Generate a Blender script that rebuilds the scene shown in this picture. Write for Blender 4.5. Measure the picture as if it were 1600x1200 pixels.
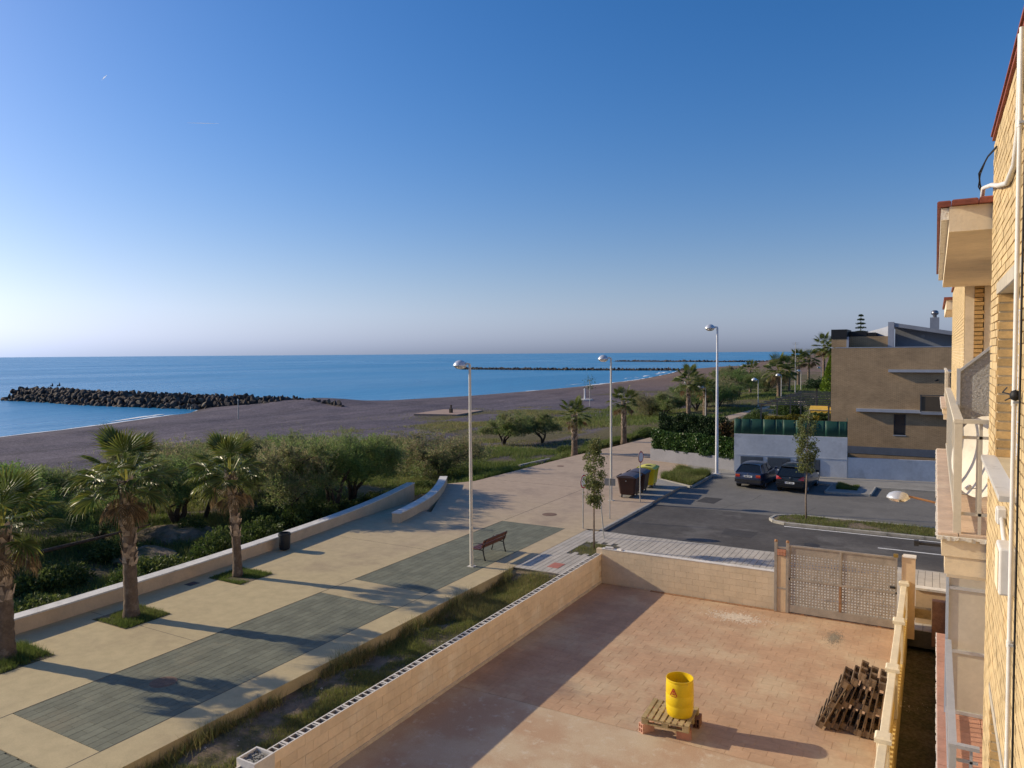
import bpy, bmesh, math, random
import numpy as np
from mathutils import Vector, Matrix, noise as mnoise

for _o in list(bpy.data.objects):
    bpy.data.objects.remove(_o)
SC = bpy.context.scene
COL = SC.collection
R = math.radians
rng = np.random.default_rng(7)
random.seed(7)

# ---------------------------------------------------------------- camera, world, sun, exposure
EYE = Vector((0.0, 0.0, 8.0))
FPX = 1160.0                                   # focal length in pixels of a 1600 px wide picture
PITCH = math.atan(47.5 / FPX)
YAW = math.atan(662.0 / FPX * math.cos(PITCH))
ROLL = R(0.41)
FW = Vector((-math.sin(YAW) * math.cos(PITCH), math.cos(YAW) * math.cos(PITCH), -math.sin(PITCH)))
R0 = Vector((math.cos(YAW), math.sin(YAW), 0))
U0 = R0.cross(FW)
RT = R0 * math.cos(ROLL) - U0 * math.sin(ROLL)
UP = RT.cross(FW)
cam_d = bpy.data.cameras.new('camera')
cam = bpy.data.objects.new('camera', cam_d)
COL.objects.link(cam)
cam.matrix_world = Matrix(((RT.x, UP.x, -FW.x, EYE.x), (RT.y, UP.y, -FW.y, EYE.y), (RT.z, UP.z, -FW.z, EYE.z), (0, 0, 0, 1)))
cam_d.sensor_fit = 'HORIZONTAL'
cam_d.sensor_width = 36.0
cam_d.lens = 36.0 * FPX / 1600.0
cam_d.clip_start = 0.05
cam_d.clip_end = 120000.0
SC.camera = cam

SUN_EL = R(23.5)
SUN_TO = Vector((-0.984 * math.cos(SUN_EL), -0.176 * math.cos(SUN_EL), math.sin(SUN_EL)))   # towards the sun
wd = bpy.data.worlds.new('World')
SC.world = wd
wd.use_nodes = True
wn = wd.node_tree.nodes
wl = wd.node_tree.links
sky_n = wn.new('ShaderNodeTexSky')
sky_n.sky_type = 'NISHITA'
sky_n.sun_disc = False
sky_n.sun_elevation = SUN_EL
sky_n.sun_rotation = math.atan2(SUN_TO.x, SUN_TO.y)
sky_n.altitude = 0.0
sky_n.air_density = 1.0
sky_n.dust_density = 1.0
sky_n.ozone_density = 5.0
bgn = wn['Background']
bgn.inputs['Strength'].default_value = 0.134
# colour of the clear air (saturation) and the even pale haze that thickens towards the horizon all round
hs_n = wn.new('ShaderNodeHueSaturation'); hs_n.inputs['Saturation'].default_value = 1.24
wl.new(sky_n.outputs['Color'], hs_n.inputs['Color'])
bw_n = wn.new('ShaderNodeRGBToBW'); wl.new(hs_n.outputs['Color'], bw_n.inputs['Color'])
tint_n = wn.new('ShaderNodeVectorMath'); tint_n.operation = 'SCALE'; tint_n.inputs[0].default_value = (.865, 1.085, 1.36)
wl.new(bw_n.outputs[0], tint_n.inputs['Scale'])
tc_n = wn.new('ShaderNodeTexCoord'); sx_n = wn.new('ShaderNodeSeparateXYZ'); wl.new(tc_n.outputs['Generated'], sx_n.inputs[0])
mz_n = wn.new('ShaderNodeMath'); mz_n.operation = 'MAXIMUM'; mz_n.inputs[1].default_value = 0.0; wl.new(sx_n.outputs['Z'], mz_n.inputs[0])
ms_n = wn.new('ShaderNodeMath'); ms_n.operation = 'MULTIPLY'; ms_n.inputs[1].default_value = -1 / .113; wl.new(mz_n.outputs[0], ms_n.inputs[0])
ex_n = wn.new('ShaderNodeMath'); ex_n.operation = 'EXPONENT'; wl.new(ms_n.outputs[0], ex_n.inputs[0])
mix_n = wn.new('ShaderNodeMix'); mix_n.data_type = 'RGBA'
wl.new(ex_n.outputs[0], mix_n.inputs[0]); wl.new(hs_n.outputs['Color'], mix_n.inputs[6]); wl.new(tint_n.outputs[0], mix_n.inputs[7])
wb_n = wn.new('ShaderNodeVectorMath'); wb_n.operation = 'MULTIPLY'; wb_n.inputs[1].default_value = (1.02, .95, 1.03)   # white balance
wl.new(mix_n.outputs[2], wb_n.inputs[0]); wl.new(wb_n.outputs[0], bgn.inputs['Color'])

sun_d = bpy.data.lights.new('sun', 'SUN')
sun_d.energy = 4.9
sun_d.angle = R(0.55)
sun_d.color = (1.0, 0.85, 0.61)
sun = bpy.data.objects.new('sun', sun_d)
COL.objects.link(sun)
sun.location = (-30, -10, 40)
sun.rotation_euler = SUN_TO.to_track_quat('Z', 'Y').to_euler()

SC.view_settings.view_transform = 'Standard'
SC.view_settings.look = 'None'
SC.view_settings.exposure = 0.0
SC.view_settings.gamma = 1.0
SC.view_settings.use_curve_mapping = False
SC.render.engine = 'CYCLES'
SC.cycles.max_bounces = 6
SC.cycles.transparent_max_bounces = 12

# ---------------------------------------------------------------- helpers
def tag(o, label=None, cat=None, group=None, kind=None):
    if label: o['label'] = label
    if cat: o['category'] = cat
    if group: o['group'] = group
    if kind: o['kind'] = kind
    return o

def empty(name, loc=(0, 0, 0), rz=0.0, label=None, cat=None, group=None):
    o = bpy.data.objects.new(name, None)
    COL.objects.link(o)
    o.location = loc
    o.rotation_euler = (0, 0, rz)
    o.empty_display_size = 0.2
    return tag(o, label, cat, group)

def link_mesh(name, me, mat=None, parent=None):
    if mat is not None and not me.materials:
        for m in (mat if isinstance(mat, (list, tuple)) else [mat]):
            me.materials.append(m)
    o = bpy.data.objects.new(name, me)
    COL.objects.link(o)
    if parent is not None:
        o.parent = parent
    return o

def copy_tree(o, parent=None):
    c = o.copy()
    COL.objects.link(c)
    c.parent = parent
    for ch in o.children:
        copy_tree(ch, c)
    return c

def np_mesh(name, V, F, mat=None, parent=None, attrs=None, smooth=False):
    """V (n,3), F list of arrays with equal column counts or one array"""
    me = bpy.data.meshes.new(name)
    V = np.asarray(V, dtype=np.float32)
    Fs = F if isinstance(F, list) else [F]
    loops = np.concatenate([f.ravel() for f in Fs]).astype(np.int32)
    tot = np.concatenate([np.full(len(f), f.shape[1], np.int32) for f in Fs])
    start = np.concatenate([[0], np.cumsum(tot)[:-1]]).astype(np.int32)
    me.vertices.add(len(V)); me.vertices.foreach_set('co', V.ravel())
    me.loops.add(len(loops)); me.loops.foreach_set('vertex_index', loops)
    me.polygons.add(len(tot)); me.polygons.foreach_set('loop_start', start); me.polygons.foreach_set('loop_total', tot)
    if smooth:
        me.polygons.foreach_set('use_smooth', np.ones(len(tot), bool))
    if attrs:
        for k, a in attrs.items():
            at = me.attributes.new(k, 'FLOAT', 'POINT')
            at.data.foreach_set('value', np.asarray(a, np.float32))
    me.update(calc_edges=True)
    return link_mesh(name, me, mat, parent)

class MB:
    def __init__(self):
        self.v = []; self.f = []; self.m = []; self.mi = 0
    def add(self, vs, fs):
        b = len(self.v)
        self.v.extend([tuple(p) for p in vs])
        for f in fs:
            self.f.append([b + i for i in f]); self.m.append(self.mi)
        return self
    def box(self, x0, x1, y0, y1, z0, z1, M=None):
        vs = [(x0, y0, z0), (x1, y0, z0), (x1, y1, z0), (x0, y1, z0), (x0, y0, z1), (x1, y0, z1), (x1, y1, z1), (x0, y1, z1)]
        if M is not None:
            vs = [M @ Vector(p) for p in vs]
        return self.add(vs, [(3, 2, 1, 0), (4, 5, 6, 7), (0, 1, 5, 4), (1, 2, 6, 5), (2, 3, 7, 6), (3, 0, 4, 7)])
    def cbox(self, x0, x1, y0, y1, z0, z1, c=0.01, M=None):
        """box with chamfered top edge"""
        vs = [(x0, y0, z0), (x1, y0, z0), (x1, y1, z0), (x0, y1, z0),
              (x0, y0, z1 - c), (x1, y0, z1 - c), (x1, y1, z1 - c), (x0, y1, z1 - c),
              (x0 + c, y0 + c, z1), (x1 - c, y0 + c, z1), (x1 - c, y1 - c, z1), (x0 + c, y1 - c, z1)]
        if M is not None:
            vs = [M @ Vector(p) for p in vs]
        return self.add(vs, [(3, 2, 1, 0), (0, 1, 5, 4), (1, 2, 6, 5), (2, 3, 7, 6), (3, 0, 4, 7),
                             (4, 5, 9, 8), (5, 6, 10, 9), (6, 7, 11, 10), (7, 4, 8, 11), (8, 9, 10, 11)])
    def prism(self, poly, z0, z1):
        n = len(poly)
        vs = [(x, y, z0) for x, y in poly] + [(x, y, z1) for x, y in poly]
        fs = [tuple(range(n - 1, -1, -1)), tuple(range(n, 2 * n))] + [(i, (i + 1) % n, n + (i + 1) % n, n + i) for i in range(n)]
        return self.add(vs, fs)
    def tube(self, pts, rad, n=8, caps=True):
        pts = [Vector(p) for p in pts]
        if not isinstance(rad, (list, tuple)): rad = [rad] * len(pts)
        vs = []; prev = None
        for i, p in enumerate(pts):
            t = (pts[min(i + 1, len(pts) - 1)] - pts[max(i - 1, 0)]).normalized()
            if prev is None:
                a = Vector((0, 0, 1)) if abs(t.z) < .9 else Vector((1, 0, 0))
                u = t.cross(a).normalized()
            else:
                u = (prev - t * prev.dot(t)).normalized()
            prev = u
            w = t.cross(u)
            for k in range(n):
                a = 2 * math.pi * k / n
                vs.append(p + (u * math.cos(a) + w * math.sin(a)) * rad[i])
        fs = []
        for i in range(len(pts) - 1):
            for k in range(n):
                fs.append((i * n + k, i * n + (k + 1) % n, (i + 1) * n + (k + 1) % n, (i + 1) * n + k))
        if caps:
            fs.append(tuple(range(n - 1, -1, -1)))
            fs.append(tuple((len(pts) - 1) * n + k for k in range(n)))
        return self.add(vs, fs)
    def lathe(self, prof, n=24, c=(0, 0, 0), M=None, close=False):
        vs = []
        for r, z in prof:
            for k in range(n):
                a = 2 * math.pi * k / n
                p = Vector((c[0] + r * math.cos(a), c[1] + r * math.sin(a), c[2] + z))
                vs.append(M @ p if M is not None else p)
        fs = []
        for i in range(len(prof) - 1):
            for k in range(n):
                fs.append((i * n + k, i * n + (k + 1) % n, (i + 1) * n + (k + 1) % n, (i + 1) * n + k))
        if close:
            fs.append(tuple(range(n - 1, -1, -1))); fs.append(tuple((len(prof) - 1) * n + k for k in range(n)))
        return self.add(vs, fs)
    def mesh(self, name, smooth=False):
        me = bpy.data.meshes.new(name)
        me.from_pydata(self.v, [], self.f)
        if smooth:
            me.polygons.foreach_set('use_smooth', [True] * len(me.polygons))
        if any(self.m):
            me.polygons.foreach_set('material_index', self.m)
        me.update()
        return me
    def build(self, name, mat, parent=None, smooth=False, bevel=0, sharp=None):
        me = self.mesh(name, smooth)
        o = link_mesh(name, me, mat, parent)
        if sharp:
            me.set_sharp_from_angle(angle=R(sharp))
        if bevel:
            b = o.modifiers.new('bevel', 'BEVEL'); b.width = bevel; b.segments = 2; b.limit_method = 'ANGLE'; b.angle_limit = R(40)
        return o

def box_obj(name, mat, parent, x0, x1, y0, y1, z0, z1, bevel=0):
    return MB().box(x0, x1, y0, y1, z0, z1).build(name, mat, parent, bevel=bevel)

def vnoise(x, y, s, seed=0):
    """smooth value noise in 0..1 for arrays"""
    x = np.asarray(x, float) / s; y = np.asarray(y, float) / s
    xi = np.floor(x).astype(np.int64); yi = np.floor(y).astype(np.int64)
    fx = x - xi; fy = y - yi
    fx = fx * fx * (3 - 2 * fx); fy = fy * fy * (3 - 2 * fy)
    def h(a, b):
        n = (a * 374761393 + b * 668265263 + seed * 982451653) & 0x7fffffff
        n = (n ^ (n >> 13)) * 1274126177 & 0x7fffffff
        return ((n ^ (n >> 16)) & 0xffff) / 65535.0
    return (h(xi, yi) * (1 - fx) + h(xi + 1, yi) * fx) * (1 - fy) + (h(xi, yi + 1) * (1 - fx) + h(xi + 1, yi + 1) * fx) * fy

def to_px(p):
    v = Vector(p) - EYE; w = v.dot(FW)
    return (800 + FPX * v.dot(RT) / w, 600 - FPX * v.dot(UP) / w, w)

# ---------------------------------------------------------------- materials
def nt_new(name):
    m = bpy.data.materials.new(name); m.use_nodes = True
    nt = m.node_tree
    b = nt.nodes['Principled BSDF']
    return m, nt, b

def lnk(nt, a, b):
    nt.links.new(a, b)

def nodes_noise(nt, vec, scale, detail=5.0, rough=.6):
    n = nt.nodes.new('ShaderNodeTexNoise'); n.inputs['Scale'].default_value = scale
    n.inputs['Detail'].default_value = detail; n.inputs['Roughness'].default_value = rough
    lnk(nt, vec, n.inputs['Vector'])
    return n.outputs['Fac']

def nramp(nt, fac, lo, hi, a=0.0, b=1.0):
    n = nt.nodes.new('ShaderNodeMapRange'); n.inputs['From Min'].default_value = lo; n.inputs['From Max'].default_value = hi
    n.inputs['To Min'].default_value = a; n.inputs['To Max'].default_value = b
    n.interpolation_type = 'SMOOTHSTEP'
    lnk(nt, fac, n.inputs['Value']); return n.outputs['Result']

def nmix(nt, fac, a, b):
    n = nt.nodes.new('ShaderNodeMix'); n.data_type = 'RGBA'
    for k, val in ((6, a), (7, b)):
        if isinstance(val, tuple): n.inputs[k].default_value = (*val[:3], 1)
        else: lnk(nt, val, n.inputs[k])
    if isinstance(fac, (int, float)): n.inputs[0].default_value = fac
    else: lnk(nt, fac, n.inputs[0])
    return n.outputs[2]

def nmath(nt, op, a, b=0.0):
    n = nt.nodes.new('ShaderNodeMath'); n.operation = op
    for k, val in ((0, a), (1, b)):
        if isinstance(val, (int, float)): n.inputs[k].default_value = val
        else: lnk(nt, val, n.inputs[k])
    return n.outputs[0]

def nbump(nt, b, h, strength, dist=0.02):
    n = nt.nodes.new('ShaderNodeBump'); n.inputs['Strength'].default_value = strength; n.inputs['Distance'].default_value = dist
    lnk(nt, h, n.inputs['Height']); lnk(nt, n.outputs['Normal'], b.inputs['Normal'])

def nscale(nt, col, val):
    n = nt.nodes.new('ShaderNodeVectorMath'); n.operation = 'SCALE'
    lnk(nt, col, n.inputs[0]); lnk(nt, val, n.inputs['Scale']); return n.outputs[0]

MATS = {}
def M(name, col, rough=.8, var=.12, scale=2.0, bump=.15, bscale=60.0, island=0.0, metal=0.0, spec=.35, col2=None, mask=(.5, .68), mscale=.6, coat=0, bdist=.01):
    """painted / mineral surface with grain, blotches and optional second colour in irregular patches"""
    if name in MATS: return MATS[name]
    m, nt, b = nt_new(name)
    pos = nt.nodes.new('ShaderNodeNewGeometry')
    P = pos.outputs['Position']
    n1 = nodes_noise(nt, P, scale, 6, .65)
    n2 = nodes_noise(nt, P, scale * 9, 4, .7)
    lo = tuple(c * (1 - var) for c in col); hi = tuple(min(1, c * (1 + var)) for c in col)
    c = nmix(nt, nramp(nt, n1, .3, .7), lo, hi)
    if col2:
        n3 = nodes_noise(nt, P, mscale, 7, .65)
        c = nmix(nt, nramp(nt, n3, mask[0], mask[1]), c, col2)
    k = nramp(nt, n2, .25, .75, 1 - var * .7, 1 + var * .7)
    if island:
        oi = nt.nodes.new('ShaderNodeObjectInfo')
        s = nmath(nt, 'FRACT', nmath(nt, 'ADD', oi.outputs['Random'], pos.outputs['Random Per Island']))
        k = nmath(nt, 'MULTIPLY', k, nramp(nt, s, 0, 1, 1 - island, 1 + island))
    c = nscale(nt, c, k)
    lnk(nt, c, b.inputs['Base Color'])
    b.inputs['Roughness'].default_value = rough
    b.inputs['Metallic'].default_value = metal
    b.inputs['Specular IOR Level'].default_value = spec
    b.inputs['Coat Weight'].default_value = coat
    if bump:
        nb = nodes_noise(nt, P, bscale, 5, .7)
        nbump(nt, b, nb, bump, bdist)
    MATS[name] = m
    return m

def leaf_mat(name, c1, c2, c3=None, trans=.35, rough=.6):
    """foliage; 'tint' attribute runs from c1 to c2, random per leaf brings c3"""
    if name in MATS: return MATS[name]
    m, nt, b = nt_new(name)
    at = nt.nodes.new('ShaderNodeAttribute'); at.attribute_name = 'tint'
    g = nt.nodes.new('ShaderNodeNewGeometry')
    c = nmix(nt, at.outputs['Fac'], c1, c2)
    if c3: c = nmix(nt, nramp(nt, g.outputs['Random Per Island'], .6, 1.0), c, c3)
    c = nscale(nt, c, nramp(nt, g.outputs['Random Per Island'], 0, 1, .65, 1.35))
    lnk(nt, c, b.inputs['Base Color']); b.inputs['Roughness'].default_value = rough
    b.inputs['Specular IOR Level'].default_value = .3
    tr = nt.nodes.new('ShaderNodeBsdfTranslucent'); lnk(nt, c, tr.inputs['Color'])
    mx = nt.nodes.new('ShaderNodeMixShader'); mx.inputs[0].default_value = trans
    out = nt.nodes['Material Output']
    lnk(nt, b.outputs[0], mx.inputs[1]); lnk(nt, tr.outputs[0], mx.inputs[2]); lnk(nt, mx.outputs[0], out.inputs['Surface'])
    MATS[name] = m
    return m

def glass_mat(name, col=(.02, .025, .03), rough=.06):
    m, nt, b = nt_new(name)
    b.inputs['Base Color'].default_value = (*col, 1); b.inputs['Roughness'].default_value = rough
    b.inputs['Specular IOR Level'].default_value = .6
    return m
# ---------------------------------------------------------------- terrain and water
SEA_Z = -2.0
SHX = np.array([(-3000, -260), (-400, -108), (-60, -99), (20, -100), (48, -101), (57, -103.2), (70, -108), (85, -113.5), (93, -121), (99, -112), (106, -107.5), (117, -103.5),
                (139, -96), (164, -93.4), (199, -91.6), (264, -95.6), (350, -110.7), (400, -122), (424, -125), (480, -126), (514, -117), (740, -146), (903, -170), (1846, -290), (5000, -760), (9000, -1500)], float)
def shore_x(y): return np.interp(y, SHX[:, 0], SHX[:, 1])
def sstep(a, b, x):
    t = np.clip((np.asarray(x, float) - a) / (b - a), 0, 1); return t * t * (3 - 2 * t)
def zg(x, y):
    x = np.asarray(x, float); y = np.asarray(y, float)
    s = x - shore_x(y)
    z = np.interp(s, [-600, -60, -12, 0, 5, 12, 24, 60], [-14, -6, -3.0, -2.0, -1.42, -0.98, -1.1, -0.95])
    z = z + 1.25 * np.exp(-(((x + 97) / 9.0) ** 2 + ((y - 99) / 8.0) ** 2)) * sstep(0, 8, s)
    inland = sstep(-46, -30, x)
    z = z * (1 - inland) + (-0.62) * inland
    dune = (vnoise(x, y, 9, 3) - .5) * .34 + (vnoise(x, y, 3.1, 4) - .5) * .16
    z = z + dune * sstep(6, 16, s) * (1 - sstep(-26.5, -24.8, x))
    far = sstep(62, 80, y) * sstep(-34, -27, x)
    z = z * (1 - far) + (-0.06) * far
    under = sstep(-26.3, -25.2, x) * (1 - sstep(56, 62, y))
    z = z * (1 - under) + (-0.62) * under
    return z

def ground_axes():
    xs = np.concatenate([np.linspace(-1600, -320, 12), np.linspace(-290, -150, 15), np.arange(-146, -124, 2.0), np.arange(-123, -60, 0.9), np.arange(-60, -20, 0.6), np.linspace(-19, 12, 22), np.linspace(30, 400, 8), np.linspace(700, 9000, 7)])
    ys = np.concatenate([np.linspace(-3000, -120, 9), np.linspace(-90, 0, 16), np.arange(2, 130, 0.8), np.arange(131, 300, 3.0), np.arange(304, 620, 8.0), np.linspace(650, 2000, 28), np.linspace(2200, 9000, 12)])
    return xs, ys
gx, gy = ground_axes()
GX, GY = np.meshgrid(gx, gy)
GZ = zg(GX, GY)
nx, ny = len(gx), len(gy)
idx = np.arange(nx * ny).reshape(ny, nx)
GF = np.stack([idx[:-1, :-1].ravel(), idx[:-1, 1:].ravel(), idx[1:, 1:].ravel(), idx[1:, :-1].ravel()], 1)
veg = sstep(-66, -40, GX + (vnoise(GX, GY, 11, 8) - .5) * 34) * (.35 + .65 * sstep(.38, .62, vnoise(GX, GY, 6, 9)))
veg = np.maximum(veg, sstep(-36, -30, GX) * .8)
veg = veg * (1 - .75 * np.exp(-(((GX + 36) / 10) ** 2 + ((GY - 55) / 4.0) ** 2)))

def ground_material():
    m, nt, b = nt_new('shingle_and_turf')
    g = nt.nodes.new('ShaderNodeNewGeometry'); P = g.outputs['Position']
    at = nt.nodes.new('ShaderNodeAttribute'); at.attribute_name = 'veg'
    sep = nt.nodes.new('ShaderNodeSeparateXYZ'); lnk(nt, P, sep.inputs[0])
    n1 = nodes_noise(nt, P, .12, 6, .6); n2 = nodes_noise(nt, P, 2.2, 6, .75); n3 = nodes_noise(nt, P, 14, 3, .7)
    sh = nmix(nt, nramp(nt, n1, .35, .65), (.092, .080, .100), (.130, .110, .128))
    sh = nscale(nt, sh, nramp(nt, n2, .25, .75, .62, 1.4))
    sh = nscale(nt, sh, nramp(nt, n3, .25, .75, .75, 1.28))
    n5 = nodes_noise(nt, P, 5.5, 3, .8); sh = nscale(nt, sh, nramp(nt, n5, .3, .7, .6, 1.45))
    n6 = nodes_noise(nt, P, .7, 5, .8); sh = nscale(nt, sh, nramp(nt, n6, .56, .68, 1.0, .72))
    mpb = nt.nodes.new('ShaderNodeMapping'); lnk(nt, P, mpb.inputs['Vector']); mpb.inputs['Scale'].default_value = (.35, .03, 1); mpb.inputs['Rotation'].default_value = (0, 0, R(6))
    sh = nscale(nt, sh, nramp(nt, nodes_noise(nt, mpb.outputs[0], 1.0, 5, .65), .3, .7, .82, 1.22))
    far = nramp(nt, sep.outputs['Y'], 95, 260)
    sh = nmix(nt, far, sh, nmix(nt, nramp(nt, n2, .3, .7), (.17, .115, .092), (.21, .145, .113)))
    wet = nramp(nt, sep.outputs['Z'], -1.95, -1.55)
    sh = nmix(nt, wet, (.07, .06, .06), sh)
    tf = nmix(nt, nramp(nt, n2, .3, .7), (.075, .075, .030), (.150, .118, .070))
    tf = nscale(nt, tf, nramp(nt, n3, .25, .75, .6, 1.4))
    vn = nmath(nt, 'ADD', at.outputs['Fac'], nmath(nt, 'MULTIPLY', nmath(nt, 'SUBTRACT', n2, .5), 1.1))
    c = nmix(nt, nramp(nt, vn, .3, .75), sh, tf)
    lnk(nt, c, b.inputs['Base Color']); b.inputs['Roughness'].default_value = .95; b.inputs['Specular IOR Level'].default_value = .15
    nb = nodes_noise(nt, P, 9, 6, .8)
    nbump(nt, b, nb, .9, .07)
    return m
ground = np_mesh('ground', np.stack([GX.ravel(), GY.ravel(), GZ.ravel()], 1), GF, ground_material(), None, {'veg': veg.ravel()}, smooth=True)
tag(ground, 'mauve brown shingle beach and rough turf behind the promenade', 'ground', kind='structure')

def water_material():
    m, nt, b = nt_new('sea_water')
    g = nt.nodes.new('ShaderNodeNewGeometry'); P = g.outputs['Position']
    sep = nt.nodes.new('ShaderNodeSeparateXYZ'); lnk(nt, P, sep.inputs[0])
    mp = nt.nodes.new('ShaderNodeMapping'); lnk(nt, P, mp.inputs['Vector'])
    mp.inputs['Scale'].default_value = (.5, .16, 1); mp.inputs['Rotation'].default_value = (0, 0, R(12))
    w1 = nodes_noise(nt, mp.outputs[0], .55, 6, .62)
    w2 = nodes_noise(nt, mp.outputs[0], .035, 3, .5)
    mp2 = nt.nodes.new('ShaderNodeMapping'); lnk(nt, P, mp2.inputs['Vector']); mp2.inputs['Scale'].default_value = (.012, .0035, 1); mp2.inputs['Rotation'].default_value = (0, 0, R(14))
    w3 = nodes_noise(nt, mp2.outputs[0], 1.0, 5, .6)
    lnk(nt, nramp(nt, w3, .35, .65, .26, .34), b.inputs['Roughness'])
    b.inputs['IOR'].default_value = 1.333
    b.inputs['Specular IOR Level'].default_value = .30
    c = nmix(nt, nramp(nt, w2, .35, .65), (.026, .205, .40), (.030, .23, .44))
    lnk(nt, c, b.inputs['Base Color'])
    nbump(nt, b, w1, 1.0, .55)
    return m
wx = np.concatenate([[-60000, -20000, -7000, -3000, -1500, -800, -500], np.arange(-400, -40, 12.0), [-20]])
wy = np.concatenate([[-30000, -8000, -2000, -600, -200], np.arange(-100, 700, 14.0), [800, 1000, 1400, 2000, 3500, 7000, 16000, 40000, 90000]])
WX, WY = np.meshgrid(wx, wy); iw = np.arange(WX.size).reshape(WX.shape)
sea = np_mesh('sea', np.stack([WX.ravel(), WY.ravel(), np.full(WX.size, SEA_Z)], 1),
              np.stack([iw[:-1, :-1].ravel(), iw[:-1, 1:].ravel(), iw[1:, 1:].ravel(), iw[1:, :-1].ravel()], 1), water_material())
tag(sea, 'calm blue sea reaching to the horizon', 'sea', kind='structure')

# low swell ridges and surf near the beach
foam_m = M('sea_foam', (.80, .83, .85), rough=.9, var=.08, scale=3, bump=.4, bscale=12)
def surf_ribbon():
    V = []; F = []
    def ribbon(y0, y1, off, wmax, seed, z=SEA_Z + .03, gap=.45, step=.8):
        ys = np.arange(y0, y1, step)
        n = vnoise(ys, ys * 0 + seed, 7, seed); n2 = vnoise(ys, ys * 0 + seed, 1.7, seed + 1)
        w = np.clip((n - gap) / (1 - gap), 0, 1) * wmax * (.4 + .8 * n2)
        xs = shore_x(ys) + off + (vnoise(ys, ys * 0, 5, seed + 2) - .5) * 1.0
        for i in range(len(ys) - 1):
            if w[i] < .04 or w[i + 1] < .04: continue
            k = len(V)
            V.extend([(xs[i] - w[i], ys[i], z), (xs[i], ys[i], z + .02), (xs[i + 1], ys[i + 1], z + .02), (xs[i + 1] - w[i + 1], ys[i + 1], z)])
            F.append((k, k + 1, k + 2, k + 3))
    ribbon(20, 90, .25, 1.6, 1, gap=.1)
    ribbon(60, 82, -2.4, 2.6, 5, gap=.45)
    ribbon(104, 420, .25, 1.9, 2, gap=.12)
    ribbon(150, 400, -7, 3.2, 3, gap=.62)
    ribbon(280, 400, -4, 4.5, 4, gap=.4, step=1.5)
    ribbon(405, 900, .2, 3.0, 6, gap=.3, step=3)
    return np.array(V), np.array(F)
sv, sf = surf_ribbon()
tag(np_mesh('surf', sv, sf, foam_m), 'thin white surf line along the beach', 'surf', kind='stuff')

# ---------------------------------------------------------------- promenade, pavements, road
def promenade_material():
    m, nt, b = nt_new('promenade_concrete')
    g = nt.nodes.new('ShaderNodeNewGeometry'); P = g.outputs['Position']
    sep = nt.nodes.new('ShaderNodeSeparateXYZ'); lnk(nt, P, sep.inputs[0])
    n1 = nodes_noise(nt, P, .33, 7, .62); n2 = nodes_noise(nt, P, 2.3, 6, .7); n3 = nodes_noise(nt, P, 30, 4, .7)
    mp = nt.nodes.new('ShaderNodeMapping'); lnk(nt, P, mp.inputs['Vector']); mp.inputs['Scale'].default_value = (2.2, .25, 1)
    n4 = nodes_noise(nt, mp.outputs[0], .9, 6, .7)
    k = nramp(nt, nmath(nt, 'ADD', sep.outputs['Y'], nmath(nt, 'MULTIPLY', nmath(nt, 'SUBTRACT', n1, .5), 14)), 16, 40)
    c = nmix(nt, k, (.485, .390, .222), (.425, .322, .235))
    c = nmix(nt, nramp(nt, n1, .5, .72), c, nmix(nt, k, (.40, .315, .185), (.335, .255, .19)))
    c = nmix(nt, nramp(nt, n4, .6, .74, 0, .5), c, (.30, .245, .17))
    c = nscale(nt, c, nmath(nt, 'MULTIPLY', nramp(nt, n2, .25, .75, .90, 1.10), nramp(nt, n3, .25, .75, .93, 1.07)))
    lnk(nt, c, b.inputs['Base Color']); b.inputs['Roughness'].default_value = .85; b.inputs['Specular IOR Level'].default_value = .3
    nbump(nt, b, nodes_noise(nt, P, 70, 5, .7), .12, .01)
    return m
beige = M('beige_concrete', (.485, .390, .215), rough=.85, var=.10, scale=.9, bump=.12, bscale=70, col2=(.39, .31, .175), mask=(.52, .75), mscale=.35)
beige_far = M('rosy_concrete', (.42, .315, .225), rough=.85, var=.10, scale=.9, bump=.12, bscale=70, col2=(.33, .25, .185), mask=(.5, .72), mscale=.5)
grey_paver = M('grey_green_paver', (.158, .162, .115), rough=.8, var=.14, scale=1.6, bump=.25, bscale=45, island=.10, col2=(.19, .175, .115), mask=(.55, .75), mscale=.5)
white_paver = M('pale_grey_paver', (.44, .40, .345), rough=.8, var=.10, scale=1.2, bump=.15, bscale=60, island=.06)
joint_m = M('joint_mortar', (.085, .08, .068), rough=.95, var=.2, bump=.1)
kerb_m = M('kerb_stone', (.36, .34, .30), rough=.85, var=.14, scale=3, bump=.25, bscale=50, col2=(.22, .21, .19), mask=(.55, .7), mscale=1.5)
conc_m = M('grey_concrete', (.275, .26, .235), rough=.85, var=.12, scale=.8, bump=.15, bscale=50, col2=(.21, .20, .18), mask=(.5, .7), mscale=.5)
asph_m = M('asphalt', (.083, .076, .071), rough=.9, var=.22, scale=.5, bump=.5, bscale=160, col2=(.125, .117, .11), mask=(.52, .66), mscale=.4)
park_m = M('old_asphalt', (.165, .155, .140), rough=.9, var=.14, scale=.6, bump=.35, bscale=110, col2=(.125, .118, .108), mask=(.5, .68), mscale=.3)
paint_m = M('road_paint', (.70, .70, .68), rough=.7, var=.15, scale=6, bump=.1, col2=(.35, .34, .33), mask=(.58, .68), mscale=5)

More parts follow.
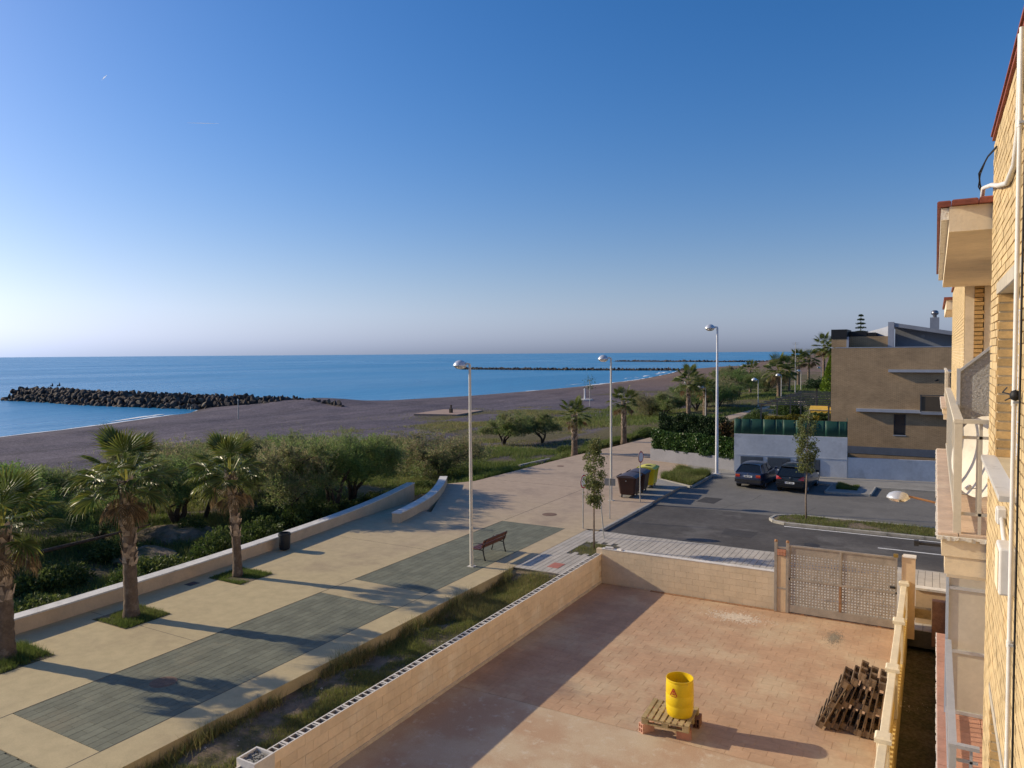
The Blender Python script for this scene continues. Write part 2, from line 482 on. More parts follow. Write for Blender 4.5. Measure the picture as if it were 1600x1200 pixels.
W1 = [(-22.95, -6), (-22.95, 4), (-22.95, 11), (-23.05, 14.5), (-23.25, 18), (-23.65, 22), (-24.3, 26.5), (-25.2, 30.5), (-26.5, 34.8)]
W2 = [(-22.0, 27.75), (-22.55, 30), (-23.4, 32.5), (-24.6, 35), (-26.1, 37.6)]
EDGE = [(-26.1, 37.6), (-25.1, 39.2), (-24.85, 43.5), (-24.4, 52.6), (-23.7, 60), (-23.3, 67), (-23.0, 80), (-22.6, 95), (-21.6, 110), (-19.8, 130), (-17, 150)]
pr = MB()
# paved sheet seaward of the grey bands (follows the low wall), then the wide beige area beyond
left = [(x - .1, y) for x, y in W1[:7]]
pr.prism([(-17.9, -6), (-17.9, 30.4), (-23.0, 30.4), (-23.9, 27.0)] + left[::-1], -.5, 0)
pr.prism([(-14.6, -6), (-13.65, -6), (-13.65, 30.8), (-14.6, 30.8)], -.5, 0)
BANDS = [(-6, -2.0), (7.7, 8.63), (18.28, 19.92)]
for y0, y1 in BANDS:
    pr.box(-17.9, -14.6, y0, y1, -.5, 0)
prom_m = promenade_material()
promenade = pr.build('promenade', prom_m)
tag(promenade, 'beige concrete seafront promenade with grey paved panels', 'promenade', kind='structure')
pf = MB()
pf.prism([(-17.9, 30.4), (-14.6, 30.4), (-14.6, 30.8), (-13.1, 30.8), (-13.1, 43.0), (-15.2, 45.2), (-14.8, 49.5), (-15.2, 52.2), (-18.4, 53.0), (-18.6, 60), (-18.4, 80), (-18.0, 95), (-17.0, 110), (-15.2, 130), (-12.5, 150)]
         + EDGE[::-1] + [(-22.1, 30.4)], -.5, -.002)
plaza = pf.build('promenade_plaza', prom_m, promenade)
# ramp between the two seat walls, going down to the beach
rp = MB()
rp.add([(-22.9, 30.4, -.006), (-23.9, 27.0, -.006), (-24.4, 26.6, -.006), (-25.2, 30.3, -.2), (-26.6, 34.7, -.6), (-26.2, 37.4, -.6), (-24.6, 34.9, -.3), (-23.3, 32.3, -.1)], [(0, 7, 3, 2, 1), (7, 6, 5, 4, 3)])
rp.build('beach_ramp', prom_m, promenade)
# drain channels and expansion joints
dm = M('dark_steel_grate', (.06, .055, .05), rough=.6, var=.2, metal=.3)
ln = MB(); ln.box(-24.2, -18.6, 54.0, 54.22, -.002, .006); ln.build('drain_channel', dm, promenade)
jn = MB()
for y in (3.2, 13.4, 24.4):
    jn.box(-22.9, -17.92, y - .006, y + .006, -.002, .0025)
jn.box(-17.92, -17.9, -6, 30.4, -.002, .003); jn.box(-14.6, -14.585, -6, 30.4, -.002, .003)
for y in (40.2,): jn.box(-24.0, -13.3, y - .008, y + .008, -.004, .001)
jn.box(-17.908, -17.892, 30.6, 46, -.004, .0014)
jn.build('expansion_joint', joint_m, promenade)

def lay_pieces(name, parent, mat, rects, size, gap, z0, z1, limit=300, skip=None, ax='y', chamfer=.006, jitter=.0015, bond=.5):
    """running bond pieces inside rects; nearest ones as objects, the rest as one part"""
    LX, LY = size
    items = []
    for (x0, x1, y0, y1) in rects:
        if ax == 'y':
            nc = max(1, round((x1 - x0) / LX)); lx = (x1 - x0) / nc
            for i in range(nc):
                off = (i % 2) * LY * bond
                y = y0 - off
                while y < y1 - .02:
                    a, c = max(y, y0), min(y + LY, y1)
                    if c - a > .06: items.append((x0 + i * lx, x0 + (i + 1) * lx, a, c))
                    y += LY
        else:
            nc = max(1, round((y1 - y0) / LY)); ly = (y1 - y0) / nc
            for i in range(nc):
                off = (i % 2) * LX * bond
                x = x0 - off
                while x < x1 - .02:
                    a, c = max(x, x0), min(x + LX, x1)
                    if c - a > .06: items.append((a, c, y0 + i * ly, y0 + (i + 1) * ly))
                    x += LX
    if skip: items = [t for t in items if not skip(*t)]
    def score(t):
        cx, cy = (t[0] + t[1]) / 2, (t[2] + t[3]) / 2
        px, py, w = to_px((cx, cy, z1))
        if w < .5 or px < -20 or px > 1620 or py < -20 or py > 1225: return -w if w > 0 else -1e4
        return 1e4 / (w * w) + 10 * (t[1] - t[0]) * (t[3] - t[2])
    items.sort(key=score, reverse=True)
    cache = {}
    rest = MB()
    for k, (x0, x1, y0, y1) in enumerate(items):
        sx, sy = (x1 - x0 - gap) / 2, (y1 - y0 - gap) / 2
        dz = random.uniform(-jitter, jitter)
        if k < limit:
            key = (round(sx, 3), round(sy, 3))
            if key not in cache:
                me = MB().cbox(-sx, sx, -sy, sy, z0 - z1, 0, chamfer).mesh(name); me.materials.append(mat); cache[key] = me
            o = link_mesh(name, cache[key], None, parent)
            o.location = ((x0 + x1) / 2, (y0 + y1) / 2, z1 + dz)
        else:
            rest.cbox(x0 + gap / 2, x1 - gap / 2, y0 + gap / 2, y1 - gap / 2, z0, z1 + dz, chamfer)
    if rest.v:
        o = rest.build(name + '_field', mat, parent); o['kind'] = 'stuff'

bed = MB()
bed.box(-17.9, -14.6, -2.0, 7.7, -.5, -.018); bed.box(-17.9, -14.6, 8.63, 18.28, -.5, -.018); bed.box(-17.9, -14.6, 19.92, 30.4, -.5, -.018)
bed.build('paver_bed', M('paver_joint', (.105, .105, .08), rough=.95, var=.2, bump=.1), promenade)
lay_pieces('paver', promenade, grey_paver, [(-17.885, -14.605, 3.0, 7.69), (-17.885, -14.605, 8.64, 18.27), (-17.885, -14.605, 19.93, 30.39)], (.235, .62), .006, -.018, .001, limit=300, chamfer=.003)

# street pavement between the yard and the road
sw = MB(); sw.prism([(-13.65, 23.95), (9, 23.95), (9, 30.62), (-13.65, 30.62)], -.5, -.02)
pavement = sw.build('pavement', joint_m)
tag(pavement, 'pale grey paved street pavement in front of the yard', 'pavement', kind='structure')
def pit_skip(x0, x1, y0, y1):
    cx, cy = (x0 + x1) / 2, (y0 + y1) / 2
    if -12.75 < cx < -11.25 and 26.7 < cy < 28.7: return True
    return False
red_tiles = M('red_tactile_tile', (.42, .16, .12), rough=.8, var=.12)
lay_pieces('paving_slab', pavement, white_paver, [(-13.64, 8.98, 23.97, 30.6)], (.225, .663), .012, -.02, 0, limit=300, skip=lambda a, b, c, d: pit_skip(a, b, c, d) or (a > -10.15 and (c + d) / 2 < 24.2 and b < -.4))
MB().box(-12.55, -12.1, 24.55, 25.2, -.01, .006).build('red_slab', red_tiles, pavement)

# road and parking
road = MB().prism([(-13.05, 30.75), (60, 30.75), (60, 38.05), (-13.05, 38.05)], -.5, -.12).build('road', asph_m)
tag(road, 'dark asphalt street running past the gate', 'road', kind='structure')
parking = MB().prism([(-13.05, 38.05), (60, 38.05), (60, 49.0), (-12.5, 48.4), (-12.6, 43.4), (-13.05, 43.0)], -.5, -.116).build('parking_area', park_m)
tag(parking, 'worn grey parking area below the white wall', 'parking area', kind='structure')
mk = MB()
mk.box(-6.0, 40, 35.95, 36.05, -.12, -.114)
for k in range(6): mk.box(-1.95 + k * 6.4, .5 + k * 6.4, 33.75, 33.86, -.12, -.114)
mk.build('road_marking', paint_m, road)
patch_m = M('tar_patch', (.058, .054, .052), rough=.85, var=.15, scale=2, bump=.4, bscale=150)
MB().prism([(-8.2, 33.1), (-6.9, 33.0), (-6.8, 34.2), (-8.3, 34.3)], -.12, -.1165).build('tar_patch', patch_m, road)
MB().prism([(1.2, 31.6), (3.9, 31.5), (3.9, 32.3), (1.1, 32.4)], -.12, -.1165).build('tar_patch', patch_m, road)
MB().prism([(-11.2, 39.8), (-10.2, 39.6), (-10.1, 41.2), (-11.1, 41.3)], -.12, -.1125).build('tar_patch', patch_m, parking)
MB().box(-9.6, -9.0, 30.98, 31.3, -.12, -.114).build('drain_grate', dm, road)
MB().lathe([(.001, -.1135), (.32, -.1135), (.33, -.118)], 24, (-4.4, 33.0, 0)).build('manhole', dm, road)
crack = MB()
for pts in ([(-9.6, 38.3), (-9.2, 40.1), (-8.6, 41.6), (-8.5, 43.4)], [(-6.2, 38.6), (-5.6, 39.6), (-5.3, 41)]):
    for (a, b_) in zip(pts, pts[1:]):
        crack.add([(a[0], a[1], -.1145), (a[0] + .035, a[1], -.1145), (b_[0] + .035, b_[1], -.1145), (b_[0], b_[1], -.1145)], [(0, 1, 2, 3)])
crack.build('crack', joint_m, parking)

# kerbs as single stones
def kerb_line(name, label, pts, w=.14, z0=-.4, z1=.004, seg=.9, mat=kerb_m, parent=None):
    root = parent or tag(empty(name, (pts[0][0], pts[0][1], -.12)), label, 'kerb')
    L = [(Vector(a), Vector(b)) for a, b in zip(pts, pts[1:])]
    for a, b in L:
        n = max(1, round((b - a).length / seg)); d = (b - a) / n; u = d.normalized(); nn = Vector((-u.y, u.x))
        for i in range(n):
            p = a + d * i + u * .006; q = a + d * (i + 1) - u * .006
            zz = z1 + random.uniform(-.004, .004)
            mb = MB(); c = .018
            q4 = [p - nn * w / 2, q - nn * w / 2, q + nn * w / 2, p + nn * w / 2]
            q4b = [p - nn * (w / 2 - c), q - nn * (w / 2 - c), q + nn * (w / 2 - c), p + nn * (w / 2 - c)]
            vs = [(v.x, v.y, z0) for v in q4] + [(v.x, v.y, zz - c) for v in q4] + [(v.x, v.y, zz) for v in q4b]
            mb.add(vs, [(3, 2, 1, 0), (0, 1, 5, 4), (1, 2, 6, 5), (2, 3, 7, 6), (3, 0, 4, 7), (4, 5, 9, 8), (5, 6, 10, 9), (6, 7, 11, 10), (7, 4, 8, 11), (8, 9, 10, 11)])
            o = mb.build('kerb_stone', mat)
            o.parent = root
            o.matrix_parent_inverse = Matrix.Translation(root.location).inverted()
    return root
kerb_line('kerb', 'grey kerb where the promenade drops to the road', [(-13.08, 30.9), (-13.08, 37.9)], w=.16)
kerb_line('kerb', 'grey kerb between slab pavement and dark road', [(-13.0, 30.68), (4, 30.68)], w=.13, z1=-.012)
ISL = [(-6.0, 36.3), (-6.55, 36.55), (-6.8, 37.05), (-6.7, 37.7), (-6.2, 38.2), (-5.6, 38.35), (9, 38.35)]
isl_root = kerb_line('kerb', 'curved kerb around the long traffic island', [(9, 36.3)] + ISL, w=.16, z1=.01, seg=.7)
TRI = [(-15.1, 45.3), (-12.6, 43.6), (-12.55, 48.2), (-14.4, 49.7)]
kerb_line('kerb', 'low kerb around the grassy corner bed beside the bins', [TRI[0], TRI[1], TRI[2]], w=.14, z1=.02, seg=.8)
# far footway with the raised concrete bay
fw = MB()
fw.prism([(-12.55, 48.25), (60, 48.7), (60, 53), (.4, 52.4), (-4.8, 51.1), (-11.6, 50.6), (-15.2, 52.1), (-14.8, 49.5)], -.5, .004)
footway = fw.build('footway', conc_m)
tag(footway, 'pale concrete footway below the white garden wall', 'footway', kind='structure')
MB().prism([(-5.3, 45.6), (-3.1, 45.75), (-3.0, 48.4), (-5.2, 48.3)], -.4, .0).build('raised_bay', conc_m, footway)
MB().prism([(-15.2, 38.6), (-13.12, 38.6), (-13.12, 43.0), (-12.75, 43.4), (-15.15, 45.2)], -.4, .003).build('bin_apron', conc_m, footway)
kerb_line('kerb', 'kerb at the edge of the far footway', [(-12.5, 48.2), (-5.3, 48.24)], w=.13, z1=.006)
kerb_line('kerb', 'kerb around the raised bay beside the dark car', [(-5.3, 48.2), (-5.36, 45.55), (-3.05, 45.7), (-2.95, 48.3)], w=.12, z1=.012, seg=.7)
kerb_line('kerb', 'kerb under the far footway right of the raised bay', [(-2.9, 48.36), (8, 48.5)], w=.12, z1=.012)

# yard
yard_tile = M('terracotta_printed_concrete', (.455, .295, .185), rough=.85, var=.10, scale=1.0, bump=.3, bscale=35, island=.035, col2=(.53, .405, .265), mask=(.44, .68), mscale=.45)
def yard_material():
    m, nt, b = nt_new('dusty_yard_concrete')
    g = nt.nodes.new('ShaderNodeNewGeometry'); P = g.outputs['Position']
    n1 = nodes_noise(nt, P, .42, 7, .6); n2 = nodes_noise(nt, P, 3.5, 7, .7); n3 = nodes_noise(nt, P, 40, 4, .7)
    c = nmix(nt, nramp(nt, n1, .40, .62), (.455, .305, .195), (.54, .435, .30))
    c = nmix(nt, nramp(nt, n2, .52, .72), c, (.58, .50, .38))
    c = nscale(nt, c, nramp(nt, n3, .3, .7, .9, 1.1))
    lnk(nt, c, b.inputs['Base Color']); b.inputs['Roughness'].default_value = .85; b.inputs['Specular IOR Level'].default_value = .3
    nbump(nt, b, nodes_noise(nt, P, 45, 5, .7), .2, .01)
    return m
yard = MB().prism([(-10.0, 2.0), (-.78, 2.0), (-.78, 14.62), (-10.0, 14.62)], -.5, 0).prism([(-10.0, 14.64), (-.78, 14.64), (-.78, 23.72), (-10.0, 23.72)], -.5, -.007).build('yard', yard_material())
tag(yard, 'walled yard of dusty terracotta printed concrete', 'yard', kind='structure')
lay_pieces('floor_tile', yard, yard_tile, [(-9.99, -.79, 14.65, 23.71)], (.46, .302), .004, -.013, 0, limit=300, ax='x', chamfer=.003, jitter=.0006, bond=.37)
dust_m = M('lime_dust', (.62, .52, .40), rough=.95, var=.15, scale=8, bump=.5, bscale=80)
# thin, ragged spills of lime and grit lying on the floor
def spill(name, mat, cx, cy, rx, ry, n, seed, smin, smax, parent):
    r_ = np.random.default_rng(seed); mb = MB()
    for _ in range(n):
        a = r_.uniform(0, 6.283); q = abs(r_.normal(0, .5))
        x = cx + math.cos(a) * q * rx; y = cy + math.sin(a) * q * ry
        s = r_.uniform(smin, smax) * (1.2 - min(q, 1)); k = r_.integers(4, 7); ph = r_.uniform(0, 6)
        pts = [(x + s * r_.uniform(.5, 1.3) * math.cos(ph + 6.283 * i / k), y + s * r_.uniform(.5, 1.3) * math.sin(ph + 6.283 * i / k)) for i in range(k)]
        h = r_.uniform(.002, .007)
        mb.add([(px, py, .0015) for px, py in pts] + [(x, y, .0015 + h)], [(i, (i + 1) % k, k) for i in range(k)])
    o = mb.build(name, mat, parent); o['kind'] = 'stuff'
spill('lime_spill', dust_m, -5.1, 22.55, 1.5, .8, 1100, 5, .008, .055, yard)
spill('lime_spill', dust_m, -1.2, 18.6, 1.0, .5, 380, 6, .008, .05, yard)
spill('gravel_spill', M('grey_grit', (.26, .22, .16), rough=.95, var=.3, scale=30, bump=.6, bscale=90), -2.35, 22.2, .36, .85, 1100, 8, .008, .03, yard)

# soil of the verge, lower than the promenade
soil_m = M('dry_soil', (.20, .15, .10), rough=.95, var=.25, scale=3, bump=.9, bscale=20, bdist=.04, col2=(.09, .085, .035), mask=(.45, .6), mscale=1.2)
vx = np.linspace(-13.68, -10.18, 22); vy = np.linspace(-5, 23.96, 150)
VX, VY = np.meshgrid(vx, vy); iv = np.arange(VX.size).reshape(VX.shape)
VZ = -.30 + (vnoise(VX, VY, 1.1, 21) - .5) * .16 + (vnoise(VX, VY, .35, 22) - .5) * .06 + .28 * sstep(22.6, 23.9, VY)
VZ = VZ - .01
verge = np_mesh('verge', np.stack([VX.ravel(), VY.ravel(), VZ.ravel()], 1), np.stack([iv[:-1, :-1].ravel(), iv[:-1, 1:].ravel(), iv[1:, 1:].ravel(), iv[1:, :-1].ravel()], 1), soil_m, smooth=True)
tag(verge, 'sunken weedy verge between promenade and block wall', 'verge', kind='structure')
def verge_z(x, y):
    return -.31 + (vnoise(x, y, 1.1, 21) - .5) * .16 + (vnoise(x, y, .35, 22) - .5) * .06 + .28 * sstep(22.6, 23.9, y)
island_soil = MB().prism([(9, 36.38), (-6.0, 36.38), (-6.5, 36.65), (-6.7, 37.1), (-6.62, 37.65), (-6.15, 38.12), (-5.6, 38.27), (9, 38.27)], -.4, -.02).build('island_soil', soil_m)
tag(island_soil, 'earth filling of the kerbed traffic island', 'soil', kind='structure')
bed_soil = MB().prism([(-15.05, 45.4), (-12.7, 43.8), (-12.65, 48.15), (-14.4, 49.6)], -.4, .008).build('bed_soil', soil_m)
tag(bed_soil, 'earth of the corner bed beside the bins', 'soil', kind='structure')
bay_soil = MB().prism([(-4.95, 46.5), (-3.9, 46.7), (-3.75, 48.1), (-4.7, 48.1)], -.3, .008).build('bay_soil', soil_m)
tag(bay_soil, 'earth patch in the raised bay', 'soil', kind='structure')
# ---------------------------------------------------------------- walls
cream_wall = M('cream_render', (.62, .46, .29), rough=.85, var=.08, scale=1.2, bump=.2, bscale=60, col2=(.50, .37, .25), mask=(.52, .75), mscale=.7)
white_cap = M('white_wall_cap', (.66, .63, .58), rough=.8, var=.12, scale=3, bump=.2, bscale=50, col2=(.42, .40, .37), mask=(.56, .72), mscale=2.5)
block_m = M('cream_split_block', (.82, .67, .48), rough=.85, var=.07, scale=1.5, bump=.25, bscale=55, island=.05, col2=(.88, .77, .60), mask=(.5, .66), mscale=.8)
mortar_m = M('wall_mortar', (.70, .55, .38), rough=.95, var=.15, bump=.3)
hollow_m = M('raw_block_rim', (.68, .64, .58), rough=.95, var=.12, scale=6, bump=.3)
cell_m = M('block_cell', (.32, .29, .26), rough=.95, var=.2, bump=.3)

def seat_wall(label, pts, top=.5, w=.42, side=-1, sub=6):
    # smooth the polyline
    P = [Vector((x, y)) for x, y in pts]
    out = []
    for i in range(len(P) - 1):
        p0, p1, p2, p3 = P[max(i - 1, 0)], P[i], P[i + 1], P[min(i + 2, len(P) - 1)]
        for k in range(sub):
            t = k / sub
            out.append(.5 * ((2 * p1) + (p2 - p0) * t + (2 * p0 - 5 * p1 + 4 * p2 - p3) * t * t + (3 * p1 - p0 - 3 * p2 + p3) * t ** 3))
    out.append(P[-1])
    root = tag(empty('seat_wall', (pts[0][0], pts[0][1], 0)), label, 'wall')
    def strip(o0, o1, z0, z1, name, mat):
        mb = MB(); n = len(out); vs = []
        for i, p in enumerate(out):
            d = (out[min(i + 1, n - 1)] - out[max(i - 1, 0)]).normalized(); nn = Vector((-d.y, d.x))
            for o, z in ((o0, z0), (o1, z0), (o1, z1), (o0, z1)):
                q = p + nn * o; vs.append((q.x - pts[0][0], q.y - pts[0][1], z))
        fs = []
        for i in range(n - 1):
            a = i * 4; b = a + 4
            for k in range(4): fs.append((a + k, a + (k + 1) % 4, b + (k + 1) % 4, b + k))
        fs += [(3, 2, 1, 0), tuple((n - 1) * 4 + k for k in range(4))]
        mb.add(vs, fs); mb.build(name, mat, root)
    strip(0, w, -.95, top - .05, 'wall_body', cream_wall)
    strip(-.025, w + .025, top - .048, top, 'coping', white_cap)
    return root
seat_wall('long curved beige seat wall with pale coping behind the palms', W1, top=.47)
seat_wall('short curved beige seat wall at the beach ramp', W2, top=.47)

# hollow block wall along the verge
def hollow_block(L, T, Hh):
    """open topped block, two big cells and an end slot"""
    mb = MB(); mb.mi = 0
    x0, x1, y0, y1 = -T / 2, T / 2, -L / 2, L / 2
    t = .028
    cells = [(y0 + t, y0 + L * .42), (y0 + L * .42 + t, y0 + L * .42 + t + L * .33), (y1 - L * .13, y1 - t * .6)]
    mb.add([(x0, y0, 0), (x1, y0, 0), (x1, y1, 0), (x0, y1, 0), (x0, y0, Hh), (x1, y0, Hh), (x1, y1, Hh), (x0, y1, Hh)],
           [(0, 1, 5, 4), (1, 2, 6, 5), (2, 3, 7, 6), (3, 0, 4, 7)])
    mb.mi = 1
    cx0, cx1 = x0 + t, x1 - t
    ys = [y0] + [v for c in cells for v in c] + [y1]
    mb.add([(x0, y0, Hh), (cx0, y0, Hh), (cx0, y1, Hh), (x0, y1, Hh)], [(0, 1, 2, 3)])
    mb.add([(cx1, y0, Hh), (x1, y0, Hh), (x1, y1, Hh), (cx1, y1, Hh)], [(0, 1, 2, 3)])
    for i in range(0, len(ys), 2):
        mb.add([(cx0, ys[i], Hh), (cx1, ys[i], Hh), (cx1, ys[i + 1], Hh), (cx0, ys[i + 1], Hh)], [(0, 1, 2, 3)])
    mb.mi = 2
    for a, c in cells:
        zb = .02
        mb.add([(cx0, a, Hh), (cx1, a, Hh), (cx1, c, Hh), (cx0, c, Hh), (cx0, a, zb), (cx1, a, zb), (cx1, c, zb), (cx0, c, zb)],
               [(4, 5, 6, 7), (1, 0, 4, 5), (2, 1, 5, 6), (3, 2, 6, 7), (0, 3, 7, 4)])
    return mb
def block_wall():
    root = tag(empty('block_wall', (-10.1, 14, 0)), 'long cream concrete block wall with open hollow top course', 'wall')
    L, Hh, T, g = .40, .205, .20, .007
    me_body = MB().box(-T / 2, T / 2, -(L - g) / 2, (L - g) / 2, g / 2, Hh - g / 2).mesh('block'); me_body.materials.append(block_m)
    hb = hollow_block(L - g * .6, T, Hh - g / 2); me_top = hb.mesh('hollow_block')
    for m in (block_m, hollow_m, cell_m): me_top.materials.append(m)
    core = MB()
    y0, y1 = 2.0, 23.74
    n = 0
    rest = MB()
    for c in range(5):
        y = y1 - (c % 2) * L / 2
        while y - L > y0:
            cy = y - L / 2
            if not (8.35 < cy < 8.95):
                top = (c == 4)
                if n < 300:
                    o = link_mesh('hollow_block' if top else 'block', me_top if top else me_body, None, root)
                    o.location = (0 + random.uniform(-.002, .002), cy - 14, c * Hh)
                    n += 1
                else:
                    rest.box(-T / 2, T / 2, cy - 14 - (L - g) / 2, cy - 14 + (L - g) / 2, c * Hh + g / 2, (c + 1) * Hh - g / 2)
            y -= L
    if rest.v: tag(rest.build('block_field', block_m, root), kind='stuff')
    core.box(-.088, .088, y0 - 14, y1 - 14, -.6, 4 * Hh + .003)
    core.build('mortar_core', mortar_m, root)
    MB().box(.09, .125, y0 - 14, y1 - 14, .0, .085).build('base_fillet', M('base_mortar', (.60, .52, .42), rough=.95, var=.15, scale=3, bump=.4, bscale=30), root)
    MB().box(-.107, .092, y0 - 14, y1 - 14, -.6, -.01).build('footing', mortar_m, root)
    return root
block_wall()
# pier filled with rubble
pier = tag(empty('wall_pier', (-10.06, 8.65, 0)), 'square white pier with rubble filled top in the block wall', 'pier')
pm = M('white_pier_paint', (.68, .64, .58), rough=.85, var=.08, bump=.2)
pb = MB(); w = .22
pb.mi = 0
pb.box(-w, w, -w, -w + .035, -.5, 1.13); pb.box(-w, w, w - .035, w, -.5, 1.13); pb.box(-w, -w + .035, -w + .035, w - .035, -.5, 1.13); pb.box(w - .035, w, -w + .035, w - .035, -.5, 1.13)
pb.build('shell', pm, pier)
rb = MB()
for _ in range(90):
    x, y = random.uniform(-.17, .17), random.uniform(-.17, .17); s = random.uniform(.012, .03)
    rb.box(x - s, x + s, y - s, y + s, 1.03, 1.05 + random.uniform(0, .05), Matrix.Translation((x, y, 0)) @ Matrix.Rotation(random.uniform(0, 3), 4, 'Z') @ Matrix.Translation((-x, -y, 0)))
rb.box(-.185, .185, -.185, .185, .6, 1.04)
tag(rb.build('rubble_fill', M('pier_rubble', (.27, .26, .23), rough=.95, var=.4, scale=20, bump=.6), pier), kind='stuff')

# front wall of the yard
def front_wall():
    root = tag(empty('front_wall', (-7, 23.84, 0)), 'low cream front wall of the yard beside the gate', 'wall')
    L, Hh, g = .40, .197, .006
    fm = M('cream_block_painted', (.64, .52, .36), rough=.85, var=.07, scale=1.5, bump=.2, bscale=55, island=.03)
    me = MB().box(-(L - g) / 2, (L - g) / 2, -.09, .09, g / 2, Hh - g / 2).mesh('block'); me.materials.append(fm)
    half = MB().box(-(L / 2 - g) / 2, (L / 2 - g) / 2, -.09, .09, g / 2, Hh - g / 2).mesh('half_block'); half.materials.append(fm)
    x0, x1 = -10.0, -4.2
    for c in range(6):
        x = x0 + (c % 2) * L / 2
        if c % 2:
            o = link_mesh('half_block', half, None, root); o.location = (x0 + L / 4 + 7, 0, c * Hh)
        while x + L <= x1 + .001:
            o = link_mesh('block', me, None, root); o.location = (x + L / 2 + 7, random.uniform(-.001, .001), c * Hh)
            x += L
        if x1 - x > .1:
            o = link_mesh('half_block', half, None, root); o.location = (x + L / 4 + 7, 0, c * Hh)
    MB().box(-3.2, 2.98 - .2, -.083, .083, -.4, 6 * Hh - .002).build('mortar_core', mortar_m, root)
    MB().box(-3.0, 2.79, -.1, .1, 6 * Hh, 6 * Hh + .022).build('coping', white_cap, root)
    return root
front_wall()
brk_m = M('hollow_clay_brick', (.50, .24, .15), rough=.9, var=.12, bump=.3, scale=4)
for k, (x, y, rz, lab) in enumerate([(-9.75, 23.84, .2, 'pale broken block lying on the wall corner'), (-9.35, 23.85, -.3, 'small pale rubble piece lying on the front wall')]):
    o = MB().cbox(-.14 + k * .05, .14 - k * .05, -.07, .06, 0, .06 - k * .02, .012).build('rubble_piece', hollow_m)
    o.location = (x, y, 1.205); o.rotation_euler = (0, 0, rz); tag(o, lab, 'rubble')

# ---------------------------------------------------------------- gate
steel = M('weathered_galvanised_steel', (.36, .32, .27), rough=.55, var=.15, scale=3, bump=.1, metal=.25, col2=(.30, .22, .15), mask=(.58, .75), mscale=1.5)
rust = M('rusty_steel', (.30, .16, .08), rough=.85, var=.3, scale=6, bump=.3)
gate = tag(empty('sliding_gate', (-2.4, 23.66, 0)), 'perforated grey metal sliding gate closing the yard', 'gate')
def perforated(x0, x1, z0, z1, pitch, hole, solid_top):
    nxh = int((x1 - x0) / pitch); nzh = int((z1 - z0 - solid_top) / pitch)
    px = (x1 - x0) / nxh; pz = (z1 - z0 - solid_top) / max(nzh, 1)
    mb = MB(); t = .004
    for i in range(nxh):
        for j in range(nzh):
            ax, bx = x0 + i * px, x0 + (i + 1) * px; az, bz = z0 + j * pz, z0 + (j + 1) * pz
            hx0, hx1 = (ax + bx) / 2 - hole / 2, (ax + bx) / 2 + hole / 2; hz0, hz1 = (az + bz) / 2 - hole / 2, (az + bz) / 2 + hole / 2
            O = [(ax, az), (bx, az), (bx, bz), (ax, bz)]; I = [(hx0, hz0), (hx1, hz0), (hx1, hz1), (hx0, hz1)]
            vs = [(x, -t, z) for x, z in O] + [(x, -t, z) for x, z in I] + [(x, t, z) for x, z in O] + [(x, t, z) for x, z in I]
            fs = []
            for k in range(4):
                k2 = (k + 1) % 4
                fs += [(k, k2, 4 + k2, 4 + k), (8 + k2, 8 + k, 12 + k, 12 + k2), (4 + k, 4 + k2, 12 + k2, 12 + k)]
            mb.add(vs, fs)
    if solid_top > .01: mb.box(x0, x1, -t, t, z1 - solid_top, z1)
    return mb
for (a, c) in ((-1.36, .02), (.08, 1.5)):
    perforated(a, c, .27, 1.04, .082, .044, .0).build('perforated_panel', steel, gate)
    perforated(a, c, 1.10, 2.06, .082, .036, .22).build('perforated_panel', steel, gate)
for (x0, x1, z0, z1, nm, mt) in [(-1.4, 1.54, 2.06, 2.11, 'top_rail', steel), (-1.4, 1.54, 1.04, 1.10, 'middle_rail', steel), (-1.4, 1.54, .05, .27, 'bottom_rail', steel),
                                 (-1.4, -1.36, .27, 2.06, 'stile', steel), (1.5, 1.54, .27, 2.06, 'stile', steel), (.02, .08, 1.1, 2.06, 'mullion', steel), (.02, .08, .27, 1.04, 'mullion', rust)]:
    MB().box(x0, x1, -.03, .03, z0, z1).build(nm, mt, gate)
for x in (-1.0, 1.1):
    MB().lathe([(.0, -.02), (.05, -.02), (.05, .02), (.0, .02)], 14, (0, 0, 0), Matrix.Translation((x, 0, .045)) @ Matrix.Rotation(R(90), 4, 'X')).build('roller', rust, gate)
MB().box(1.36, 1.5, -.06, -.031, 1.2, 1.26).build('latch', M('black_iron', (.03, .03, .03), rough=.5, var=.2), gate)
MB().box(1.44, 1.56, -.05, .05, 2.11, 2.2).build('lock_box', M('brass_lock', (.30, .21, .06), rough=.5, var=.2, metal=.5), gate)
gp = tag(empty('gate_guide_posts', (-4.05, 23.66, 0)), 'pair of steel guide posts with clay brick wedged on top', 'gate post')
for x in (-.13, .21):
    po = MB().box(x - .04, x + .04, -.04, .04, -.2, 2.17).build('post', steel, gp)
    MB().lathe([(.0, 2.24), (.03, 2.235), (.048, 2.2), (.05, 2.17)], 12, (x, 0, 0)).build('post_cap', rust, po, smooth=True)
MB().box(-.09, .17, -.03, .03, 1.98, 2.03).build('cross_bar', steel, gp)
MB().box(-.09, .17, -.03, .03, .72, .77).build('cross_bar', steel, gp)
cb = MB()
for i in range(3):
    for j in range(2):
        cb.box(-.08 + i * .083, -.08 + i * .083 + .07, -.06, .06, 1.77 + j * .09, 1.77 + j * .09 + .075)
cb.box(-.082, .166, -.05, .05, 1.765, 1.945); cb.build('clay_brick', brk_m, gp)
MB().box(-.085, .165, -.02, .05, -.1, 1.74).build('masonry_infill', cream_wall, gp)
gpost = tag(empty('gate_pillar', (-.58, 23.8, 0)), 'square cream pillar at the hinge end of the gate', 'pillar')
MB().box(-.17, .17, -.13, .17, -.2, 2.12).build('shaft', cream_wall, gpost)
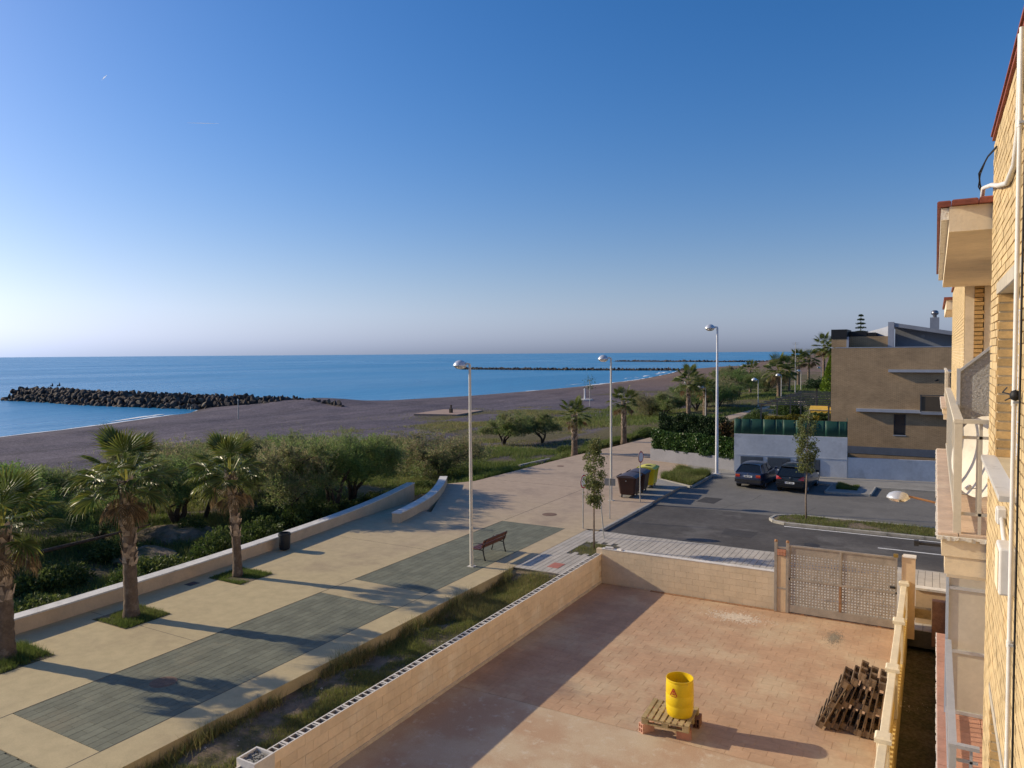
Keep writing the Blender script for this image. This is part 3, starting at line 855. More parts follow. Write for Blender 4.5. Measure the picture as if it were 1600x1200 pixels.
MB().box(-.14, .19, -.15, .19, 2.123, 2.15).build('cap', white_cap, gpost)
track = tag(MB().box(-8.2, -.85, 23.6, 23.72, 0, .012).build('gate_track', rust), 'rusty steel floor track of the sliding gate', 'track')

# ---------------------------------------------------------------- balustrade between yard and house
yel = M('yellow_painted_render', (.62, .44, .15), rough=.8, var=.10, scale=1.5, bump=.25, bscale=50, col2=(.66, .55, .34), mask=(.52, .7), mscale=1.2)
creamp = M('cream_painted_concrete', (.72, .63, .45), rough=.75, var=.08, scale=2, bump=.2, bscale=50)
bal = tag(empty('balustrade', (-.68, 14, 0)), 'yellow and cream balustrade dividing the yard from the house', 'balustrade')
MB().box(-.09, .09, -13, 9.9, -1.6, .38).build('plinth', yel, bal)
MB().box(-.075, .075, -13, 9.9, 1.27, 1.36).build('top_rail', creamp, bal, bevel=.015)
prof = [(.045, .38), (.05, .42), (.03, .46), (.055, .62), (.062, .72), (.045, .86), (.026, 1.02), (.04, 1.14), (.055, 1.2), (.05, 1.27)]
me_b = MB().lathe(prof, 10).mesh('baluster', True); me_b.materials.append(yel)
PY = [-9.5, -6.4, -3.2, -.1, 3.1, 6.2, 9.6]
y = -12.8
while y < 9.7:
    if min(abs(y - p) for p in PY) > .2:
        o = link_mesh('baluster', me_b, None, bal); o.location = (0, y, 0)
    y += .19
for p in PY:
    MB().box(-.1, .1, p - .11, p + .11, .38, 1.36).build('post', creamp, bal, bevel=.01)
    MB().cbox(-.135, .135, p - .145, p + .145, 1.362, 1.46, .03).build('post_cap', creamp, bal)
# alley behind it
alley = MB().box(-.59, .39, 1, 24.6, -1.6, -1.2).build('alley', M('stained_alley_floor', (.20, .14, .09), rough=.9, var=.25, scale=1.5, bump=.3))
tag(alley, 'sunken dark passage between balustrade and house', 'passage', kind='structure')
aw = tag(empty('passage_end_wall', (0, 24.7, 0)), 'stained cream end wall of the sunken passage', 'wall')
MB().box(-.41, 1.6, -.1, .1, -1.2, .98).build('wall_body', cream_wall, aw)
MB().box(-.41, 1.6, -.14, .14, .985, 1.05).build('coping', white_cap, aw)
MB().box(-.57, .0, -.75, -.55, .35, .62).build('beam', M('ochre_render', (.42, .31, .15), rough=.9, var=.2, scale=4, bump=.3), aw)
MB().box(.02, .38, -.78, -.52, -.4, .9).build('brick_pillar', M('brown_brick', (.30, .17, .11), rough=.9, var=.2, scale=6, bump=.4), aw)
# ---------------------------------------------------------------- vegetation builders
def quads_from(P, D, S, L, W):
    """P centres (n,3), D long axis, S side axis, L, W arrays -> V, F (pointed leaf quads)"""
    L = np.asarray(L).reshape(-1, 1); W = np.asarray(W).reshape(-1, 1)
    a = P - D * L * .5; b = P + S * W * .5; c = P + D * L * .5; d = P - S * W * .5
    V = np.stack([a, b, c, d], 1).reshape(-1, 3)
    return V, np.arange(len(V)).reshape(-1, 4)
def unit(v): return v / np.maximum(np.linalg.norm(v, axis=1, keepdims=True), 1e-9)
def rand_dirs(n, r): return unit(r.normal(size=(n, 3)))

tam_m = leaf_mat('tamarisk_leaf', (.150, .245, .060), (.340, .262, .165), (.10, .165, .048), trans=.55)
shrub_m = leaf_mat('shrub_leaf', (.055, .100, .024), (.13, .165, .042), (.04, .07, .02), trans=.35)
grass_m = leaf_mat('grass_blade', (.115, .175, .035), (.33, .27, .115), (.08, .125, .028), trans=.45)
hedge_m = leaf_mat('hedge_leaf', (.016, .036, .012), (.030, .060, .018), (.04, .07, .02), trans=.15)
ivy_m = leaf_mat('ivy_leaf', (.050, .110, .024), (.10, .17, .04), (.03, .065, .016), trans=.2, rough=.35)
euon_m = leaf_mat('sapling_leaf', (.15, .185, .06), (.23, .23, .09), (.10, .12, .045), trans=.45)
bark_m = M('dark_bark', (.060, .048, .038), rough=.95, var=.3, scale=8, bump=.8, bscale=30, bdist=.03)
pale_bark = M('pale_bark', (.22, .17, .13), rough=.9, var=.2, scale=8, bump=.5, bscale=40)

def tam_tree(seed, rx, ry, h, leaves, brown, stems=4, lean=.0, L=.125, base_h=.46):
    """tamarisk with crooked stems; returns (trunk mesh, crown mesh)"""
    r = np.random.default_rng(seed); rn = random.Random(seed)
    tb = MB(); tips = []
    for s in range(stems):
        a = 6.283 * (s + rn.uniform(-.3, .3)) / stems
        p = Vector((rn.uniform(-.12, .12), rn.uniform(-.12, .12), -.15)); pts = [p.copy()]; rad = [.13 * h / 3.5]
        tx, ty, tz = math.cos(a) * rx * rn.uniform(.35, .7) + lean, math.sin(a) * ry * rn.uniform(.35, .7), h * rn.uniform(.6, .8)
        for k in range(1, 7):
            t = k / 6
            q = Vector((tx * t ** 1.25, ty * t ** 1.25, tz * t ** .85)) + Vector((rn.uniform(-.12, .12), rn.uniform(-.12, .12), rn.uniform(-.08, .08))) * (h / 3)
            pts.append(q); rad.append((.13 - .1 * t) * h / 3.5)
        tb.tube(pts, rad, 7)
        tips.append(pts[-1]); tips.append(pts[-2] + Vector((rn.uniform(-.4, .4), rn.uniform(-.4, .4), .2)))
        for b in range(3):
            i = rn.randint(2, 5); q = pts[i]; aa = rn.uniform(0, 6.28)
            e = q + Vector((math.cos(aa) * rx * .5, math.sin(aa) * ry * .5, h * rn.uniform(.05, .35)))
            mid = (q + e) / 2 + Vector((rn.uniform(-.15, .15), rn.uniform(-.15, .15), .12))
            tb.tube([q, mid, e], [rad[i] * .6, rad[i] * .4, .015], 5); tips.append(e); tips.append(mid)
    lob = []
    for t in tips:
        if t.z > h * base_h: lob.append((np.array([t.x, t.y, t.z]), rn.uniform(.24, .40) * min(rx, ry), rn.random()))
    for _ in range(16):
        a = rn.uniform(0, 6.28); q = math.sqrt(rn.random())
        z = h * (base_h + (1 - base_h) * rn.uniform(.2, .92)) * (1 - .45 * q * q)
        lob.append((np.array([math.cos(a) * rx * q * .85 + lean, math.sin(a) * ry * q * .85, z]), rn.uniform(.2, .4) * min(rx, ry), rn.random()))
    n = leaves // len(lob); VV = []; FF = []; TT = []; off = 0
    for c, rad_, tn in lob:
        # feathery sprays: each lobe holds twigs that end in many small scales
        nt = max(6, n // 34); m = n // nt
        td = rand_dirs(nt, r); td[:, 2] = td[:, 2] * .75 + .12; td = unit(td)
        tl = rad_ * r.uniform(.55, 1.15, nt)
        tt = np.repeat(np.arange(nt), m); u = r.random(len(tt)) ** .6
        P = c + td[tt] * (tl[tt] * u)[:, None] + r.normal(0, .05 * rad_ + .02, (len(tt), 3))
        P[:, 2] -= (u ** 2) * .12 * rad_
        lowz = h * base_h * .75; P[:, 2] = np.where(P[:, 2] < lowz, lowz + r.random(len(tt)) * h * .22, np.minimum(P[:, 2], h * 1.04))
        D = unit(td[tt] + r.normal(0, .5, (len(tt), 3)) + np.array([0, 0, .15])); S = unit(np.cross(D, rand_dirs(len(tt), r)))
        V, F = quads_from(P, D, S, L * r.uniform(.6, 1.3, len(tt)), L * .26 * r.uniform(.7, 1.3, len(tt)))
        VV.append(V); FF.append(F + off); off += len(V)
        t0 = np.clip(brown + (tn - .5) * .5 + (P[:, 2] / h - .6) * .45 + r.normal(0, .12, len(tt)), 0, 1)
        TT.append(np.repeat(t0, 4))
    me_t = tb.mesh('trunk', True); me_t.materials.append(bark_m)
    V = np.concatenate(VV); F = np.concatenate(FF)
    o = np_mesh('crown', V, F, tam_m, None, {'tint': np.concatenate(TT)})
    me_c = o.data; bpy.data.objects.remove(o)
    return me_t, me_c

TAM = {'tall_brown': tam_tree(11, 2.7, 2.7, 4.0, 38000, .52, 3), 'tall_green': tam_tree(12, 2.8, 2.8, 3.8, 38000, .18, 3), 'wide_green': tam_tree(13, 3.2, 3.0, 3.0, 36000, .15, 4),
       'round_rust': tam_tree(14, 2.9, 2.8, 2.55, 38000, .72, 6, base_h=.15), 'leaning': tam_tree(15, 2.5, 2.3, 2.6, 28000, .35, 3, lean=-.6), 'bright': tam_tree(16, 3.0, 2.8, 3.0, 38000, .0, 4)}
def place_tam(kind, x, y, rz, s, label, group='tamarisks behind the promenade', sz=None):
    z = float(zg(x, y))
    root = empty('tamarisk_tree', (x, y, z), rz, label, 'tree', group)
    s = s * 1.3
    root.scale = (s, s, (sz or s) * .95)
    t, c = TAM[kind]
    link_mesh('trunk', t, None, root); link_mesh('crown', c, None, root)
    return root
for a in [
    ('bright', -37.5, 17.2, .3, 1.0, 'bright green tamarisk at the far left behind the leftmost palm'),
    ('wide_green', -42.5, 21.5, 1.0, .85, 'low green tamarisk on the beach side left of the tallest palm'),
    ('tall_brown', -38.6, 26.2, .2, .95, 'brown tipped tall tamarisk rising right behind the tallest palm'),
    ('tall_green', -33.6, 24.3, 2.2, .86, 'dark tamarisk with forked black trunks between the two right palms'),
    ('tall_brown', -35.2, 29.4, 3.9, .92, 'dusty brown tamarisk with a bare arching stem behind the third palm'),
    ('tall_brown', -28.7, 26.9, 1.1, .86, 'dark brown tamarisk right beside the third palm crown', 'tamarisks behind the promenade', 1.28),
    ('tall_green', -36.8, 33.8, 5.0, .85, 'green topped tamarisk behind the dark brown one'),
    ('wide_green', -29.8, 33.2, .9, .86, 'spreading green tamarisk nearest the end of the curved seat wall', 'tamarisks behind the promenade', 1.35),
    ('round_rust', -30.5, 43.2, .4, .95, 'round rust tipped tamarisk beyond the beach ramp walls'),
    ('leaning', -36.3, 62.0, 2.9, 1.0, 'left of two leaning tamarisks on the turf before the mid palms'),
    ('leaning', -33.4, 64.6, .3, .95, 'right of two leaning tamarisks on the turf before the mid palms'),
    ('bright', -33.6, 20.2, 1.9, .62, 'small bright green tamarisk low behind the tallest palm trunk'),
    ('bright', -40.5, 13.0, 4.0, .95, 'yellowish green tamarisk at the left picture edge'),
    ('wide_green', -34.0, 13.5, 2.4, .8, 'green tamarisk behind the leftmost palm trunk'),
    ('tall_green', -28.4, 30.0, 5.2, .72, 'dark green tamarisk close behind the bend of the seat wall', 'tamarisks behind the promenade', 1.33),
    ('tall_brown', -39.5, 31.0, 2.6, .86, 'brownish tamarisk at the beach edge of the thicket'),
]:
    place_tam(*a)
for k, (kind, x, y, rz, s, lab) in enumerate([
    ('round_rust', -33.5, 96.5, 1.3, 1.05, 'rust tinged tamarisk clump left of the mid palm pair'),
    ('leaning', -30.6, 93.5, 4.2, 1.0, 'bare branched tamarisk just left of the taller mid palm'),
    ('wide_green', -28.8, 102.0, 2.0, 1.05, 'green tamarisk behind the mid palm pair'),
    ('round_rust', -30.2, 112.0, 3.0, 1.25, 'broad olive tamarisk right of the tall lamp post'),
    ('wide_green', -27.4, 109.0, 5.2, 1.0, 'dark green tamarisk beside the winding path'),
    ('round_rust', -35.0, 134.0, 1.0, 1.4, 'far olive tamarisk by the sand beyond the lamp'),
    ('wide_green', -32.0, 141.0, 2.7, 1.4, 'far green tamarisk under the feathery palm'),
    ('tall_brown', -40.0, 168.0, .6, 1.3, 'farthest tamarisk at the upper edge of the dunes'),
    ('round_rust', -30.0, 158.0, 3.6, 1.3, 'far tamarisk between the distant palms')]):
    place_tam(kind, x, y, rz, s, lab, 'tamarisks farther along the shore')

# grass and ground cover
def blades(P, h, w, r, lean=.5):
    n = len(P); a = r.uniform(0, 6.283, n); S = np.stack([np.cos(a), np.sin(a), np.zeros(n)], 1)
    b = r.uniform(0, 6.283, n); Ld = np.stack([np.cos(b), np.sin(b), np.zeros(n)], 1) * (lean * r.random(n))[:, None] * h[:, None]
    A = P - S * w[:, None] * .5; B = P + S * w[:, None] * .5; C = P + Ld + np.array([0, 0, 1.0]) * h[:, None]
    V = np.stack([A, B, C], 1).reshape(-1, 3); return V, np.arange(len(V)).reshape(-1, 3)
def grass_patch(name, label, pts_fn, n, hmin, hmax, w, seed, tint=(.2, .5), mask_s=1.3, mask_lo=.4, zfn=None, keep=None, kind='stuff', mat=None):
    r = np.random.default_rng(seed)
    X, Y = pts_fn(r, n)
    m = vnoise(X, Y, mask_s, seed); m2 = vnoise(X, Y, mask_s * .3, seed + 1)
    ok = (m * .7 + m2 * .3 + r.normal(0, .05, len(X))) > mask_lo
    if keep is not None: ok &= keep(X, Y)
    X, Y, m = X[ok], Y[ok], m[ok]
    Z = zfn(X, Y)
    h = r.uniform(hmin, hmax, len(X)) * (.5 + m)
    V, F = blades(np.stack([X, Y, Z - .01], 1), h, np.full(len(X), w) * r.uniform(.6, 1.5, len(X)), r, .8)
    t = np.clip(tint[0] + (tint[1] - tint[0]) * vnoise(X, Y, mask_s * 1.7, seed + 3) + r.normal(0, .12, len(X)), 0, 1)
    o = np_mesh(name, V, F, mat or grass_m, None, {'tint': np.repeat(t, 3)})
    return tag(o, label, 'grass', kind=kind)
def rect(x0, x1, y0, y1): return lambda r, n: (r.uniform(x0, x1, n), r.uniform(y0, y1, n))
grass_patch('grass', 'weeds and grass in the sunken verge', rect(-13.55, -10.25, 3, 23.3), 260000, .02, .13, .013, 31, (.2, .95), 1.1, .38, verge_z)
grass_patch('grass', 'dry yellow grass at the far end of the verge', rect(-13.3, -10.3, 19.0, 23.6), 26000, .04, .22, .012, 37, (.7, 1.0), .9, .42, verge_z)
grass_patch('grass', 'grass on the traffic island', rect(-6.5, 8.5, 36.45, 38.2), 22000, .04, .16, .02, 32, (.1, .7), 1.0, .36, lambda x, y: x * 0 - .02, keep=lambda x, y: (x > -6.0) | (np.abs(y - 37.25) < .55))
def tri_pts(r, n):
    x = r.uniform(-15.1, -12.6, n); y = r.uniform(43.7, 49.6, n); return x, y
grass_patch('grass', 'tall tufted grass in the corner bed beside the bins', tri_pts, 30000, .12, .38, .022, 33, (.1, .6), 1.0, .2, lambda x, y: x * 0 + .01, keep=lambda x, y: (y > 45.45 - (x + 15.05) * .7) & (y < 49.6 - (x + 14.4) * .8))
grass_patch('grass', 'small green grass patch in the raised bay', rect(-4.9, -3.8, 46.6, 48.05), 8000, .06, .22, .02, 34, (.0, .3), .7, .25, lambda x, y: x * 0 + .01)
PITS = [(-21.25, 10.2), (-21.35, 13.75), (-21.8, 18.25)]
for k, (px_, py_) in enumerate(PITS):
    pit = MB().prism([(px_ - .85, py_ - .75), (px_ + .85, py_ - .75), (px_ + .85, py_ + .75), (px_ - .85, py_ + .75)], -.3, .004).build('tree_pit', soil_m, promenade)
    grass_patch('grass', ['grass in the pit of the leftmost palm', 'grass in the pit of the tallest palm', 'grass in the pit of the third palm'][k], rect(px_ - .83, px_ + .83, py_ - .73, py_ + .73), 9000, .03, .12 if k else .2, .012, 40 + k, (.0, .45), .6, .33, lambda x, y: x * 0 + .004)
MB().prism([(-12.74, 26.68), (-11.26, 26.68), (-11.26, 28.68), (-12.74, 28.68)], -.3, -.03).build('tree_pit', soil_m, pavement)
grass_patch('grass', 'dry grass in the square pit of the street sapling', rect(-12.7, -11.3, 26.75, 28.6), 5000, .03, .12, .012, 45, (.4, .9), .6, .35, lambda x, y: x * 0 - .03)
grass_patch('weeds', 'dry stalks and weeds along the promenade edge in the verge', lambda r, n: (-13.62 + np.abs(r.normal(0, .16, n)), r.uniform(3, 23.5, n)), 9000, .12, .42, .012, 46, (.5, 1.0), .8, .42, verge_z)
_r = np.random.default_rng(47); _sx = _r.uniform(-13.4, -10.4, 130); _sy = _r.uniform(3, 23.4, 130); _st = MB()
for _x, _y, _z in zip(_sx, _sy, verge_z(_sx, _sy)):
    _s = _r.uniform(.008, .028); _st.cbox(_x - _s, _x + _s, _y - _s * .8, _y + _s * .8, _z - .01, _z + _s, _s * .4)
tag(_st.build('stones', M('pale_verge_stone', (.36, .32, .26), rough=.9, var=.25, island=.3)), 'scattered pale stones and litter in the verge', 'stones', kind='stuff')
# rough growth on the beach side
grass_patch('ground_cover', 'rough green ground cover on the turf behind the seat wall', lambda r, n: (-24.8 - np.abs(r.normal(0, 1, n)) * 13, r.uniform(4, 58, n)), 260000, .05, .34, .035, 51, (.0, .5), 3.0, .38, zg, keep=lambda x, y: (x > -62) & ~((x > -27.2) & (y > 33) & (y < 38)))
grass_patch('ground_cover', 'yellowish beach grass on the dune edge', lambda r, n: (-46 + r.normal(0, 8, n), r.uniform(40, 110, n)), 130000, .06, .26, .05, 52, (.45, 1.0), 5.0, .52, zg)
grass_patch('ground_cover', 'dark green growth along the seaward promenade edge', lambda r, n: (-25.3 - np.abs(r.normal(0, .5, n)), r.uniform(38.5, 75, n)), 42000, .12, .45, .05, 53, (.0, .3), 1.6, .36, lambda x, y: np.maximum(zg(x, y), -.35), keep=lambda x, y: x < np.interp(y, [p[1] for p in EDGE], [p[0] for p in EDGE]) - .05)
grass_patch('ground_cover', 'green lawn and low growth between the far palms', lambda r, n: (r.uniform(-46, -12, n), r.uniform(70, 190, n)), 90000, .1, .4, .09, 54, (.0, .5), 7.0, .42, zg, keep=lambda x, y: (x < np.interp(y, [p[1] for p in EDGE], [p[0] for p in EDGE]) - .2) | (x > np.interp(y, [60, 95, 110, 130, 150], [-18.4, -17.8, -16.8, -15, -12.3])))

# low shrubs: one mesh per kind
def shrub_mesh(seed, rx, ry, h, n, L, mat, t0, t1):
    r = np.random.default_rng(seed); d = rand_dirs(n, r); d[:, 2] = np.abs(d[:, 2])
    lump = 1 + .35 * (vnoise(d[:, 0] * 3 + 9, d[:, 1] * 3 + d[:, 2] * 4, .8, seed) - .5) * 2
    q = r.random(n) ** .35
    P = d * np.array([rx, ry, h]) * (q * lump)[:, None]
    D = unit(d + r.normal(0, .7, (n, 3))); S = unit(np.cross(D, rand_dirs(n, r)))
    V, F = quads_from(P, D, S, L * r.uniform(.6, 1.4, n), L * .5 * r.uniform(.6, 1.4, n))
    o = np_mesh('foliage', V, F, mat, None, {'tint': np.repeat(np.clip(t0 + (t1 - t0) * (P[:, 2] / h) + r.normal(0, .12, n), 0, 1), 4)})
    me = o.data; bpy.data.objects.remove(o); return me
stem_me = MB().tube([(0, 0, -.2), (.05, .02, .2), (.0, .1, .45)], [.04, .03, .01], 6).tube([(0, 0, -.2), (-.1, -.08, .3)], [.03, .01], 5).mesh('stem'); stem_me.materials.append(bark_m)
SHR = [shrub_mesh(61, .9, .9, .8, 4200, .11, shrub_m, .0, .5), shrub_mesh(62, 1.2, 1.0, .6, 4200, .12, shrub_m, .2, 1.0), shrub_mesh(63, .7, .8, 1.0, 3600, .11, shrub_m, .0, .3)]
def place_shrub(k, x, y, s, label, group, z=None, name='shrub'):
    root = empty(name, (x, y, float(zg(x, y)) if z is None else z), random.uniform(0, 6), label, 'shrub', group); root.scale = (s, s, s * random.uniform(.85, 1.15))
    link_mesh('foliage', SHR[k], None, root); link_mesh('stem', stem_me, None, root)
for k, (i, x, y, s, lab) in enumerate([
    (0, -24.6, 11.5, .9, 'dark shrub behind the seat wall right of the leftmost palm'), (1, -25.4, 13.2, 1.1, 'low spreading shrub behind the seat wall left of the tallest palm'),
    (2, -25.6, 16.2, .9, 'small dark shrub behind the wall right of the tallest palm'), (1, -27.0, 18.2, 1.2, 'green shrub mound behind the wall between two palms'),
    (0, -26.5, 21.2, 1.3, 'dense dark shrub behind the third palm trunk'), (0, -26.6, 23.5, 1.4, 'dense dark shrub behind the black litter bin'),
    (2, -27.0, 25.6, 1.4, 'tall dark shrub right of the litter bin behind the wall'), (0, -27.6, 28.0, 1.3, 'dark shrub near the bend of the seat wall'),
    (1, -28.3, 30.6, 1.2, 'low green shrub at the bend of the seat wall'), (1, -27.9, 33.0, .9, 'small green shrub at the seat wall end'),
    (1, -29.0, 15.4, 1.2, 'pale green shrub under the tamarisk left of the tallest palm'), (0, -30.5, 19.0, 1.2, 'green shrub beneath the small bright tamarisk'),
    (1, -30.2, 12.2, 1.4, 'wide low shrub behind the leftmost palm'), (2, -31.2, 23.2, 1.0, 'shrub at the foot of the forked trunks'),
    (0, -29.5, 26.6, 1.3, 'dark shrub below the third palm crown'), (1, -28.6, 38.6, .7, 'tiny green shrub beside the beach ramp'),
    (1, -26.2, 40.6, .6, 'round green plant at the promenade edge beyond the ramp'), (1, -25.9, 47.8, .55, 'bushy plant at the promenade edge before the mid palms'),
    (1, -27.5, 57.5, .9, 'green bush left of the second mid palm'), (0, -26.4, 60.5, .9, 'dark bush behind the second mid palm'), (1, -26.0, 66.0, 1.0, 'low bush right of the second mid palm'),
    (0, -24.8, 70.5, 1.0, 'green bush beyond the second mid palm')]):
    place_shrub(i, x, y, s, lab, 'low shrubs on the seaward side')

# ---------------------------------------------------------------- palms
frond_g = leaf_mat('palm_frond_green', (.075, .125, .026), (.26, .24, .055), (.05, .09, .02), trans=.4, rough=.4)
frond_d = leaf_mat('palm_frond_dead', (.22, .150, .075), (.30, .21, .11), (.15, .10, .05), trans=.25)
trunk_pm = M('palm_trunk_bark', (.155, .110, .075), rough=.95, var=.25, scale=5, bump=.9, bscale=22, bdist=.03, col2=(.24, .185, .13), mask=(.5, .65), mscale=4)
boot_m = M('palm_leaf_boot', (.40, .31, .23), rough=.9, var=.25, scale=8, bump=.5, island=.25)
def fan_leaf(seed, pet=.7, R_=.75, nb=26, droop=.35, closed=1.0, mat=None):
    rn = random.Random(seed); V = []; F = []; T = []
    def add(vs, fs, t):
        b = len(V); V.extend(vs); T.extend(t); F.extend([tuple(b + i for i in f) for f in fs])
    # petiole along +x with a slight sag
    n = 5; pts = [(pet * i / n, 0, .10 * math.sin(math.pi * .5 * i / n) * pet) for i in range(n + 1)]
    for a, b in zip(pts, pts[1:]):
        w0 = .022
        add([(a[0], -w0, a[2]), (a[0], w0, a[2]), (b[0], w0 * .8, b[2]), (b[0], -w0 * .8, b[2])], [(0, 1, 2, 3)], [.9, .9, .8, .8])
    cx, cz = pts[-1][0], pts[-1][2]
    for k in range(nb):
        u = (k + .5) / nb * 2 - 1
        th = u * R(128) * closed
        l = R_ * (1 - .28 * abs(u) ** 1.5) * rn.uniform(.92, 1.06)
        dth = R(128) * closed / nb * 1.15
        fold = .03 * (1 if k % 2 else -1)
        sag = droop * rn.uniform(.7, 1.3)
        def pt(r_, th_, up=0.0):
            q = r_ / R_
            return (cx + math.cos(th_) * r_, math.sin(th_) * r_, cz + up - sag * q * q * r_ + .08 * q * (1 - q) * abs(math.sin(th_)))
        a = pt(l * .05, th); b1 = pt(l * .55, th - dth * .5, fold); b2 = pt(l * .55, th + dth * .5, -fold)
        m1 = pt(l * .8, th - dth * .22, 0); m2 = pt(l * .8, th + dth * .22, 0)
        tip = pt(l, th + rn.uniform(-.03, .03)); tip = (tip[0], tip[1], tip[2] - rn.uniform(.03, .14) * l)
        t = .15 + .35 * rn.random()
        add([a, b1, m1, tip, m2, b2], [(0, 1, 5), (1, 2, 4, 5), (2, 3, 4)], [.2, t, t + .25, min(1, t + .55), t + .25, t])
    tri = [f for f in F if len(f) == 3]; qd = [f for f in F if len(f) == 4]
    o = np_mesh('frond', np.array(V), [np.array(tri), np.array(qd)], mat, None, {'tint': T}); me = o.data; bpy.data.objects.remove(o); return me
FG = [fan_leaf(71, .75, .80, 34, .25, 1.0, frond_g), fan_leaf(72, .65, .74, 32, .45, .9, frond_g), fan_leaf(73, .8, .82, 30, .15, .68, frond_g)]
FD = [fan_leaf(74, .6, .72, 22, .22, .55, frond_d), fan_leaf(75, .7, .66, 20, .3, .42, frond_d)]
def palm(name, label, x, y, z, ht, rb, rt, s=1.0, live=30, dead=12, seed=1, group=None, lean=(0, 0), boots=True):
    rn = random.Random(seed)
    root = empty(name, (x, y, z), 0, label, 'palm tree', group)
    prof = []; n = 26
    tb = MB(); pts = []; rad = []
    for i in range(n + 1):
        t = i / n
        r_ = rb * (1 + .28 * max(0, 1 - t * 7)) * (1 - t) + rt * t + (.012 if i % 2 else -.008) * (rb / .25)
        pts.append((lean[0] * t * t, lean[1] * t * t, ht * t - .05)); rad.append(r_)
    tb.tube(pts, rad, 16); tr = tb.build('trunk', trunk_pm, root, smooth=True)
    if boots:
        bm_ = MB()
        for k in range(int(80 * ht / 3.5)):
            t = rn.uniform(.38, 1.0); a = k * 2.399; zz = ht * t
            r_ = rb * (1 - t) + rt * t + .005
            c, s_ = math.cos(a), math.sin(a); w = rn.uniform(.06, .10); hh = rn.uniform(.14, .28); o_ = rn.uniform(.03, .08)
            bx, by = lean[0] * t * t, lean[1] * t * t; tw = rn.uniform(-.09, .09)
            bm_.add([(bx + c * r_ - s_ * w, by + s_ * r_ + c * w, zz), (bx + c * r_ + s_ * w, by + s_ * r_ - c * w, zz),
                     (bx + c * (r_ + o_) + s_ * (w * .5 + tw), by + s_ * (r_ + o_) - c * (w * .5 + tw), zz + hh), (bx + c * (r_ + o_) - s_ * (w * .5 - tw), by + s_ * (r_ + o_) + c * (w * .5 - tw), zz + hh)],
                    [(0, 1, 2, 3)])
        bm_.build('leaf_bases', boot_m, tr)['kind'] = 'stuff'
    top = Vector((lean[0], lean[1], ht))
    for k in range(live + dead):
        d = k >= live
        if not d:
            t = k / live; el = 80 - 118 * t ** .95 + rn.uniform(-9, 9)
        else:
            el = -28 - 40 * rn.random()
        az = k * 137.5 + rn.uniform(-14, 14)
        me = (FD if d else FG)[rn.randrange(2) if d else (2 if el > 55 else rn.randrange(2))]
        o = link_mesh('dead_frond' if d else 'frond', me, None, root)
        sc = s * rn.uniform(.85, 1.12) * (.9 if d else 1)
        o.scale = (sc, sc, sc)
        o.rotation_mode = 'XYZ'
        Mx = Matrix.Rotation(R(az), 4, 'Z') @ Matrix.Rotation(-R(el), 4, 'Y') @ Matrix.Rotation(rn.uniform(-.35, .35), 4, 'X')
        o.rotation_euler = Mx.to_euler()
        o.location = top + Vector((math.cos(R(az)) * rt * .6, math.sin(R(az)) * rt * .6, -.12 * (1 if d else (k / live)) - (.15 if d else 0)))
    return root
palm('fan_palm', 'stout fan palm cut off by the left picture edge', -21.3, 10.16, 0, 3.55, .22, .19, 1.05, 24, 9, 1, 'fan palms in the promenade pits')
palm('fan_palm', 'tallest fan palm in the middle promenade pit', -21.3, 13.7, 0, 4.25, .205, .175, 1.15, 26, 10, 2, 'fan palms in the promenade pits', lean=(-.15, .05))
palm('fan_palm', 'slim fan palm in the pit nearest the litter bin', -21.9, 18.2, 0, 3.75, .155, .14, 1.05, 24, 8, 3, 'fan palms in the promenade pits', lean=(-.2, -.1))
# ---------------------------------------------------------------- far palms
FARG = 'palms farther along the promenade'
palm('fan_palm', 'short fan palm at the promenade edge left of the second street lamp', -25.15, 54.2, -.3, 3.35, .26, .2, 1.05, 20, 5, 4, FARG)
palm('fan_palm', 'fan palm at the promenade edge right of the second street lamp', -24.3, 62.9, -.2, 3.75, .26, .2, 1.1, 20, 5, 5, FARG)
palm('fan_palm', 'taller of two palms beyond the hedge with a pale trunk', -24.9, 85.1, -.05, 4.6, .27, .21, 1.45, 20, 5, 6, FARG)
palm('fan_palm', 'shorter of two palms beyond the hedge right of the small lamp', -23.9, 88.5, -.05, 3.7, .25, .2, 1.25, 20, 5, 7, FARG)
palm('fan_palm', 'far palm silhouetted against the sand', -32.2, 153, -.05, 4.4, .24, .19, 1.5, 16, 3, 8, FARG)
palm('fan_palm', 'bushy far palm in the middle of the distant grove', -23.9, 137, -.05, 4.7, .38, .34, 2.3, 22, 8, 9, FARG)
palm('fan_palm', 'far palm right of the bushy one', -25.6, 158, -.05, 4.6, .24, .2, 1.6, 16, 5, 10, FARG)
palm('fan_palm', 'left palm of the distant pair below the antenna mast', -28.2, 187, -.05, 6.0, .28, .22, 2.0, 18, 9, 11, FARG)
palm('fan_palm', 'right palm of the distant pair below the antenna mast', -26.5, 191, -.05, 6.2, .28, .22, 2.1, 18, 9, 12, FARG)
palm('fan_palm', 'tall shaggy palm beside the brick house gable', -29.5, 244, -.05, 9.3, .4, .32, 3.0, 20, 14, 13, FARG)
palm('fan_palm', 'shaggy palm half hidden by the brick house', -26.0, 240, -.05, 8.6, .4, .32, 2.8, 18, 12, 14, FARG)

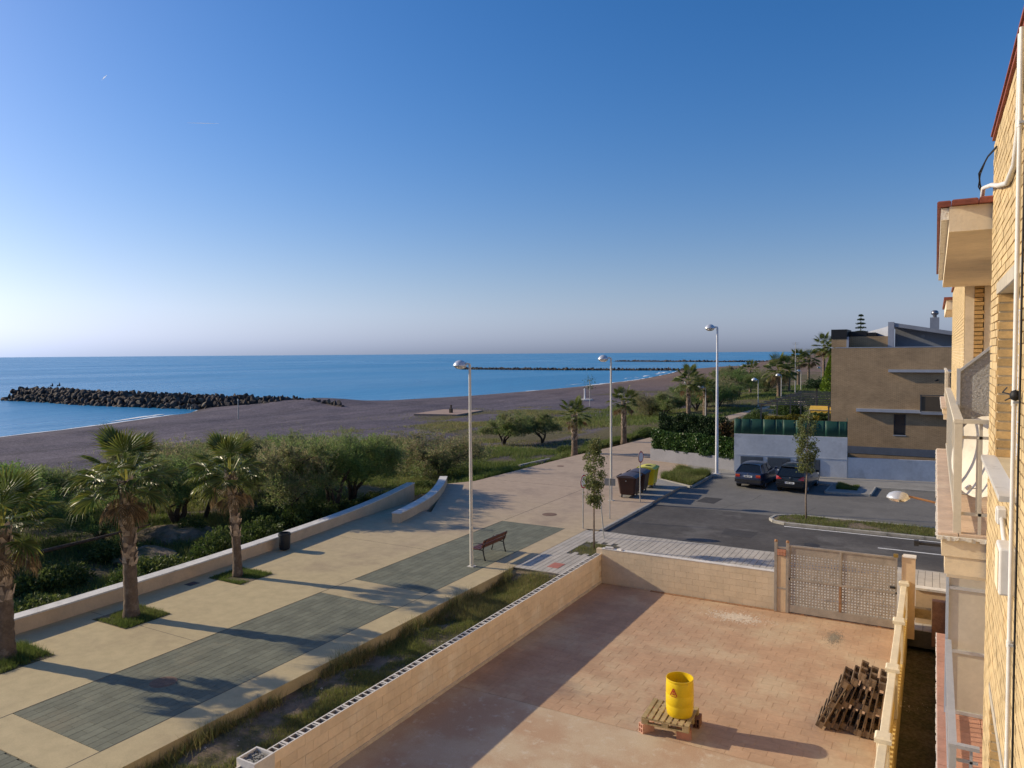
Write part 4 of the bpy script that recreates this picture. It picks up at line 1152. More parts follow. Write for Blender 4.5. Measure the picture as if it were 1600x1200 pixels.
# ---------------------------------------------------------------- street lamps
lamp_pole_m = M('cream_lamp_paint', (.62, .58, .50), rough=.45, var=.06, scale=2, bump=.05)
lamp_pole_w = M('white_lamp_paint', (.66, .66, .68), rough=.4, var=.06, scale=2, bump=.05)
dome_m = M('lamp_dome_shell', (.62, .63, .64), rough=.25, var=.04, bump=0, metal=.35, spec=.6)
bowl_m, _nt, _b = nt_new('lamp_bowl_clear')
_b.inputs['Base Color'].default_value = (.8, .82, .84, 1); _b.inputs['Roughness'].default_value = .1; _b.inputs['Transmission Weight'].default_value = .75; _b.inputs['IOR'].default_value = 1.3
def street_lamp(label, x, y, h, r0, r1, group, pm=lamp_pole_m, side=(-1, 0), dome=.28, z=0.0):
    root = empty('street_lamp', (x, y, z), 0, label, 'street lamp', group)
    hp = h - .16
    MB().tube([(0, 0, 0), (0, 0, hp * .5), (0, 0, hp)], [r0, (r0 + r1) / 2, r1], 14).build('pole', pm, root, smooth=True, sharp=40)
    MB().box(-r0 * 1.9, r0 * 1.9, -r0 * 1.9, r0 * 1.9, 0, .02).build('base_plate', pm, root)
    s = Vector((side[0], side[1], 0)).normalized(); cx = s * (dome + .13)
    MB().tube([(0, 0, hp - .02), (0, 0, hp + .03), tuple(s * .1 + Vector((0, 0, hp + .05))), tuple(s * .2 + Vector((0, 0, hp + .05)))], r1 * .8, 8).build('arm', pm, root, smooth=True)
    hd = MB().lathe([(.001, dome * .78), (dome * .3, dome * .74), (dome * .62, dome * .58), (dome * .85, dome * .34), (dome * .97, dome * .12), (dome, 0), (dome, -.02), (dome * .9, -.02)], 20, (cx.x, cx.y, hp - .02)).build('dome', dome_m, root, smooth=True)
    MB().lathe([(dome * .88, -.021), (dome * .8, -dome * .25), (dome * .5, -dome * .48), (.001, -dome * .55)], 16, (cx.x, cx.y, hp - .02)).build('bowl', bowl_m, hd, smooth=True)
    return root
street_lamp('cream street lamp beside the bench with domed head', -15.07, 23.26, 7.75, .07, .048, 'tall promenade lamps', side=(-1, -.2), dome=.26)
street_lamp('cream street lamp beside the brown bin with domed head', -15.17, 37.38, 7.85, .07, .048, 'tall promenade lamps', side=(-1, -.2), dome=.29)
street_lamp('tallest white street lamp in front of the hedge', -12.41, 48.93, 9.75, .11, .06, 'tall promenade lamps', lamp_pole_w, side=(-1, -.2), dome=.34)
for lab, x, y, h in [('small lamp between the two palms beyond the hedge', -23.5, 87.3, 4.0), ('small lamp by the winding path far beyond the hedge', -22.5, 112.3, 4.05), ('small lamp beside the bushy distant palm', -23.0, 134.0, 4.1),
                     ('small lamp below the distant palm pair', -24.4, 165, 4.1), ('farthest small lamp beside the shaggy palm', -23.8, 192, 4.2)]:
    street_lamp(lab, x, y, h, .07, .05, 'small lamps along the far promenade', side=(-1, -.2), dome=.42)

# ---------------------------------------------------------------- bench
wood_red = M('bench_hardwood', (.115, .040, .026), rough=.5, var=.18, scale=6, bump=.15, bscale=40)
iron = M('black_cast_iron', (.022, .022, .024), rough=.5, var=.15, bump=.1, spec=.5)
bench = empty('bench', (-15.3, 24.9, 0), 0, 'dark red wooden park bench with black legs facing the sea', 'bench')
for yy in (-.78, .78):
    leg = MB()
    leg.tube([(.30, yy, 0), (.24, yy, .2), (.20, yy, .42), (.27, yy, .62), (.36, yy, .86)], [.028, .026, .03, .024, .018], 8)
    leg.build('leg', iron, bench, smooth=True)
    MB().tube([(-.36, yy, 0), (-.30, yy, .2), (-.26, yy, .40), (-.02, yy, .41), (.2, yy, .40)], [.026, .024, .026, .022, .024], 8).build('leg', iron, bench, smooth=True)
    MB().tube([(-.27, yy, .40), (-.30, yy, .55), (-.24, yy, .63), (-.05, yy, .655), (.14, yy, .64), (.27, yy, .62)], .016, 8).build('armrest', iron, bench, smooth=True)
for k, xx in enumerate((-.25, -.105, .04)):
    MB().box(xx - .062, xx + .062, -.9, .9, .432, .465).build('seat_slat', wood_red, bench, bevel=.006)
for (z0, x0) in ((.50, .205), (.68, .27)):
    Mx = Matrix.Translation((x0, 0, z0)) @ Matrix.Rotation(R(20), 4, 'Y')
    MB().box(-.016, .016, -.9, .9, 0, .155, Mx).build('back_slat', wood_red, bench, bevel=.006)

# ---------------------------------------------------------------- litter bin
bin_m = M('black_litter_bin', (.020, .022, .026), rough=.45, var=.15, bump=.1)
lb = empty('litter_bin', (-23.05, 21.75, 0), 0, 'black round litter bin against the seat wall', 'litter bin')
lb.location = (-23.13, 21.6, 0)
MB().lathe([(.001, .05), (.2, .05), (.22, .1), (.24, .7), (.235, .72), (.2, .72), (.19, .4), (.001, .38)], 22).build('bucket', bin_m, lb, smooth=True, sharp=40)
MB().lathe([(.243, .60), (.258, .61), (.258, .66), (.243, .67)], 22).build('rim_band', bin_m, lb)
MB().tube([(0, 0, -.01), (0, 0, .06)], .09, 10).build('foot', bin_m, lb)

# ---------------------------------------------------------------- wheeled containers
def container(label, x, y, rz, col, lidcol, group, hole=False):
    bm_ = M('plastic_%s' % label[:12], col, rough=.45, var=.08, scale=3, bump=.08, bscale=20)
    lm = M('plastic_lid_%s' % label[:12], lidcol, rough=.45, var=.08, scale=3, bump=.08, bscale=20)
    root = empty('wheeled_container', (x, y, 0), rz, label, 'waste container', group)
    # body: tapered tub, length along local x
    def ring(z, lx, ly, c=.08):
        return [(lx - c, -ly, z), (lx, -ly + c, z), (lx, ly - c, z), (lx - c, ly, z), (-lx + c, ly, z), (-lx, ly - c, z), (-lx, -ly + c, z), (-lx + c, -ly, z)]
    mb = MB(); rings = [ring(.17, .50, .36), ring(.24, .56, .42), ring(.7, .61, .47), ring(1.06, .66, .52), ring(1.10, .70, .56), ring(1.14, .70, .56)]
    vs = [p for q in rings for p in q]; fs = [tuple(range(7, -1, -1)), tuple(40 + i for i in range(8))]
    for i in range(5):
        for k in range(8): fs.append((i * 8 + k, i * 8 + (k + 1) % 8, (i + 1) * 8 + (k + 1) % 8, (i + 1) * 8 + k))
    mb.add(vs, fs); mb.build('tub', bm_, root, bevel=.015)
    for xx in (-.36, -.12, .12, .36):
        MB().add([(xx - .05, -.405, .26), (xx + .05, -.405, .26), (xx + .06, -.545, 1.05), (xx - .06, -.545, 1.05), (xx - .03, -.445, .26), (xx + .03, -.445, .26), (xx + .035, -.565, 1.03), (xx - .035, -.565, 1.03)],
                 [(4, 5, 6, 7), (0, 4, 7, 3), (5, 1, 2, 6), (7, 6, 2, 3), (0, 1, 5, 4)]).build('rib', bm_, root)
    # lid, slightly humped
    lid = MB(); n = 7; V = []
    for i in range(n):
        t = i / (n - 1); yy = -.58 + 1.14 * t; zz = 1.145 + .13 * math.sin(math.pi * t) ** .6
        V += [(-.72, yy, zz), (.72, yy, zz)]
    F = [(2 * i, 2 * i + 1, 2 * i + 3, 2 * i + 2) for i in range(n - 1)]
    V += [(-.72, v[1], 1.142) for v in V[0:2 * n:2]] + [(.72, v[1], 1.142) for v in V[1:2 * n:2]]
    for i in range(n - 1):
        F.append((2 * n + i, 2 * i, 2 * i + 2, 2 * n + i + 1)); F.append((2 * i + 1, 3 * n + i, 3 * n + i + 1, 2 * i + 3))
    lid.add(V, F); ld = lid.build('lid', lm, root)
    if hole:
        MB().lathe([(.001, 0), (.17, 0), (.17, .012), (.15, .014)], 18, (0, 0, 1.276)).build('drop_hole', M('rubber_black', (.012, .012, .012), rough=.7, var=.1), ld)
    MB().box(-.5, .5, -.615, -.585, 1.15, 1.19).build('lid_handle', lm, root)
    rm_ = M('wheel_rubber', (.02, .02, .02), rough=.8, var=.15)
    for sx in (-1, 1):
        MB().tube([(sx * .70, 0, .98), (sx * .78, 0, .98)], .03, 8).build('lift_pin', M('galvanised', (.4, .4, .4), rough=.4, var=.1, metal=.7), root)
        for sy in (-1, 1):
            wh = MB().lathe([(.001, -.022), (.09, -.022), (.1, -.012), (.1, .012), (.09, .022), (.001, .022)], 16, (0, 0, 0), Matrix.Translation((sx * .45, sy * .31, .1)) @ Matrix.Rotation(R(90), 4, 'X')).build('wheel', rm_, root)
            MB().box(sx * .45 - .03, sx * .45 + .03, sy * .31 - .035, sy * .31 + .035, .1, .19).build('fork', iron, wh)
    return root
brown = (.050, .022, .016); 
container('brown wheeled waste container nearest the lamp post', -14.7, 38.9, R(-84), brown, (.075, .055, .06), 'waste containers')
container('brown wheeled waste container behind the front brown one', -14.75, 40.5, R(-84), brown, (.060, .040, .038), 'waste containers')
container('yellow wheeled waste container with a round lid opening', -14.8, 42.3, R(-82), (.62, .50, .02), (.60, .53, .06), 'waste containers', True)

# ---------------------------------------------------------------- traffic signs
sign_white = M('sign_white', (.75, .75, .75), rough=.4, var=.05, bump=0)
sign_red = M('sign_red', (.50, .03, .03), rough=.4, var=.06, bump=0)
galv = M('galvanised_post', (.42, .41, .38), rough=.5, var=.1, metal=.4, bump=.05)
def round_sign(label, x, y, h, rz, dia=.6):
    root = empty('traffic_sign', (x, y, 0), rz, label, 'traffic sign', 'round traffic signs')
    MB().tube([(0, 0, 0), (0, 0, h)], .03, 10).build('post', galv, root)
    Mx = Matrix.Translation((0, -.045, h - dia / 2 - .02)) @ Matrix.Rotation(R(90), 4, 'X')
    dsc = MB().lathe([(.001, -.008), (dia / 2, -.008), (dia / 2, .006), (.001, .006)], 28, (0, 0, 0), Mx).build('disc', galv, root)
    MB().lathe([(dia * .40, .0085), (dia / 2 - .004, .0085)], 28, (0, 0, 0), Mx).build('red_ring', sign_red, dsc)
    MB().lathe([(.001, .008), (dia * .40, .008)], 28, (0, 0, 0), Mx).build('white_face', sign_white, dsc)
    return root
round_sign('round red rimmed white sign on a post beside the bins', -13.67, 37.77, 2.75, R(84), .62)
round_sign('round red rimmed sign behind the street sapling', -13.85, 30.74, 2.5, R(84), .62)
sb = empty('sign_board', (-13.55, 33.2, 0), R(10), 'small grey rectangular sign panel seen behind the sapling', 'traffic sign')
MB().tube([(0, 0, 0), (0, 0, 1.95)], .028, 10).build('post', galv, sb)
MB().box(-.27, .27, .03, .04, 1.6, 1.95).build('panel', M('sign_back_grey', (.32, .31, .29), rough=.5, var=.1, metal=.4), sb)

# ---------------------------------------------------------------- manholes
mh_m = M('rusted_iron_cover', (.19, .115, .075), rough=.75, var=.2, scale=8, bump=.4)
def manhole(label, x, y, r=.31):
    root = empty('manhole_cover', (x, y, 0), 0, label, 'manhole cover', 'manhole covers on the promenade')
    MB().lathe([(r * .90, .004), (r, .006), (r * 1.03, .003)], 28).build('frame', mh_m, root)
    ld = MB().lathe([(.001, .007), (r * .88, .007), (r * .89, .002)], 28).build('cover', mh_m, root)
manhole('round rusty manhole cover in the grey panel under the palm shadow', -16.36, 11.3)
manhole('round rusty manhole cover on the beige plaza beyond the bench', -16.55, 32.7, .36)
manhole('small dark drain cover near the promenade edge beyond the bench', -23.0, 47.2, .26)
gr = tag(MB().box(-22.75, -22.4, 16.6, 17.0, .0, .006).build('drain_cover', dm), 'small square drain cover by the seat wall', 'drain cover')

# ---------------------------------------------------------------- street saplings
def sapling(label, x, y, z, h, z0, w, seed, stake=None, L=.095):
    r = np.random.default_rng(seed); rn = random.Random(seed)
    root = empty('sapling', (x, y, z), 0, label, 'tree', 'columnar street saplings')
    tb = MB(); pts = [(0, 0, -.1)] + [(rn.uniform(-.04, .04), rn.uniform(-.04, .04), h * t) for t in (.2, .4, .6, .8, .98)]
    tb.tube(pts, [.045, .04, .034, .026, .018, .006], 8)
    for k in range(26):
        t = rn.uniform(z0 / h, .93); a = rn.uniform(0, 6.28); q = Vector((0, 0, h * t)); l = w * rn.uniform(.5, 1.0)
        tb.tube([q, q + Vector((math.cos(a) * l * .5, math.sin(a) * l * .5, l * .55)), q + Vector((math.cos(a) * l * .75, math.sin(a) * l * .75, l * 1.2))], [.012, .008, .004], 4)
    tb.build('trunk', pale_bark, root, smooth=True)
    n = 3300; t = r.random(n); zz = z0 + (h + .1 - z0) * t
    lump = .55 + .9 * vnoise(zz * 2.2, zz * 0 + seed, .6, seed)
    prof = np.sin(np.pi * np.clip(t * .92 + .06, 0, 1)) ** .55 * w * lump
    # clumps
    nc = 70; ct = r.random(nc); ca = r.uniform(0, 6.283, nc); ci = r.integers(0, nc, n)
    zz = z0 + (h - z0) * ct[ci] + r.normal(0, .09, n)
    pr_ = (np.sin(np.pi * np.clip(ct[ci] * .92 + .06, 0, 1)) ** .55 * w * (.5 + .9 * vnoise(ct[ci] * 9, ci * 0.0, .6, seed))) * .75
    P = np.stack([np.cos(ca[ci]) * pr_ + r.normal(0, .085, n), np.sin(ca[ci]) * pr_ + r.normal(0, .085, n), np.maximum(zz, z0 - .05)], 1)
    D = unit(rand_dirs(n, r) + np.array([0, 0, .4])); S = unit(np.cross(D, rand_dirs(n, r)))
    V, F = quads_from(P, D, S, L * r.uniform(.7, 1.4, n), L * .6 * r.uniform(.7, 1.3, n))
    np_mesh('crown', V, F, euon_m, root, {'tint': np.repeat(np.clip(r.random(nc)[ci] + r.normal(0, .15, n), 0, 1), 4)})
    return root
sapling('slender columnar sapling in the pavement pit with a stake', -12.04, 27.8, -.03, 4.55, 1.75, .40, 81)
sapling('slender columnar sapling on the traffic island', -5.25, 37.5, -.02, 5.1, 2.3, .52, 82)
st = tag(MB().tube([(-12.35, 29.6, -.02), (-12.6, 29.75, 1.95)], .03, 8).build('stake', galv), 'leaning pale stake beside the pavement sapling', 'stake')

# ---------------------------------------------------------------- hedge, garden wall, screen
grey_low = M('grey_lilac_render', (.27, .265, .28), rough=.85, var=.08, scale=1.2, bump=.2, bscale=40)
white_w = M('weathered_white_render', (.58, .59, .60), rough=.85, var=.09, scale=.7, bump=.2, bscale=40, col2=(.44, .445, .45), mask=(.52, .72), mscale=.6)
def oriented_wall(name, label, a, b, h, t, mat, cap=None, z0=-.3):
    a, b = Vector(a), Vector(b); d = b - a; rz = math.atan2(d.y, d.x)
    root = empty(name, (a.x, a.y, 0), rz, label, 'wall')
    MB().box(0, d.length, 0, t, z0, h).build('wall_body', mat, root)
    if cap: MB().box(-.02, d.length + .02, -.03, t + .03, h + .002, h + .05).build('coping', cap, root)
    return root, d.length
hw, hl = oriented_wall('hedge_wall', 'low grey rendered wall under the dark hedge', (-18.35, 52.9), (-11.62, 50.62), .88, .2, grey_low)
MB().box(-.02, .18, .2, 16, -.3, .95).build('side_return', grey_low, hw)
ww, wl_ = oriented_wall('garden_wall', 'tall weathered white garden wall with three dark vents', (-11.6, 50.25), (-4.75, 50.95), 2.56, .22, white_w, None)
MB().box(wl_ - .2, wl_ + .02, .22, 4, -.3, 2.56).build('side_return', white_w, ww)
MB().box(.02, wl_ - .01, -.02, -.001, 1.16, 1.2).build('string_course', white_w, ww)
vent_m = M('grey_vent_metal', (.12, .135, .15), rough=.5, var=.1, metal=.3)
for k, x in enumerate((.42, 2.12, 3.9)):
    vt = MB().box(x, x + 1.42, -.03, -.004, .02, 1.08).build('vent_frame', vent_m, ww)
    for j in range(12):
        MB().box(x + .05, x + 1.37, -.05, -.031, .07 + j * .081, .07 + j * .081 + .055).build('slat', vent_m, vt)
lw, ll = oriented_wall('garden_wall', 'lower white garden wall right of the vents', (-4.74, 51.0), (9, 53.2), 1.28, .2, white_w, None)
# green screen of bowed panels
gs_m = M('green_screen_cloth', (.010, .058, .042), rough=.6, var=.12, scale=2, bump=.15, bscale=30)
gsr = empty('garden_screen', (-11.61, 50.36, 2.56), math.atan2(.7, 6.85), 'dark green windbreak screen on top of the white wall', 'screen')
npn = 10; pw = wl_ / npn
_e = [0.0]
while _e[-1] < wl_ - .45: _e.append(min(_e[-1] + random.choice((.42, .6, .8, .95)), wl_))
_e[-1] = wl_
for i in range(len(_e) - 1):
    px0, pw = _e[i], _e[i + 1] - _e[i]
    mb = MB(); n = 6; bow = random.uniform(.01, .045) * random.choice((1, -1)); V = []
    for k in range(n + 1):
        t = k / n; V += [(px0 + .004 + t * (pw - .008), bow * math.sin(math.pi * t), -.03), (px0 + .004 + t * (pw - .008), bow * math.sin(math.pi * t) * 1.2, 1.0)]
    mb.add(V, [(2 * k, 2 * k + 2, 2 * k + 3, 2 * k + 1) for k in range(n)])
    o = mb.build('screen_panel', gs_m, gsr, smooth=True); so = o.modifiers.new('solid', 'SOLIDIFY'); so.thickness = .012
    MB().tube([(px0, .07, -.1), (px0, .07, 1.0)], .022, 6).build('post', M('screen_post', (.02, .05, .04), rough=.5, var=.1), gsr)
mb = MB().box(wl_ - .02, wl_ + .01, .02, 3.0, 0, 1.0); mb.build('screen_panel', gs_m, gsr)
# ivy covered fence and clipped cypress hedge behind
def leaf_box(name, mat, parent, x0, x1, y0, y1, z0, z1, n, L, seed, t=(.1, .9), lump=.1, up=.0):
    r = np.random.default_rng(seed)
    x = r.uniform(x0, x1, n); z = z0 + (z1 - z0) * r.random(n); y = y0 + (y1 - y0) * (r.random(n) ** 1.6)
    top = (vnoise(x, x * 0, .7, seed) - .5) * 2 * lump
    z = z + top * (z - z0) / (z1 - z0); y = y + (vnoise(x, z, .45, seed + 2) - .5) * .28
    P = np.stack([x, y, z], 1); D = unit(rand_dirs(n, r) + np.array([0, -.5, up])); S = unit(np.cross(D, rand_dirs(n, r)))
    V, F = quads_from(P, D, S, L * r.uniform(.6, 1.4, n), L * .65 * r.uniform(.6, 1.3, n))
    tt = np.clip(t[0] + (t[1] - t[0]) * vnoise(x, z, .6, seed + 5) + r.normal(0, .15, n), 0, 1)
    return np_mesh(name, V, F, mat, parent, {'tint': np.repeat(tt, 4)})
iv_root = empty('ivy_fence', (-18.3, 53.0, 0), math.atan2(-2.28, 6.73), 'dark ivy covered fence on the low grey wall', 'hedge')
leaf_box('ivy_leaves', ivy_m, iv_root, .1, hl - .03, -.12, .35, .80, 2.25, 9500, .15, 91)
fm_ = MB(); fm_.box(.05, hl - .05, .16, .22, .88, 2.1); fm_.build('fence_panel', M('dark_fence', (.012, .016, .010), rough=.9, var=.2), iv_root)
hd_root = empty('cypress_hedge', (-18.1, 53.35, 0), math.atan2(-2.28, 6.73), 'ragged dark cypress hedge above the ivy fence', 'hedge')
leaf_box('hedge_foliage', hedge_m, hd_root, .2, hl - 1.6, .1, 1.1, 1.6, 3.45, 20000, .13, 92, (.0, .8), .3, 1.6)
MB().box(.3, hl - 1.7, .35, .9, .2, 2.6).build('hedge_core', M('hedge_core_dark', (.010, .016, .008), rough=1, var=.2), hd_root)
rs = empty('russet_bush', (-12.35, 51.9, 0), 0, 'russet leaved bush at the right end of the hedge', 'bush')
russ = leaf_mat('russet_leaf', (.15, .085, .03), (.10, .09, .03), (.18, .08, .04), trans=.3)
leaf_box('foliage', russ, rs, -.75, .7, -.2, 1.0, 1.0, 3.2, 3800, .14, 93, lump=.3)
MB().tube([(0, .4, 0), (.05, .45, 1.6)], [.06, .03], 6).build('stem', bark_m, rs)

# ---------------------------------------------------------------- garden behind the wall
garden = MB().prism([(-18.2, 53.2), (-11.4, 50.75), (-4.95, 51.4), (-4.95, 54), (-6.3, 57.2), (-6.3, 92), (-17.6, 92), (-18.1, 70)], -.3, 1.2).build('garden_terrace', M('garden_earth', (.10, .095, .05), rough=.95, var=.25, scale=1.5, bump=.5))
tag(garden, 'raised planted garden behind the white wall', 'garden', kind='structure')
dark_steel = M('dark_grey_steel', (.055, .062, .07), rough=.5, var=.1, metal=.3)
pg = empty('pergola', (-11.3, 57.5, 1.2), 0, 'dark steel pergola over the garden beside the brick house', 'pergola')
for yy in (0, 6.5, 13, 19):
    for xx in (0, 4.7):
        MB().box(xx - .05, xx + .05, yy - .05, yy + .05, 0, 2.75).build('post', dark_steel, pg)
for xx in (0, 4.7): MB().box(xx - .04, xx + .04, -.3, 19.3, 2.752, 2.87).build('side_beam', dark_steel, pg)
for k in range(9): MB().box(-.25, 4.95, k * 2.35 - .03, k * 2.35 + .03, 2.872, 2.96).build('rafter', dark_steel, pg)
aw_m = M('yellow_striped_awning', (.55, .36, .06), rough=.8, var=.12, scale=3, bump=.1)
awn = empty('awning', (-8.0, 58.0, 0), 0, 'mustard yellow scalloped awning against the brick house', 'awning')
mb = MB(); n = 12; V = []
for k in range(n + 1):
    xx = 1.7 * k / n; V += [(xx, 0, 3.62 - .12 * abs(math.sin(k * math.pi / 3))), (xx, .02, 3.72), (xx, .9, 4.02)]
mb.add(V, [(3 * k + j, 3 * k + 3 + j, 3 * k + 4 + j, 3 * k + 1 + j) for k in range(n) for j in range(2)])
o = mb.build('canopy', aw_m, awn); o.modifiers.new('solid', 'SOLIDIFY').thickness = .02
MB().tube([(0, .0, 3.72), (1.7, .0, 3.72)], .025, 6).build('front_bar', galv, awn)
MB().tube([(.05, .02, 1.2), (.05, .02, 3.72)], .025, 6).build('support', galv, awn)
for k, (x, y, s, lab) in enumerate([(-10.9, 52.6, 1.0, 'yellow green garden shrub just behind the green screen'), (-9.4, 53.8, .9, 'leafy garden shrub in the middle of the screened garden'), (-7.4, 53.5, .9, 'garden shrub near the brick house corner'),
                                  (-12.6, 56.5, 1.1, 'garden shrub at the left pergola post'), (-14.3, 60.5, 1.3, 'round garden shrub behind the hedge'), (-12.7, 66.5, 1.2, 'dark garden shrub beside the pergola'),
                                  (-14.5, 72, 1.4, 'green garden shrub far left of the pergola'), (-10.0, 80, 1.6, 'broad garden shrub beyond the pergola'), (-13.5, 84, 1.7, 'dark garden mound near the far path')]):
    place_shrub(k % 2, x, y, s, lab, 'garden shrubs behind the white wall', 1.2 if y < 90 else 0)
yel_leaf = leaf_mat('yellow_hedge_leaf', (.22, .19, .02), (.12, .14, .02), (.26, .21, .03), trans=.3)
yh = empty('yellow_hedge', (-10.2, 60.0, 1.2), 0, 'low yellow leaved hedge under the pergola', 'hedge')
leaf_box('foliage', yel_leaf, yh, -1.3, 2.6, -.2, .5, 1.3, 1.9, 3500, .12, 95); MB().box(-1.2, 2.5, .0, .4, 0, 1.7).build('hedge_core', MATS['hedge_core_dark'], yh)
# topiary and conifers further off
tp = empty('round_topiary', (-14.2, 110, 0), 0, 'clipped dark green dome shaped tree beside the far path', 'tree')
o = link_mesh('crown', shrub_mesh(96, 1.7, 1.7, 1.5, 5000, .16, hedge_m, .2, 1.0), None, tp); o.location = (0, 0, 2.9)
MB().tube([(0, 0, 0), (0, 0, 3.2)], [.14, .1], 8).build('trunk', bark_m, tp)
cy = empty('cypress_tree', (-10.2, 90.5, 0), 0, 'bright yellow green cypress beside the brick house', 'tree')
def cone_leaves(seed, h, rmax, n, L, mat):
    r = np.random.default_rng(seed); t = r.random(n) ** .8; a = r.uniform(0, 6.283, n); q = rmax * np.sin(np.pi * np.clip((1 - t) * .62 + .02, 0, 1)) * (r.random(n) ** .3) * (1 + .25 * (vnoise(a * 2, t * 9, .7, seed) - .5))
    P = np.stack([np.cos(a) * q, np.sin(a) * q, t * h + .3], 1); D = unit(np.stack([np.cos(a) * .5, np.sin(a) * .5, np.ones(n)], 1) + r.normal(0, .3, (n, 3))); S = unit(np.cross(D, rand_dirs(n, r)))
    V, F = quads_from(P, D, S, L * r.uniform(.6, 1.4, n), L * .5 * r.uniform(.6, 1.3, n)); return V, F, t
lime = leaf_mat('lime_conifer_leaf', (.10, .17, .012), (.17, .24, .02), (.07, .12, .01), trans=.3)
V, F, t = cone_leaves(97, 7.2, 1.3, 6000, .22, lime); np_mesh('crown', V, F, lime, cy, {'tint': np.repeat(t, 4)})
MB().tube([(0, 0, 0), (0, 0, 5)], [.15, .04], 7).build('trunk', bark_m, cy)
nf = empty('araucaria_tree', (-8.75, 110, 0), 0, 'tiered araucaria rising behind the brick house roof', 'tree')
MB().tube([(0, 0, 0), (0, 0, 12.9)], [.25, .03], 8).build('trunk', bark_m, nf)
wm = MB(); VV = []; FF = []; off = 0
for k in range(11):
    z = 7.0 + 5.8 * (k / 10) ** .9; l = 1.5 * (1 - (k / 10.6)) + .18
    for j in range(8):
        a = j * .785 + k * .4; e = (math.cos(a) * l, math.sin(a) * l, z - .12 * l)
        wm.tube([(0, 0, z), e], [.03, .012], 4)
        r = np.random.default_rng(k * 9 + j); n = 60; u = r.random(n)
        P = np.stack([u * e[0], u * e[1], z - .12 * l * u], 1) + r.normal(0, .05, (n, 3)); D = unit(rand_dirs(n, r) + np.array([e[0], e[1], .6])); S = unit(np.cross(D, rand_dirs(n, r)))
        v, f = quads_from(P, D, S, np.full(n, .2), np.full(n, .07)); VV.append(v); FF.append(f + off); off += len(v)
wm.build('branches', bark_m, nf); np_mesh('crown', np.concatenate(VV), np.concatenate(FF), hedge_m, nf, {'tint': np.full(off, .4)})
ms = empty('antenna_mast', (-23.2, 150, 0), 0, 'thin antenna mast in the distant palm grove', 'mast')
MB().tube([(0, 0, 0), (0, 0, 9.8)], [.1, .05], 8).build('pole', galv, ms)
for z, l in ((9.6, .7), (9.3, .5), (8.5, .9)): MB().box(-l, l, -.03, .03, z, z + .05).build('aerial', galv, ms)
bf = empty('sports_screen', (-19, 215, 0), 0, 'blue sports court screen behind the distant palms', 'screen')
MB().box(-6, 8, -.05, .05, .2, 4.2).build('screen_cloth', M('blue_screen', (.02, .09, .28), rough=.7, var=.15), bf)
for x in (-6, -2.5, 1, 4.5, 8): MB().tube([(x, .1, 0), (x, .1, 4.4)], .05, 6).build('post', galv, bf)
for k, (x, y, s, lab) in enumerate([(-17.5, 100, 1.6, 'dark bush at the bend of the far path'), (-15.0, 118, 1.8, 'low green hedge mound near the dome topiary'), (-18.5, 128, 1.5, 'bush beside the far lamp'), (-12.5, 135, 2.0, 'wide bush near the far right palms')]):
    place_shrub(k % 2, x, y, s, lab, 'bushes along the far path', -.05)

# ---------------------------------------------------------------- brick house
def brick_mat():
    m, nt, b = nt_new('tan_facing_brick')
    tc = nt.nodes.new('ShaderNodeNewGeometry'); sep = nt.nodes.new('ShaderNodeSeparateXYZ'); lnk(nt, tc.outputs['Position'], sep.inputs[0])
    cmb = nt.nodes.new('ShaderNodeCombineXYZ'); lnk(nt, nmath(nt, 'ADD', sep.outputs['X'], sep.outputs['Y']), cmb.inputs['X']); lnk(nt, sep.outputs['Z'], cmb.inputs['Y'])
    br = nt.nodes.new('ShaderNodeTexBrick'); lnk(nt, cmb.outputs[0], br.inputs['Vector'])
    br.inputs['Color1'].default_value = (.43, .29, .16, 1); br.inputs['Color2'].default_value = (.36, .24, .13, 1); br.inputs['Mortar'].default_value = (.22, .16, .10, 1)
    br.inputs['Scale'].default_value = 1; br.inputs['Brick Width'].default_value = .25; br.inputs['Row Height'].default_value = .065; br.inputs['Mortar Size'].default_value = .009; br.inputs['Bias'].default_value = -.1
    n = nodes_noise(nt, tc.outputs['Position'], .8, 5, .6); n2 = nodes_noise(nt, tc.outputs['Position'], 5, 3, .6)
    c = nscale(nt, br.outputs['Color'], nmath(nt, 'MULTIPLY', nramp(nt, n, .3, .7, .88, 1.12), nramp(nt, n2, .3, .7, .95, 1.05)))
    lnk(nt, c, b.inputs['Base Color']); b.inputs['Roughness'].default_value = .9
    bm_ = nt.nodes.new('ShaderNodeBump'); bm_.inputs['Strength'].default_value = .4; bm_.inputs['Distance'].default_value = .01; bm_.invert = True
    lnk(nt, br.outputs['Fac'], bm_.inputs['Height']); lnk(nt, bm_.outputs[0], b.inputs['Normal'])
    return m
brick_t = brick_mat()
zinc = M('grey_zinc_render', (.24, .255, .29), rough=.6, var=.08, scale=1, bump=.1)
zinc_l = M('pale_zinc_trim', (.33, .35, .40), rough=.5, var=.06, bump=.05)
dark_win = glass_mat('dark_window_glass', (.012, .02, .028), .08)
house = empty('brick_house', (-6.35, 56.5, 0), 0, 'tan brick house with grey pitched roof and slim horizontal fins', 'house')
D_ = 17
wall = MB()
